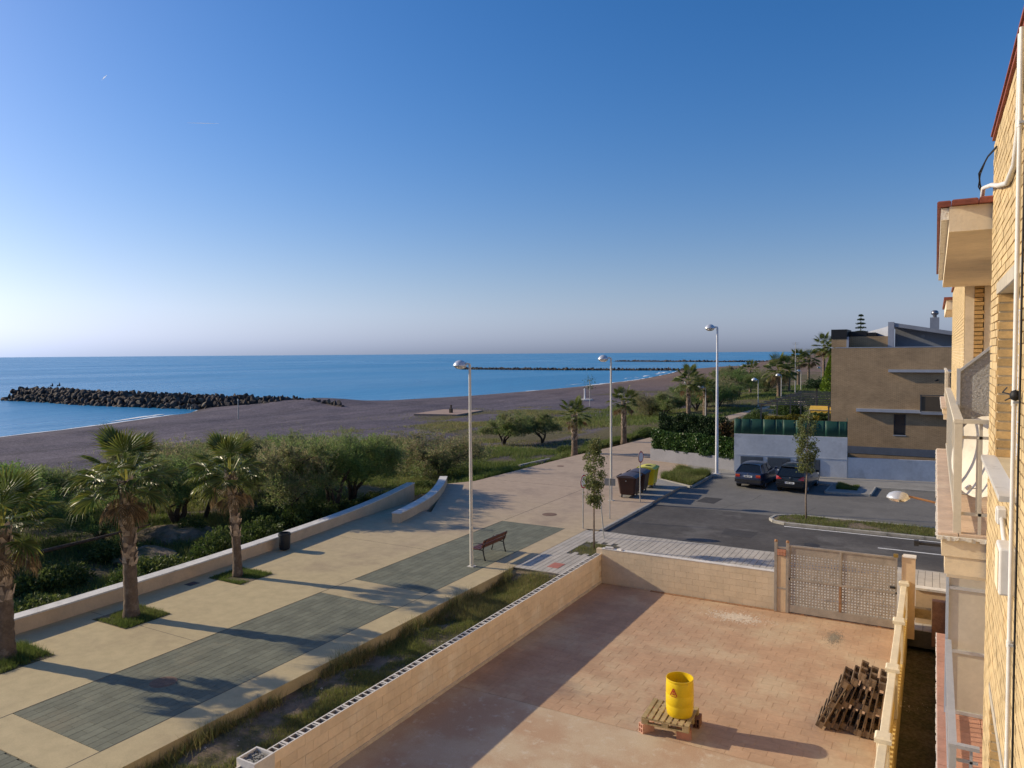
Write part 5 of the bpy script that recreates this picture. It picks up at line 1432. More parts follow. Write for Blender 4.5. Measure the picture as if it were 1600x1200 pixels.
# front wall with one window opening (x 4.7..5.55, z 2.45..3.75)
W_ = 17.0; HZ = 8.22
ox0, ox1, oz0, oz1 = 3.95, 4.68, 2.3, 3.72
wall.box(0, W_, 0, .3, -.4, oz0); wall.box(0, ox0, 0, .3, oz0, oz1); wall.box(ox1, W_, 0, .3, oz0, oz1); wall.box(0, W_, 0, .3, oz1, HZ)
wall.box(0, .3, .3, D_, -.4, HZ); wall.box(.3, W_, D_ - .3, D_, -.4, HZ); wall.box(W_ - .3, W_, .3, D_ - .3, -.4, HZ)
wall.build('wall', brick_t, house)
MB().box(.3, W_ - .3, .3, D_ - .3, HZ - .5, HZ - .3).build('flat_roof', zinc, house)
MB().box(.3, W_ - .3, -.012, .32, HZ + .003, HZ + .05).build('wall_coping', zinc_l, house)
wn_ = MB().box(ox0, ox1, .12, .15, oz0, oz1).build('window', dark_win, house)
MB().box(ox0 - .03, ox1 + .03, -.03, .12, oz0 - .06, oz0).build('sill', zinc_l, wn_)
MB().box(ox0, ox0 + .05, .09, .119, oz0, oz1).build('frame', dark_steel, wn_); MB().box(ox1 - .05, ox1, .09, .119, oz0, oz1).build('frame', dark_steel, wn_)
# parapet tower at the left and upper set back storey
tower = MB().box(.0, .96, .0, 3.0, HZ + .06, 8.86).build('corner_parapet', brick_t, house)
MB().box(-.03, .99, -.03, 3.03, 8.863, 9.52).build('dark_cap', M('black_metal_cap', (.012, .013, .016), rough=.5, var=.1), tower)
MB().box(.962, 1.1, -.005, .3, HZ + .0, 9.0).build('downpipe', zinc_l, house)
MB().box(1.1, 3.55, .9, 1.2, HZ - .3, 9.02).build('upper_wall', brick_t, house)
MB().box(1.0, 2.15, 1.3, 2.6, 9.0, 9.4).build('dark_chimney_box', MATS['black_metal_cap'], house)
MB().box(2.2, 2.7, 1.3, 2.6, 9.0, 9.3).build('dark_chimney_box', MATS['black_metal_cap'], house)
rf = MB()
# gable end slab: high at left (10.0) falling right
Y0, Y1 = .75, D_ - 1
rf.add([(3.55, Y0, 9.72), (13, Y0, 7.95), (13, Y0, 8.2), (3.55, Y0, 9.98), (3.55, Y1, 9.72), (13, Y1, 7.95), (13, Y1, 8.2), (3.55, Y1, 9.98)], [(0, 1, 2, 3), (7, 6, 5, 4), (3, 2, 6, 7), (4, 5, 1, 0), (0, 3, 7, 4), (1, 5, 6, 2)])
roof = rf.build('roof', zinc, house)
MB().box(3.5, 3.87, .7, 1.1, HZ - .2, 9.98).build('roof_post', zinc_l, house)
MB().add([(2.7, 2.6, 9.0), (3.5, 1.1, 9.0), (3.5, 1.1, 9.75), (2.75, 2.6, 9.35), (.9, 6, 9.0), (1.6, 6, 9.0)], [(0, 1, 2, 3)]).build('roof_side', zinc, house)
rs2 = MB(); rs2.add([(3.5, .95, 9.7), (3.5, .95, 9.0), (1.3, 5.0, 9.0), (1.3, 5.0, 9.25), (3.6, 1.05, 9.7), (3.6, 1.05, 9.0), (1.4, 5.1, 9.0), (1.4, 5.1, 9.25)], [(0, 1, 2, 3), (7, 6, 5, 4), (0, 3, 7, 4)]); rs2.build('roof_fascia', zinc_l, house)
MB().add([(3.87, 2.2, HZ - .3), (12, 2.2, HZ - .3), (12, 2.2, 8.1), (3.87, 2.2, 9.66)], [(0, 1, 2, 3)]).build('gable_wall', zinc, house)
gw = MB().box(7.5, 9.5, 2.12, 2.18, HZ - .3, 8.75).build('upper_window', dark_win, house)
vt = MB().lathe([(.001, 0), (.12, 0), (.12, .03), (.001, .03)], 14, (0, 0, 0), Matrix.Translation((5.6, 2.19, 9.0)) @ Matrix.Rotation(R(90), 4, 'X')).build('round_vent', zinc_l, house)
ch = MB().box(6.0, 6.55, 1.6, 2.2, 9.2, 10.25).build('chimney', zinc, house)
cw = MB().lathe([(.12, 10.25), (.12, 10.42), (.2, 10.45), (.24, 10.55), (.2, 10.68), (.1, 10.74), (.001, 10.75)], 16, (6.28, 1.9, 0)).build('cowl', M('cowl_metal', (.25, .25, .27), rough=.3, var=.1, metal=.8), ch, smooth=True)
# horizontal fins, balcony, camera
MB().box(3.6, W_, -.3, -.002, 6.56, 6.74).build('fin', zinc_l, house)
MB().box(1.65, W_, -.35, -.002, 3.84, 4.04).build('fin', zinc_l, house)
bl = MB().box(5.55, W_, -.75, -.36, 3.8, 3.98).build('balcony', zinc, house)
MB().box(5.6, W_, -.72, -.68, 4.02, 5.0).build('balcony_panel', M('brown_balcony_glass', (.085, .065, .045), rough=.3, var=.08), bl)
MB().box(5.52, 5.6, -.76, -.64, 3.985, 5.1).build('balcony_post', dark_steel, bl); MB().box(5.6, W_, -.73, -.67, 5.04, 5.09).build('balcony_rail', dark_steel, bl)
cmr = MB().tube([(6.35, -.25, 6.0), (6.5, -.02, 6.05)], [.05, .06], 8).build('security_camera', iron, house)
MB().box(0, W_, -.02, -.002, .9, 1.4).build('base_band', M('blue_grey_plinth', (.10, .12, .16), rough=.7, var=.1), house)
nb_ = empty('distant_house', (2.2, 70, 0), 0, 'flat roofed grey house block behind the brick house', 'house')
MB().box(0, 14, 0, 12, 0, 9.9).build('wall', zinc, nb_); MB().box(-.1, 14.1, -.1, 12.1, 9.903, 10.15).build('roof_slab', zinc_l, nb_)
# ---------------------------------------------------------------- the house at the right: brick front, loggia balconies, eaves
ybrick = M('yellow_facing_brick', (.56, .42, .225), rough=.85, var=.10, scale=3, bump=.3, bscale=60, island=.10, col2=(.50, .33, .15), mask=(.56, .72), mscale=3)
jbrick = M('ochre_jamb_brick', (.50, .31, .12), rough=.85, var=.14, scale=5, bump=.4, bscale=60, island=.16)
ymort = M('pale_brick_mortar', (.52, .40, .23), rough=.95, var=.12, bump=.3)
plaster = M('aged_cream_plaster', (.78, .65, .46), rough=.85, var=.08, scale=2, bump=.25, bscale=45, col2=(.64, .51, .35), mask=(.56, .75), mscale=1.6)
white_pl = M('flaking_white_paint', (.74, .70, .62), rough=.85, var=.12, scale=6, bump=.5, bscale=40, col2=(.52, .44, .34), mask=(.56, .66), mscale=6)
redtile = M('red_clay_edge_tile', (.25, .075, .050), rough=.75, var=.18, scale=4, bump=.3, bscale=40)
marble = M('grey_veined_marble', (.60, .58, .54), rough=.35, var=.06, scale=2, bump=.03, col2=(.45, .43, .40), mask=(.56, .62), mscale=3)
alu = M('pale_aluminium', (.52, .54, .56), rough=.4, var=.06, metal=.3, bump=.05)
rail_p = M('cream_rail_paint', (.66, .60, .48), rough=.5, var=.07, scale=3, bump=.1)
pinktile = M('pink_floor_tile', (.60, .45, .33), rough=.6, var=.12, scale=3, bump=.1, island=.05, col2=(.66, .54, .40), mask=(.5, .7), mscale=1.5)
redfloor = M('red_floor_tile', (.46, .25, .18), rough=.55, var=.12, scale=3, bump=.1, island=.05)
pvc = M('white_pvc', (.72, .70, .66), rough=.45, var=.05, bump=.03, col2=(.58, .52, .44), mask=(.6, .75), mscale=3)
blackc = M('black_cable', (.012, .012, .013), rough=.6, var=.1, bump=0)
pebble = M('pebbled_screen_glass', (.33, .33, .33), rough=.25, var=.15, scale=30, bump=1.0, bscale=38, bdist=.03, col2=(.60, .60, .60), mask=(.58, .64), mscale=45)
XF = .40
th = empty('terraced_house', (XF, 0, 0), 0, 'yellow brick terraced house with balconies along the right picture edge', 'house')
def tp_(mb, name, mat, parent=None, **k):
    o = mb.build(name, mat); o.parent = parent or th
    o.matrix_parent_inverse = Matrix.Translation((-XF, 0, 0))
    for kk, v in k.items(): o[kk] = v
    return o
def bevel(o, w):
    b = o.modifiers.new('bevel', 'BEVEL'); b.width = w; b.segments = 2; b.limit_method = 'ANGLE'; return o
YE = 7.43; ZT = 9.74
WIN = [(4.98, 6.62, 7.2, 8.42), (4.98, 6.62, 4.0, 5.34)]
core = MB()
XB = XF + .012
def wall_with_windows(x0, x1, y0, y1, z0, z1, wins):
    zs = sorted({z0, z1} | {w[2] for w in wins} | {w[3] for w in wins}); ys = sorted({y0, y1} | {w[0] for w in wins} | {w[1] for w in wins})
    for a, b in zip(zs, zs[1:]):
        run = None
        for c, d in zip(ys, ys[1:]):
            solid = not any(c >= w[0] - 1e-6 and d <= w[1] + 1e-6 and a >= w[2] - 1e-6 and b <= w[3] + 1e-6 for w in wins)
            if solid: run = (run[0], d) if run else (c, d)
            if (not solid or d == ys[-1]) and run:
                core.box(x0, x1, run[0], run[1], a, b); run = None
wall_with_windows(XB, XF + .3, .3, YE - .012, -1.6, ZT, WIN)
fwall = tp_(core, 'brick_wall', ymort)
# single bricks
BL, BH, G = .24, .052, .010
bm_face = MB().box(-.012, .004, -(BL) / 2, BL / 2, 0, BH).mesh('brick'); bm_face.materials.append(ybrick)
items = []
row = 0; z = -1.2
while z + BH < ZT:
    y = .35 - (row % 2) * (BL + G) / 2
    while y < YE:
        a, b = max(y, .3), min(y + BL, YE)
        if b - a > .05 and not any(w[0] - .01 < (a + b) / 2 < w[1] + .01 and w[2] - .03 < z + BH / 2 < w[3] + .03 for w in WIN):
            inw = [w for w in WIN if w[2] - .03 < z + BH / 2 < w[3] + .03]
            for w in inw:
                if a < w[1] < b: a = w[1]
                if a < w[0] < b: b = w[0]
            if b - a > .04: items.append((a, b, z))
        y += BL + G
    z += BH + G; row += 1
def bscore(t):
    px, py, w = to_px((XF, (t[0] + t[1]) / 2, t[2]))
    vis = w > 1 and -10 < px < 1620 and -10 < py < 1220
    return (1 if vis else 0, -abs((t[0] + t[1]) / 2 - 5.0) - .15 * abs(t[2] - 8.6))
items.sort(key=bscore, reverse=True)
rest = MB(); cache = {}
for k, (a, b, z) in enumerate(items):
    if k < 300:
        key = round(b - a, 3)
        if key not in cache:
            me = MB().box(-.012, .004, -key / 2, key / 2, 0, BH).mesh('brick'); me.materials.append(ybrick); cache[key] = me
        o = link_mesh('brick', cache[key], None, fwall); o.location = (XB + random.uniform(-.002, .002), (a + b) / 2, z)
    else:
        rest.box(XF + random.uniform(-.002, .002), XB + .004, a, b, z, z + BH)
o = rest.build('brick_field', ybrick, fwall); o['kind'] = 'stuff'
# end face of the wall at YE
endb = MB(); z = -1.2
while z + BH < ZT:
    endb.box(XF + .005, XF + .3, YE - .012, YE, z, z + BH); z += BH + G
tp_(endb, 'end_brick_courses', ybrick, None, kind='stuff')
for wi, (y0, y1, z0, z1) in enumerate(WIN):
    wroot = tp_(MB().box(XF + .13, XF + .15, y0, y1, z0, z1), 'window', dark_win)
    def wp(mb, name, mat):
        o = mb.build(name, mat, wroot); o.matrix_parent_inverse = Matrix.Identity(4); return o
    z = z0; k = 0
    while z + .055 < z1:
        wp(MB().box(XF + .003, XF + .115 + (.012 if k % 2 else 0), y1 - .006, y1 + .05, z + .003, z + .056), 'jamb_brick', jbrick); wp(MB().box(XF + .003, XF + .115, y0 - .05, y0 + .006, z + .003, z + .056), 'jamb_brick', jbrick)
        z += .068; k += 1
    wp(MB().box(XF - .004, XF + .14, y0 - .12, y1 + .12, z1 + .001, z1 + .085), 'lintel', M('grey_lintel', (.45, .40, .32), rough=.85, var=.12, bump=.3))
    s_ = wp(MB().box(XF - .085, XF + .13, y0 - .14, y1 + .1, z0 - .032, z0 - .001), 'sill', marble)
    wp(MB().box(XF + .10, XF + .129, y1 - .05, y1 - .007, z0, z1), 'frame', pvc); wp(MB().box(XF + .10, XF + .129, y0 + .007, y0 + .05, z0, z1), 'frame', pvc)
    for j in range(int((z1 - z0) / .05)):
        wp(MB().box(XF + .116, XF + .1295, y0 + .05, y1 - .05, z0 + .004 + j * .05, z0 + .048 + j * .05), 'shutter_slat', M('shutter_white', (.55, .58, .66), rough=.5, var=.06))
tp_(MB().box(XF - .012, XF + .34, .3, YE + .02, ZT + .002, ZT + .03), 'roof_coping', redtile)
n = 24
for k in range(n):
    y0 = .3 + (YE - .3) * k / n
    tp_(MB().cbox(XF - .025, XF + .3, y0 + .004, y0 + (YE - .3) / n - .004, ZT + .032, ZT + .058 + random.uniform(-.006, .006), .01), 'coping_tile', redtile)
tp_(MB().box(XF + .3, XF + 9, .3, YE, -1.6, ZT + .3), 'rear_block', plaster)
tp_(MB().box(XF + 1.15, XF + 9, YE + .003, 14, -1.6, ZT + .3), 'loggia_back', plaster)
tp_(MB().box(XF + 1.10, XF + 1.147, 9.9, 12.6, 6.41, 8.6), 'loggia_door', dark_win)

def balcony(name, zf, y0, y1, x0, floor_mat, fascia=True):
    slab = tp_(MB().box(x0 + .03, XF + 1.14, y0 + .02, y1, zf - .2, zf - .022), name, plaster)
    if fascia:
        a = MB().box(x0 + .055, XF - .003 if False else XF + .1, y0 + .03, y0 + .35, zf - .36, zf - .203); a = a.build('corbel', plaster, slab); a.matrix_parent_inverse = Matrix.Identity(4)
    # floor tiles with a flaking white nosing
    ty = y0 + .02; k = 0
    while ty < y1 - .05:
        ly = min(.33, y1 - ty)
        q = MB()
        q.cbox(x0, x0 + .155, ty + .004, ty + ly - .004, zf - .02, zf + random.uniform(-.001, .002), .004).build('edge_tile', floor_mat, slab)
        for j in range(4):
            xx = x0 + .158 + j * .33; x2 = min(xx + .327, XF + 1.13)
            if x2 - xx > .05: MB().cbox(xx + .003, x2, ty + .004, ty + ly - .004, zf - .02, zf, .003).build('floor_tile', floor_mat, slab)
        ty += .33
    r = random.Random(3); mb = MB(); yy = y0
    while yy < y1:
        l = r.uniform(.03, .08); h = r.uniform(.02, .05); d = r.uniform(.004, .02)
        mb.box(x0 - d, x0 + .028, yy, yy + l, zf - .02 - h, zf - .022 + r.uniform(-.004, .0)); yy += l
    xx = x0
    while xx < XF:
        l = r.uniform(.02, .05); h = r.uniform(.02, .045); d = r.uniform(.004, .018)
        mb.box(xx, xx + l, y0 - d, y0 + .018, zf - .02 - h, zf - .022); xx += l
    o = mb.build('flaking_nosing', white_pl, slab); o['kind'] = 'stuff'
    return slab
def railing(name, zf, y0, y1, xr, h=1.0, mid=True, mat=None):
    mat = mat or rail_p
    top = tp_(MB().box(xr - .035, xr + .035, y0, y1, zf + h - .035, zf + h), name, mat)
    def add(mb, nm): return mb.build(nm, mat, top)
    add(MB().box(xr + .037, XF + .02, y0, y0 + .06, zf + h - .035, zf + h), 'end_rail')
    add(MB().box(xr - .02, xr + .02, y0 + .061, y1, zf + .07, zf + .10), 'bottom_rail')
    add(MB().box(xr - .03, xr + .03, y0 + .001, y0 + .06, zf, zf + h - .037), 'corner_post')
    add(MB().box(xr + .032, XF + .01, y0 + .02, y0 + .045, zf + h - .17, zf + h - .145), 'upper_bar')
    add(MB().box(xr + .032, XF + .01, y0 + .02, y0 + .045, zf + .16, zf + .185), 'lower_bar')
    add(MB().box(xr + .135, xr + .155, y0 + .022, y0 + .043, zf + .187, zf + h - .172), 'baluster')
    add(MB().box(XF - .06, XF - .035, y0 + .02, y0 + .045, zf, zf + h - .037), 'end_post')
    y = y0 + .2
    while y < y1 - .05:
        add(MB().box(xr - .011, xr + .011, y, y + .022, zf + .102, zf + h - .037), 'baluster'); y += .13
    return top
# upper balcony next door, its eave, its screen
b1 = balcony('balcony', 6.4, 7.46, 13.98, .04, pinktile)
railing('balcony_railing', 6.4, 7.52, 13.9, .185)
def screen(y, zf, x0, x1, zl, zr, panels, mat, frame, leftmat=None):
    w = .035
    s = tp_(MB().add([(x0 + w, y, zf + .05), (x1, y, zf + .05), (x1, y, zr - w), (x0 + w, y, zl - w)], [(0, 1, 2, 3)]), 'balcony_screen', mat)
    s.modifiers.new('solid', 'SOLIDIFY').thickness = .01
    MB().box(x0, x0 + w, y - .02, y + .02, zf, zl).build('screen_post', leftmat or frame, s)
    MB().add([(x0 + w, y - .02, zl - w), (x1, y - .02, zr - w), (x1, y - .02, zr), (x0 + w, y - .02, zl), (x0 + w, y + .02, zl - w), (x1, y + .02, zr - w), (x1, y + .02, zr), (x0 + w, y + .02, zl)],
             [(0, 1, 2, 3), (7, 6, 5, 4), (3, 2, 6, 7), (0, 4, 5, 1)]).build('screen_rail', frame, s)
    MB().box(x0 + w, x1, y - .02, y + .02, zf + .005, zf + .05).build('screen_rail', frame, s)
    for k in range(1, panels):
        z = zf + (min(zl, zr) - zf) * k / panels
        MB().box(x0 + w, x1, y - .018, y + .018, z - .02, z + .02).build('screen_rail', frame, s)
    return s
sc1 = screen(9.6, 6.4, .21, 1.53, 7.80, 8.95, 1, pebble, alu)
eave = tp_(MB().box(.087, XF + 1.14, 7.47, 13.95, 9.02, 9.235), 'eave_slab', plaster)
MB().box(.025, .085, 7.50, 13.9, 9.13, 9.232).build('eave_lip', white_pl, eave)
for k in range(18):
    y0 = 7.46 + 6.5 * k / 18
    MB().cbox(-.005, .10, y0, y0 + 6.5 / 18 - .006, 9.238, 9.29, .012).build('eave_tile', redtile, eave)
for k in range(6):
    x0 = .103 + k * .2
    MB().cbox(x0, x0 + .195, 7.41, 7.62, 9.238, 9.287 + random.uniform(-.004, .004), .012).build('eave_tile', redtile, eave)
MB().box(.103, XF + 1.13, 7.625, 13.9, 9.238, 9.27).build('eave_top', plaster, eave)
# next section of the front and its further balcony
sec = tp_(MB().box(.405, .53, 14.0, 24.2, -1.6, 9.62), 'next_front', plaster)
mb = MB(); z = 6.4
k = 0
while z < 9.5:
    MB().box(.533, .66 - (.012 if k % 2 else 0), 13.985, 14.2, z, z + .056).build('jamb_brick', jbrick, sec); z += .068; k += 1
MB().box(.665, 1.54, 14.001, 24.2, -1.6, 9.62).build('next_front_plaster', plaster, sec)
MB().box(.535, .66, 14.21, 24.2, -1.6, 9.6).build('next_front_core', ymort, sec)
nbk = MB(); z = -1.2; rw = 0
while z + BH < 9.6:
    y = 14.0 - (rw % 2) * .125
    while y < 24.1:
        nbk.box(.396, .404, max(y, 14.0), min(y + BL, 24.18), z, z + BH); y += BL + G
    z += BH + G; rw += 1
o = nbk.build('brick_field', ybrick, sec); o['kind'] = 'stuff'
MB().box(.36, .75, 13.97, 24.25, 9.622, 9.68).build('roof_coping', redtile, sec)
b2 = balcony('balcony', 6.4, 24.3, 30, .17, pinktile)
railing('balcony_railing', 6.4, 24.4, 29.9, .30)
eave2 = tp_(MB().box(.25, 1.54, 24.3, 30, 9.15, 9.42), 'eave_slab', plaster)
MB().box(.19, 1.54, 24.26, 30, 9.423, 9.50).build('eave_tile_course', redtile, eave2)
tp_(MB().box(XF + 1.15, XF + 9, 14.003, 31, -1.6, 9.9), 'rear_block', plaster)
# first floor balcony
b3 = balcony('balcony', 3.2, 8.1, 14.4, .085, redfloor, False)
railing('balcony_railing', 3.2, 8.2, 11.2, .20, mat=alu)
sc2 = screen(11.26, 3.2, .165, 1.53, 5.72, 5.72, 3, M('frosted_cream_pane', (.50, .46, .38), rough=.5, var=.08, scale=1.5, bump=.1), alu, M('pale_blue_post', (.40, .47, .56), rough=.5, var=.06))
tp_(MB().box(.12, XF + 1.14, 8.1, 14.3, 5.85, 6.195), 'soffit', plaster)
# satellite dish in the loggia
dish = empty('satellite_dish', (.47, 8.55, 6.95), 0, 'cream satellite dish standing on the next balcony', 'satellite dish')
dm_ = M('dish_cream', (.62, .57, .48), rough=.5, var=.08, bump=.05, col2=(.52, .38, .30), mask=(.58, .7), mscale=3)
nrm = Vector((-.80, -.58, .18)).normalized(); Mx = nrm.to_track_quat('Z', 'Y').to_matrix().to_4x4()
prof = [(.001, 0)] + [(.40 * t, .09 * t * t) for t in (.25, .5, .75, 1)] + [(.40, .078)] + [(.395 * t, .09 * t * t - .012) for t in (.75, .5, .25)] + [(.001, -.012)]
MB().lathe(prof, 28, (0, 0, 0), Mx).build('reflector', dm_, dish, smooth=True, sharp=40)
MB().tube([Vector((0, 0, 0)), nrm * .05 + Vector((0, 0, -.3)), nrm * .24 + Vector((0, 0, -.34))], .008, 6).build('feed_arm', alu, dish)
MB().tube([nrm * .24 + Vector((0, 0, -.34)), nrm * .20 + Vector((0, 0, -.30))], .022, 8).build('receiver', pvc, dish)
MB().tube([nrm * -.02, nrm * -.08 + Vector((0, 0, -.2)), nrm * -.08 + Vector((0, 0, -.548))], .02, 8).build('stand', alu, dish)
# pipes, cables and boxes on the brick front
dp = empty('drain_pipe', (.372, 4.80, 0), 0, 'white vertical pipe running down the yellow brick front', 'pipe')
MB().tube([(0, 0, -1.2), (0, 0, 9.7)], .0115, 12).build('pipe', pvc, dp, smooth=True, sharp=40)
for z in (2.2, 4.5, 6.4, 7.72, 9.2):
    MB().tube([(0, 0, z - .02), (0, 0, z + .02)], .0145, 12).build('collar', pvc, dp)
    MB().box(-.005, .03, -.03, .03, z - .006, z + .006).build('bracket', alu, dp)
cb_ = []
for k in range(40):
    z = 9.6 - k * .27; cb_.append((.388, 4.70 + .008 * math.sin(k * 1.7), z))
tag(MB().tube(cb_, .006, 6).build('cable', blackc, smooth=True), 'black cable hanging down beside the white pipe', 'cable')
cd = MB().tube([(.382, 4.95, 9.72), (.382, 4.96, 9.45), (.382, 5.0, 9.22), (.382, 5.2, 9.07), (.380, 5.7, 9.06), (.37, 6.3, 9.16), (.36, 6.9, 9.28), (.345, 7.4, 9.36), (.335, 7.55, 9.38), (.33, 7.6, 9.3)], .017, 8).build('conduit', pvc, smooth=True)
tag(cd, 'white curved conduit bending from the brick front to the eave', 'conduit')
hw_ = MB().tube([(.388, 6.9, 9.57), (.35, 7.25, 9.58), (.30, 7.5, 9.5), (.31, 7.55, 9.42), (.33, 7.58, 9.34)], .007, 6).tube([(.388, 6.92, 9.565), (.34, 7.22, 9.56), (.31, 7.5, 9.49), (.30, 7.56, 9.40), (.335, 7.59, 9.33)], .005, 6).build('cable_loop', blackc, smooth=True)
tag(hw_, 'dark twisted cable loop hanging above the near eave', 'cable')
jb = empty('junction_box', (.35, 4.95, 6.78), 0, 'large cream junction box on the brick wall below the window', 'junction box')
MB().box(-.03, .05, -.12, .12, -.13, .13).build('case', pvc, jb, bevel=.01); MB().box(-.036, -.031, -.1, .1, -.11, .11).build('cover', plaster, jb)
jb2 = empty('junction_box', (.37, 5.55, 6.96), 0, 'small cream junction box under the marble sill', 'junction box')
MB().box(-.02, .03, -.06, .06, -.05, .05).build('case', pvc, jb2, bevel=.006); MB().box(-.0245, -.0205, -.05, .05, -.04, .04).build('cover', pvc, jb2)
tag(MB().tube([(.375, 5.5, 6.95), (.37, 5.3, 6.90), (.37, 5.08, 6.84)], .014, 8).build('conduit', pvc, smooth=True), 'short white conduit joining the two junction boxes', 'conduit')
bk = empty('cable_clamp', (.37, 4.72, 7.76), 0, 'black cable clamp knot on the white pipe', 'clamp')
MB().lathe([(.001, -.03), (.022, -.02), (.026, 0), (.02, .022), (.001, .03)], 10).build('knot', blackc, bk, smooth=True)
MB().tube([(0, 0, 0), (-.05, .1, .01), (-.02, .25, .03)], .004, 5).build('tail', blackc, bk); MB().tube([(0, 0, 0), (-.04, .06, -.03)], .004, 5).build('tail', blackc, bk)
# wall lamp on the further front
wlp = empty('wall_lamp', (.40, 20, 4.35), 0, 'domed lamp on an arm reaching out from the house front', 'wall lamp')
MB().tube([(0, 0, 0), (-.5, 0, .1), (-.9, 0, .17)], .025, 8).build('arm', M('orange_rust_arm', (.35, .18, .08), rough=.7, var=.2), wlp)
MB().lathe([(.001, .16), (.1, .15), (.2, .1), (.25, .03), (.26, 0), (.24, -.01)], 18, (-1.13, 0, .12)).build('dome', dome_m, wlp, smooth=True)
MB().lathe([(.235, -.011), (.18, -.07), (.001, -.1)], 16, (-1.13, 0, .12)).build('bowl', bowl_m, wlp, smooth=True)
MB().box(-.02, .0, -.08, .08, -.1, .1).build('wall_plate', iron, wlp)
fl = empty('floodlight_bracket', (.40, 20, 3.42), 0, 'black bracket sticking out below the wall lamp', 'bracket')
MB().box(-.72, 0, -.04, .04, -.03, .03).build('bar', iron, fl); MB().box(-.78, -.68, -.07, .07, -.06, .06).build('head', iron, fl)

# ---------------------------------------------------------------- yard things
wood_p = M('pallet_wood_bright', (.40, .30, .15), rough=.85, var=.2, scale=5, bump=.4, bscale=40, island=.12)
wood_o = M('pallet_wood_weathered', (.20, .135, .080), rough=.9, var=.25, scale=5, bump=.5, bscale=40, island=.22)
def pallet_parts(root, wood, L=1.2, W=.8, n=7):
    """lying flat in local xy, deck boards across"""
    bw = .098
    for k in range(n):
        x = bw / 2 + (L - bw) * k / (n - 1)
        MB().box(x - bw / 2 + .004, x + bw / 2 - .004, 0, W, .122, .144).build('deck_board', wood, root)
    for y in (.0, W / 2 - .05, W - .1):
        MB().box(0, L, y, y + .1, .1, .121).build('stringer_board', wood, root)
        MB().box(.001, L - .001, y + .002, y + .098, 0, .021).build('bottom_board', wood, root)
        for x in (0, L / 2 - .07, L - .14):
            MB().box(x + .002, x + .138, y + .003, y + .097, .022, .099).build('block', wood, root)
pal = empty('pallet', (-5.27, 14.63, .205), R(3), 'pale wooden pallet under the yellow drum', 'pallet')
pallet_parts(pal, wood_p, 1.0, .95, 8)
drum = empty('drum', (-4.60, 15.14, .35), 0, 'open yellow plastic drum standing on the pallet', 'drum')
yd = M('yellow_drum_plastic', (.72, .50, .012), rough=.4, var=.06, scale=3, bump=.06, bscale=20, col2=(.50, .36, .07), mask=(.58, .68), mscale=7)
pr_ = [(.001, .012), (.23, .012), (.245, 0), (.262, .02), (.282, .12), (.288, .25), (.284, .26), (.284, .29), (.289, .30), (.291, .50), (.286, .51), (.286, .54), (.291, .55), (.286, .72), (.280, .80), (.276, .815), (.282, .83), (.288, .86), (.284, .875), (.272, .875), (.268, .82), (.27, .5), (.26, .1), (.2, .03), (.001, .03)]
pr_ = [(a, b * .9) for a, b in pr_]
MB().lathe(pr_, 40).build('barrel', yd, drum, smooth=True, sharp=35)
# red hazard mark: triangle of strokes curved on the barrel
def on_barrel(u, z, r=.2925): return (r * math.cos(u), r * math.sin(u), z)
U0_ = math.atan2(-15.12, 4.62) - .46
mk = MB()
def stroke(a, b, w=.014, n=6):
    (u0, z0), (u1, z1) = a, b; d = Vector((u1 - u0, z1 - z0)); l = d.length; d /= l; nn = Vector((-d.y, d.x)) * w / 2
    V = []
    for i in range(n + 1):
        t = i / n
        for s in (-1, 1): V.append(on_barrel(U0_ + (u0 + (u1 - u0) * t + s * nn.x) / .29, .56 + z0 + (z1 - z0) * t + s * nn.y))
    mk.add(V, [(2 * i, 2 * i + 1, 2 * i + 3, 2 * i + 2) for i in range(n)])
stroke((-.075, -.07), (0, .085), .024); stroke((0, .085), (.075, -.07), .024)
stroke((-.03, -.035), (.03, -.035), .03); stroke((-.012, .0), (.012, .035), .025); stroke((.012, -.01), (-.012, .02), .02); stroke((-.06, -.085), (.065, -.085), .012)
mk.build('hazard_mark', M('red_print', (.45, .05, .02), rough=.6, var=.15, bump=0), drum)
def hollow_brick(label, x, y, z, rz, mat):
    root = empty('clay_brick', (x, y, z), rz, label, 'brick', 'bricks propping up the pallet')
    L, W, H_ = .30, .14, .2
    mb = MB(); t = .014
    for (a, b, c, d) in [(-W / 2, W / 2, 0, t), (-W / 2, W / 2, H_ - t, H_), (-W / 2, W / 2, H_ / 2 - t / 2, H_ / 2 + t / 2)]: mb.box(-L / 2, L / 2, a, b, c, d)
    for yy in (-W / 2, -t / 2, W / 2 - t): mb.box(-L / 2 + .0005, L / 2 - .0005, yy, yy + t, t, H_ / 2 - t / 2); mb.box(-L / 2 + .0005, L / 2 - .0005, yy, yy + t, H_ / 2 + t / 2, H_ - t)
    mb.build('shell', mat, root)
hollow_brick('pale clay brick under the near left pallet corner', -5.2, 14.76, 0, R(55), M('pale_clay', (.58, .33, .24), rough=.9, var=.12, bump=.3))
hollow_brick('orange clay brick under the near right pallet corner', -4.42, 14.85, 0, R(12), brk_m)
hollow_brick('dark clay brick under the far left pallet corner', -5.3, 15.5, 0, R(90), M('dark_clay', (.28, .09, .06), rough=.9, var=.15, bump=.3))
hollow_brick('brown clay brick under the far right pallet corner', -4.33, 15.52, 0, R(95), M('brown_clay', (.24, .12, .08), rough=.9, var=.15, bump=.3))
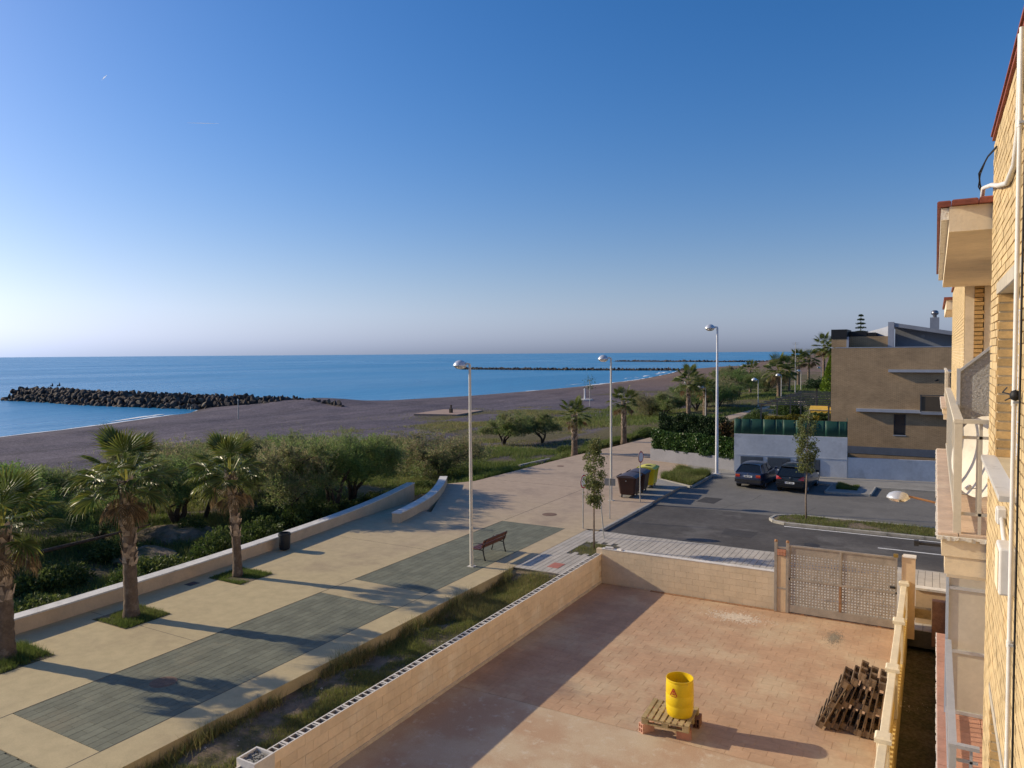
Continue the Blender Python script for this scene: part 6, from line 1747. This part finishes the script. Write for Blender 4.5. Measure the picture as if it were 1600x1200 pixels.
# stack of old pallets leaning on the balustrade
PL = ['leftmost weathered pallet of the leaning stack', 'second weathered pallet from the left of the leaning stack', 'third weathered pallet from the left of the leaning stack', 'fourth weathered pallet from the left of the leaning stack',
      'fourth weathered pallet from the balustrade in the leaning stack', 'third weathered pallet from the balustrade in the leaning stack', 'second weathered pallet from the balustrade in the leaning stack', 'weathered pallet nearest the balustrade in the leaning stack']
for k, lab in enumerate(PL):
    root = empty('pallet', (-1.98 + k * .150, 16.62 + random.uniform(-.05, .06) + (.10 if k in (3, 4) else 0), .02), 0, lab, 'pallet', 'old pallets stacked against the balustrade')
    lean = R(25 - k * 2.4 + random.uniform(-.7, .7)); tw = random.uniform(-.02, .02)
    up = Vector((math.sin(lean), 0, math.cos(lean))); wd_ = Vector((tw, 1, 0)).normalized(); nn = up.cross(wd_).normalized()
    root.rotation_euler = Matrix((up, wd_, nn)).transposed().to_euler()
    pallet_parts(root, wood_o, (1.2, 1.12, 1.2, 1.3, 1.2, 1.25, 1.0, 1.2)[k], .8, 6)
# ---------------------------------------------------------------- cars
def car(label, x, y, rz, paint, kind):
    root = empty('parked_car', (x, y, -.116), rz, label, 'car', 'cars parked below the white wall')
    pm_, nt, b = nt_new('car_paint_' + kind); b.inputs['Base Color'].default_value = (*paint, 1); b.inputs['Roughness'].default_value = .28; b.inputs['Metallic'].default_value = .35; b.inputs['Coat Weight'].default_value = .6; b.inputs['Coat Roughness'].default_value = .05
    gl = glass_mat('car_glass_' + kind, (.010, .013, .016), .03)
    trim = M('car_black_trim', (.018, .018, .02), rough=.6, var=.1, bump=.05)
    # stations along y (rear 0 -> front L): (y, half width at sill, half width at belt, z bottom, z belt)
    L = 4.2
    st = [(-.0, .60, .62, .42, .70), (.04, .74, .74, .34, .90), (.25, .82, .80, .24, .96), (.8, .85, .83, .20, .95), (1.8, .86, .84, .19, .93), (2.8, .86, .83, .19, .92), (3.3, .85, .80, .20, .86), (3.9, .80, .72, .24, .74), (4.15, .68, .60, .32, .62), (4.2, .5, .45, .36, .52)]
    n = 7; V = []; F = []
    for (yy, ws, wb, zb, zt) in st:
        zm = (zb + zt) / 2
        sec = [(0, zb), (ws * .9, zb), (ws, zb + .1), (max(ws, wb) * 1.02, zm), (wb, zt - .04), (wb * .92, zt), (0, zt + .02)]
        V += [(x_, yy, z_) for x_, z_ in sec] + [(-x_, yy, z_) for x_, z_ in sec[-2:0:-1]]
    m = 2 * n - 2
    for i in range(len(st) - 1):
        for k in range(m): F.append((i * m + k, i * m + (k + 1) % m, (i + 1) * m + (k + 1) % m, (i + 1) * m + k))
    F += [tuple(range(m - 1, -1, -1)), tuple((len(st) - 1) * m + k for k in range(m))]
    body = MB().add(V, F).build('body', pm_, root, smooth=True, sharp=38)
    # cabin: lower ring at belt, upper ring at roof
    if kind == 'blue': rb, rt0, rt1, fb, zr = .18, .62, 2.15, 3.05, 1.40
    else: rb, rt0, rt1, fb, zr = .10, .42, 2.15, 3.15, 1.50
    zb_ = .94
    lo = [(.76, rb, zb_), (.78, rb + .6, zb_), (.79, 1.6, zb_), (.78, fb - .5, zb_ - .01), (.66, fb, zb_ - .04)]
    hi = [(.56, rt0, zr - .05), (.60, rt0 + .35, zr - .005), (.61, (rt0 + rt1) / 2 + .2, zr), (.60, rt1 - .1, zr - .01), (.54, rt1 + .12, zr - .06)]
    def side(s): return [(s * a, b_, c) for a, b_, c in lo], [(s * a, b_, c) for a, b_, c in hi]
    for s in (1, -1):
        l, h = side(s)
        for i in range(4):
            g = MB().add([l[i], l[i + 1], h[i + 1], h[i]], [(0, 1, 2, 3)] if s > 0 else [(3, 2, 1, 0)]); g.build('side_window' if i in (1, 2) else 'quarter_window', gl, root)
        for i, (a, b2, w) in enumerate(((0, 0, .05), (2, 2, .035), (4, 4, .03), (1, 1, .02))):
            p, q = Vector(l[a]), Vector(h[b2]); MB().tube([p + Vector((s * .004, 0, 0)), q + Vector((s * .004, 0, 0))], w * .6, 5).build('pillar', pm_ if i != 1 else trim, root)
    L0, H0 = side(1); L1, H1 = side(-1)
    rw = MB().add([L1[0], L0[0], H0[0], H1[0]], [(0, 1, 2, 3)]).build('rear_window', gl, root)
    MB().tube([(0, rb + .05, .985), (.35, rb + .09, 1.03)], .008, 4).build('wiper', trim, rw)
    MB().add([L0[4], L1[4], H1[4], H0[4]], [(0, 1, 2, 3)]).build('windscreen', gl, root)
    rv = []; 
    for a, b2 in zip(H0, H1):
        rv += [a, (a[0] * .55, a[1], a[2] + .045), (-a[0] * .55, a[1], a[2] + .045), b2]
    MB().add(rv, [(4 * i + k, 4 * i + k + 1, 4 * i + k + 5, 4 * i + k + 4) for i in range(4) for k in range(3)]).build('roof', pm_, root, smooth=True)
    # bumpers, lights, plate, wheels
    MB().add([(-.76, -.045, .40), (.76, -.045, .40), (.76, -.045, .56), (-.76, -.045, .56), (-.84, .25, .38), (.84, .25, .38), (.85, .25, .57), (-.85, .25, .57)], [(0, 1, 2, 3), (3, 2, 6, 7), (1, 5, 6, 2), (4, 0, 3, 7), (4, 5, 1, 0)]).build('rear_bumper', pm_ if kind != 'blue' else trim, root)
    MB().box(-.8, .8, 4.0, 4.22, .36, .56).build('front_bumper', pm_, root, bevel=.05)
    red = M('car_tail_light', (.38, .02, .02), rough=.2, var=.05, bump=0, spec=.6, coat=.5)
    orange = M('car_indicator', (.55, .10, .03), rough=.2, var=.05, bump=0, spec=.6)
    for s in (-1, 1):
        if kind == 'blue':
            tl = MB().box(s * .60 - .13, s * .60 + .13, -.012, .12, .70, .86).build('tail_light', red, root); MB().box(s * .60 - .13, s * .60 + .13, -.016, -.0125, .79, .855).build('indicator', orange, tl)
        else:
            tl = MB().add([(s * .45, -.02, .80), (s * .76, .02, .76), (s * .80, .25, .88), (s * .76, .06, .98), (s * .60, -.01, .93)], [(0, 1, 3, 4) if s > 0 else (4, 3, 1, 0), (1, 2, 3) if s > 0 else (3, 2, 1)]).build('tail_light', red, root)
            tl.modifiers.new('solid', 'SOLIDIFY').thickness = .03
        MB().box(s * .62 - .14, s * .62 + .14, 4.08, 4.17, .56, .68).build('headlight', M('car_headlight', (.6, .62, .65), rough=.1, var=.03, bump=0), root)
        MB().box(s * .86 - (.0 if s > 0 else .17), s * .86 + (.17 if s > 0 else 0), 2.72, 2.8, .92, 1.06).build('wing_mirror', pm_, root, bevel=.02)
        for yy in (.75, 3.35):
            Mx = Matrix.Translation((s * .74, yy, .30)) @ Matrix.Rotation(R(90), 4, 'Y')
            wh = MB().lathe([(.19, -.1), (.28, -.1), (.305, -.08), (.305, .08), (.28, .1), (.19, .1)], 24, (0, 0, 0), Mx).build('tyre', MATS['wheel_rubber'], root, smooth=True, sharp=40)
            MB().lathe([(.001, .09 * s), (.05, .092 * s), (.18, .07 * s), (.2, .1 * s)], 18, (0, 0, 0), Mx).build('rim', M('car_rim', (.35, .35, .37), rough=.35, var=.05, metal=.8, bump=0), wh)
        MB().box(s * .865 - .006, s * .865 + .006, 1.55, 1.7, .80, .825).build('door_handle', trim, root)
        MB().box(s * .868 - .004, s * .868 + .004, .9, 3.1, .52, .57).build('side_moulding', trim, root)
    zp = .755 if kind == 'blue' else .60
    pl = MB().box(-.26, .26, -.055 if kind != 'blue' else -.02, -.047 if kind != 'blue' else -.012, zp - .055, zp + .055).build('number_plate', M('plate_white', (.72, .72, .70), rough=.4, var=.04, bump=0), root)
    pdk = M('plate_ink', (.03, .03, .04), rough=.5, var=.05, bump=0)
    for i, xx in enumerate((-.17, -.125, -.08, -.035, .05, .10, .15)):
        MB().box(xx - .014, xx + .014, -.058 if kind != 'blue' else -.023, -.0555 if kind != 'blue' else -.0205, zp - .032, zp + .032).build('plate_glyph', pdk, pl)
    MB().box(-.25, -.225, -.0575 if kind != 'blue' else -.0225, -.0555 if kind != 'blue' else -.0205, zp - .05, zp + .05).build('plate_band', M('plate_blue', (.02, .05, .35), rough=.4, var=.04, bump=0), pl)
    MB().lathe([(.001, .0), (.035, .0), (.035, .01), (.001, .012)], 16, (0, 0, 0), Matrix.Translation((0, -.005 if kind == 'blue' else .02, .885)) @ Matrix.Rotation(R(90), 4, 'X')).build('badge', M('chrome_badge', (.6, .6, .62), rough=.2, var=.03, metal=.9, bump=0), root)
    MB().box(-.05, .05, -.01, .03, .34, .38).build('exhaust', trim, root)
    if kind != 'blue':
        for yy in (.75, 1.85):
            MB().tube([(-.62, yy, zr + .03), (-.6, yy, zr + .11), (.6, yy, zr + .11), (.62, yy, zr + .03)], .016, 6).build('roof_bar', trim, root)
        MB().box(-.58, .58, rt0 - .12, rt0 + .02, zr - .03, zr + .0).build('spoiler', pm_, root)
    return root
car('dark blue hatchback parked nearer the tall lamp', -9.55, 44.85, R(-4), (.040, .055, .105), 'blue')
car('black hatchback with roof bars parked beside the blue one', -7.15, 44.6, R(-4), (.006, .008, .014), 'black')

# ---------------------------------------------------------------- breakwaters of single rocks
rock_m = M('dark_breakwater_rock', (.074, .060, .053), rough=.95, var=.3, scale=.8, bump=.8, bscale=6, bdist=.1, island=.25)
rock_p = M('pale_breakwater_rock', (.16, .135, .105), rough=.95, var=.25, scale=.8, bump=.8, bscale=6, bdist=.1, island=.3)
def rock_mesh(seed, mat):
    r = random.Random(seed); bm = bmesh.new()
    for _ in range(13):
        v = Vector((r.gauss(0, 1), r.gauss(0, 1), r.gauss(0, 1))).normalized() * r.uniform(.8, 1.15); bm.verts.new((v.x * 1.25, v.y, v.z * .85))
    h = bmesh.ops.convex_hull(bm, input=bm.verts)
    bmesh.ops.delete(bm, geom=list({e for e in h['geom_interior'] if isinstance(e, bmesh.types.BMVert)}), context='VERTS')
    me = bpy.data.meshes.new('rock'); bm.to_mesh(me); bm.free(); me.materials.append(mat); return me
ROCKS = [rock_mesh(i, rock_m) for i in range(6)] + [rock_mesh(i + 20, rock_p) for i in range(2)]
def breakwater(label, pts, width, top, size, limit, seed, dens=1.0, topfn=None):
    r = random.Random(seed); P = [Vector(p) for p in pts]; root = empty('breakwater', (P[0].x, P[0].y, SEA_Z), 0, label, 'breakwater')
    segs = [(a, b, (b - a).length) for a, b in zip(P, P[1:])]; total = sum(s[2] for s in segs)
    spots = []
    nrow = max(3, int(width * 2 / size / .95)); nl = int(total / (size * 1.15) * dens)
    for i in range(nl):
        d = (i + r.uniform(-.3, .3)) / nl * total
        for a, b, l in segs:
            if d <= l or (a, b, l) == segs[-1]: break
            d -= l
        u = (b - a) / l; p = a + u * max(0, min(d, l)); nn = Vector((-u.y, u.x))
        tt = (i + .5) / nl; tz = topfn(tt) if topfn else top
        for j in range(nrow):
            w = (j / (nrow - 1) * 2 - 1) + r.uniform(-.12, .12)
            h = tz * max(0, 1 - max(0, abs(w) - .3) / .75)
            q = p + nn * w * width
            spots.append((q.x, q.y, SEA_Z + h - size * .35 + r.uniform(-.2, .15) * size, size * r.uniform(.5, .85), abs(w), w))
    spots.sort(key=lambda s: (to_px((s[0], s[1], s[2]))[2] - s[2] * 3))
    big = [s for s in spots]
    verts = []; faces = []; off = 0
    for k, (x, y, z, s, aw, w) in enumerate(big):
        m = ROCKS[r.randrange(8) if (aw > .7 and w < .2) or r.random() < .12 else r.randrange(6)]
        rot = (r.uniform(0, 6), r.uniform(0, 6), r.uniform(0, 6)); sc = Vector((s, s * r.uniform(.75, 1.1), s * r.uniform(.7, 1.05)))
        if k < limit:
            o = link_mesh('rock', m, None, root); o.location = (x - root.location.x, y - root.location.y, z - SEA_Z); o.rotation_euler = rot; o.scale = sc
        else:
            Mx = Matrix.Translation((x - root.location.x, y - root.location.y, z - SEA_Z)) @ Matrix.LocRotScale(None, __import__('mathutils').Euler(rot), sc)
            co = np.empty(len(m.vertices) * 3, np.float32); m.vertices.foreach_get('co', co); co = co.reshape(-1, 3)
            A = np.array(Mx); verts.append(co @ A[:3, :3].T + A[:3, 3]); f = np.empty(len(m.polygons) * 3, np.int32); m.polygons.foreach_get('vertices', f); faces.append(f.reshape(-1, 3) + off); off += len(co)
    # dark body so that no water shows between the rocks
    core = MB(); V = []
    for i, p in enumerate(P):
        a, b = P[max(i - 1, 0)], P[min(i + 1, len(P) - 1)]; u = (b - a).normalized(); nn = Vector((-u.y, u.x)); tz = (topfn(i / (len(P) - 1)) if topfn else top) - size * .55
        for w, h in ((-.95, -1), (-.3, tz), (.3, tz), (.95, -1)): V.append((p.x + nn.x * w * width - P[0].x, p.y + nn.y * w * width - P[0].y, h))
    core.add(V, [(4 * i + k, 4 * i + k + 1, 4 * i + k + 5, 4 * i + k + 4) for i in range(len(P) - 1) for k in range(3)] + [(3, 2, 1, 0), tuple(4 * (len(P) - 1) + k for k in range(4))])
    core.build('rubble_core', rock_m, root)
    if verts:
        o = np_mesh('rock_field', np.concatenate(verts), np.concatenate(faces), rock_m, root); o['kind'] = 'stuff'
    return root
breakwater('nearest dark rock breakwater reaching left into the sea', [(-188, 95.5), (-172, 95.0), (-150, 93.2), (-131, 94.4), (-116, 95.5), (-107, 96.2), (-101, 97)], 4.4, 3.0, .95, 300, 5, 1.1, lambda t: 2.75 - .5 * t)
breakwater('small dark rocks emerging from the shingle at the breakwater root', [(-101, 97), (-95, 96), (-90, 95), (-86.5, 94.2)], .9, 1.9, .8, 60, 15, 1.0, lambda t: 2.3 - .35 * t)
breakwater('second long low breakwater behind the lamp posts', [(-266, 403), (-225, 398), (-170, 396), (-116, 402)], 3.2, 1.15, 1.2, 300, 6)
breakwater('farthest thin breakwater near the horizon', [(-318, 800), (-240, 770), (-190, 752), (-120, 745)], 3.6, 1.3, 1.8, 200, 7)

# ---------------------------------------------------------------- people sitting on the breakwater
def seated_person(label, x, y, z, rz, shirt, trousers):
    root = empty('person', (x, y, z), rz, label, 'person')
    me = bpy.data.meshes.new('body')
    J = [(0, 0, .10), (0, -.02, .32), (0, 0, .52), (0, .02, .60), (0, .03, .72), (-.19, 0, .50), (-.25, .12, .28), (-.12, .34, .30), (.19, 0, .50), (.25, .12, .28), (.12, .34, .30), (-.10, .05, .08), (-.13, .42, .36), (-.13, .50, -.02), (-.13, .60, -.05), (.10, .05, .08), (.13, .42, .36), (.13, .50, -.02), (.13, .60, -.05)]
    E_ = [(0, 1), (1, 2), (2, 3), (3, 4), (2, 5), (5, 6), (6, 7), (2, 8), (8, 9), (9, 10), (0, 11), (11, 12), (12, 13), (13, 14), (0, 15), (15, 16), (16, 17), (17, 18)]
    RR = [.15, .14, .13, .055, .105, .06, .045, .035, .06, .045, .035, .09, .065, .045, .035, .09, .065, .045, .035]
    me.from_pydata(J, E_, []); o = link_mesh('body', me, trousers, root)
    sk = o.modifiers.new('skin', 'SKIN')
    for i, v in enumerate(me.skin_vertices[0].data): v.radius = (RR[i], RR[i]); v.use_root = (i == 0)
    o.modifiers.new('sub', 'SUBSURF').levels = 1
    MB().lathe([(.17, .10), (.185, .3), (.17, .48), (.09, .58), (.06, .585)], 12).build('jacket', shirt, root, smooth=True)
    MB().lathe([(.112, .70), (.115, .76), (.08, .83), (.001, .85)], 12, (0, .02, 0)).build('hair', M('dark_hair', (.02, .015, .012), rough=.8, var=.1), root, smooth=True)
    return root
seated_person('person in dark clothes sitting on the breakwater crest, left of two', -177.5, 96.5, 1.1, R(150), M('navy_cloth', (.03, .035, .05), rough=.9, var=.1), M('dark_trousers', (.03, .03, .035), rough=.9, var=.1))
seated_person('person in dark jacket sitting on the breakwater crest, right of two', -174.2, 96.3, 1.25, R(170), M('black_cloth', (.02, .02, .022), rough=.9, var=.1), M('grey_trousers', (.05, .05, .055), rough=.9, var=.1))

# ---------------------------------------------------------------- beach furniture
slabm = M('beach_platform_wood', (.36, .25, .19), rough=.85, var=.12, scale=2, bump=.2)
pf_ = empty('beach_platform', (-62.6, 91.5, -.95), 0, 'low rosy concrete platform on the shingle beach', 'platform')
MB().prism([(-3.2, -5.0), (3.4, -3.6), (2.6, 4.6), (-4.2, 4.0)], 0, .32).build('deck', slabm, pf_)
MB().box(.6, 1.0, -1.5, -1.1, .322, .95).build('bollard', bark_m, pf_); MB().box(-1.6, -1.4, 2.0, 2.2, .322, 1.2).build('post', bark_m, pf_)
for (lab, x, y) in [('white beach shower on a round slab before the surf', -58.4, 130.6), ('far white beach shower on the sand', -52.0, 175.0)]:
    sh = empty('beach_shower', (x, y, float(zg(x, y))), 0, lab, 'beach shower', 'beach showers')
    MB().lathe([(.001, .12), (1.5, .12), (1.6, 0), (1.6, -.2)], 20).build('slab', M('pale_slab', (.55, .5, .45), rough=.8, var=.1), sh)
    MB().tube([(0, 0, .1), (0, 0, 2.2)], [.16, .12], 10).build('column', sign_white, sh); MB().box(-.3, .3, -.05, .05, 1.9, 2.0).build('shower_arm', sign_white, sh)
for (lab, x, y, h, hd) in [('thin pole standing on the shingle near the breakwater root', -86.5, 72.6, 2.9, False), ('slender young tree pole on the turf behind the lamp', -50.5, 115, 4.5, True)]:
    po = empty('beach_pole', (x, y, float(zg(x, y))), 0, lab, 'pole')
    MB().tube([(0, 0, -.2), (0, 0, h)], [.07, .05], 8).build('shaft', galv, po)
    if hd:
        r = np.random.default_rng(5); n = 160; P = np.array([0, 0, h]) + r.normal(0, 1, (n, 3)) * np.array([.5, .5, .35]); P[n // 2:, 2] -= 1.3; D = rand_dirs(n, r); S = unit(np.cross(D, rand_dirs(n, r)))
        V, F = quads_from(P, D, S, np.full(n, .25), np.full(n, .12)); np_mesh('leaves', V, F, shrub_m, po, {'tint': np.full(len(V), .5)})
    else: MB().box(-.15, .15, -.02, .02, h - .3, h - .05).build('plate', galv, po)
# pale edging stones along the turf
kerb_line('edging', 'pale edging stones at the turf beside the promenade', [(-26.0, 46.6), (-25.6, 50.6)], w=.18, z0=-.6, z1=-.02, seg=1.0)
# fallen stem lying behind the seat wall
tag(MB().tube([(-31.5, 14.0, -.35), (-30.4, 15.6, .35), (-29.0, 17.4, .75), (-27.9, 18.9, 1.1)], [.10, .09, .06, .03], 8).build('fallen_branch', bark_m, smooth=True), 'dark fallen branch among the growth behind the seat wall', 'branch')
tag(MB().tube([(-33.6, 25.9, -.6), (-33.4, 26.4, .9), (-33.2, 27.4, 1.75), (-32.8, 28.6, 2.0), (-32.4, 29.6, 1.4)], [.12, .10, .08, .06, .04], 8).build('arching_stem', bark_m, smooth=True), 'bare arching dark stem under the tamarisks', 'branch')
# mounds of earth under the trees
for k, (x, y, s, lab) in enumerate([(-31.6, 22.8, 1.5, 'brown earth mound under the tamarisks'), (-29.2, 19.6, 1.2, 'grey earth mound behind the seat wall')]):
    bm = bmesh.new(); bmesh.ops.create_icosphere(bm, subdivisions=3, radius=1)
    for v in bm.verts: v.co *= 1 + .25 * (mnoise.noise(v.co * 1.7 + Vector((k * 9, 0, 0))));
    me = bpy.data.meshes.new('earth_mound'); bm.to_mesh(me); bm.free(); o = link_mesh('earth_mound', me, soil_m); o.location = (x, y, -.65); o.scale = (s * 1.3, s, s * .34); tag(o, lab, 'mound')

# ---------------------------------------------------------------- vapour trails high in the sky
ctm = leaf_mat('vapour_trail', (.9, .9, .9), (.9, .9, .9), None, trans=.85)
def sky_pt(px, py, d):
    v = FW + RT * ((px - 800) / FPX) - UP * ((py - 600) / FPX); return EYE + v * d
for lab, a, b, r in [('short white vapour trail high at the left', (159, 125), (167, 117), 11), ('faint long vapour trail at the left', (292, 192), (343, 193), 7)]:
    tag(MB().tube([sky_pt(*a, 18000), sky_pt((a[0] + b[0]) / 2, (a[1] + b[1]) / 2, 18000), sky_pt(*b, 18000)], [2, r, 2], 6).build('vapour_trail', ctm), lab, 'vapour trail')
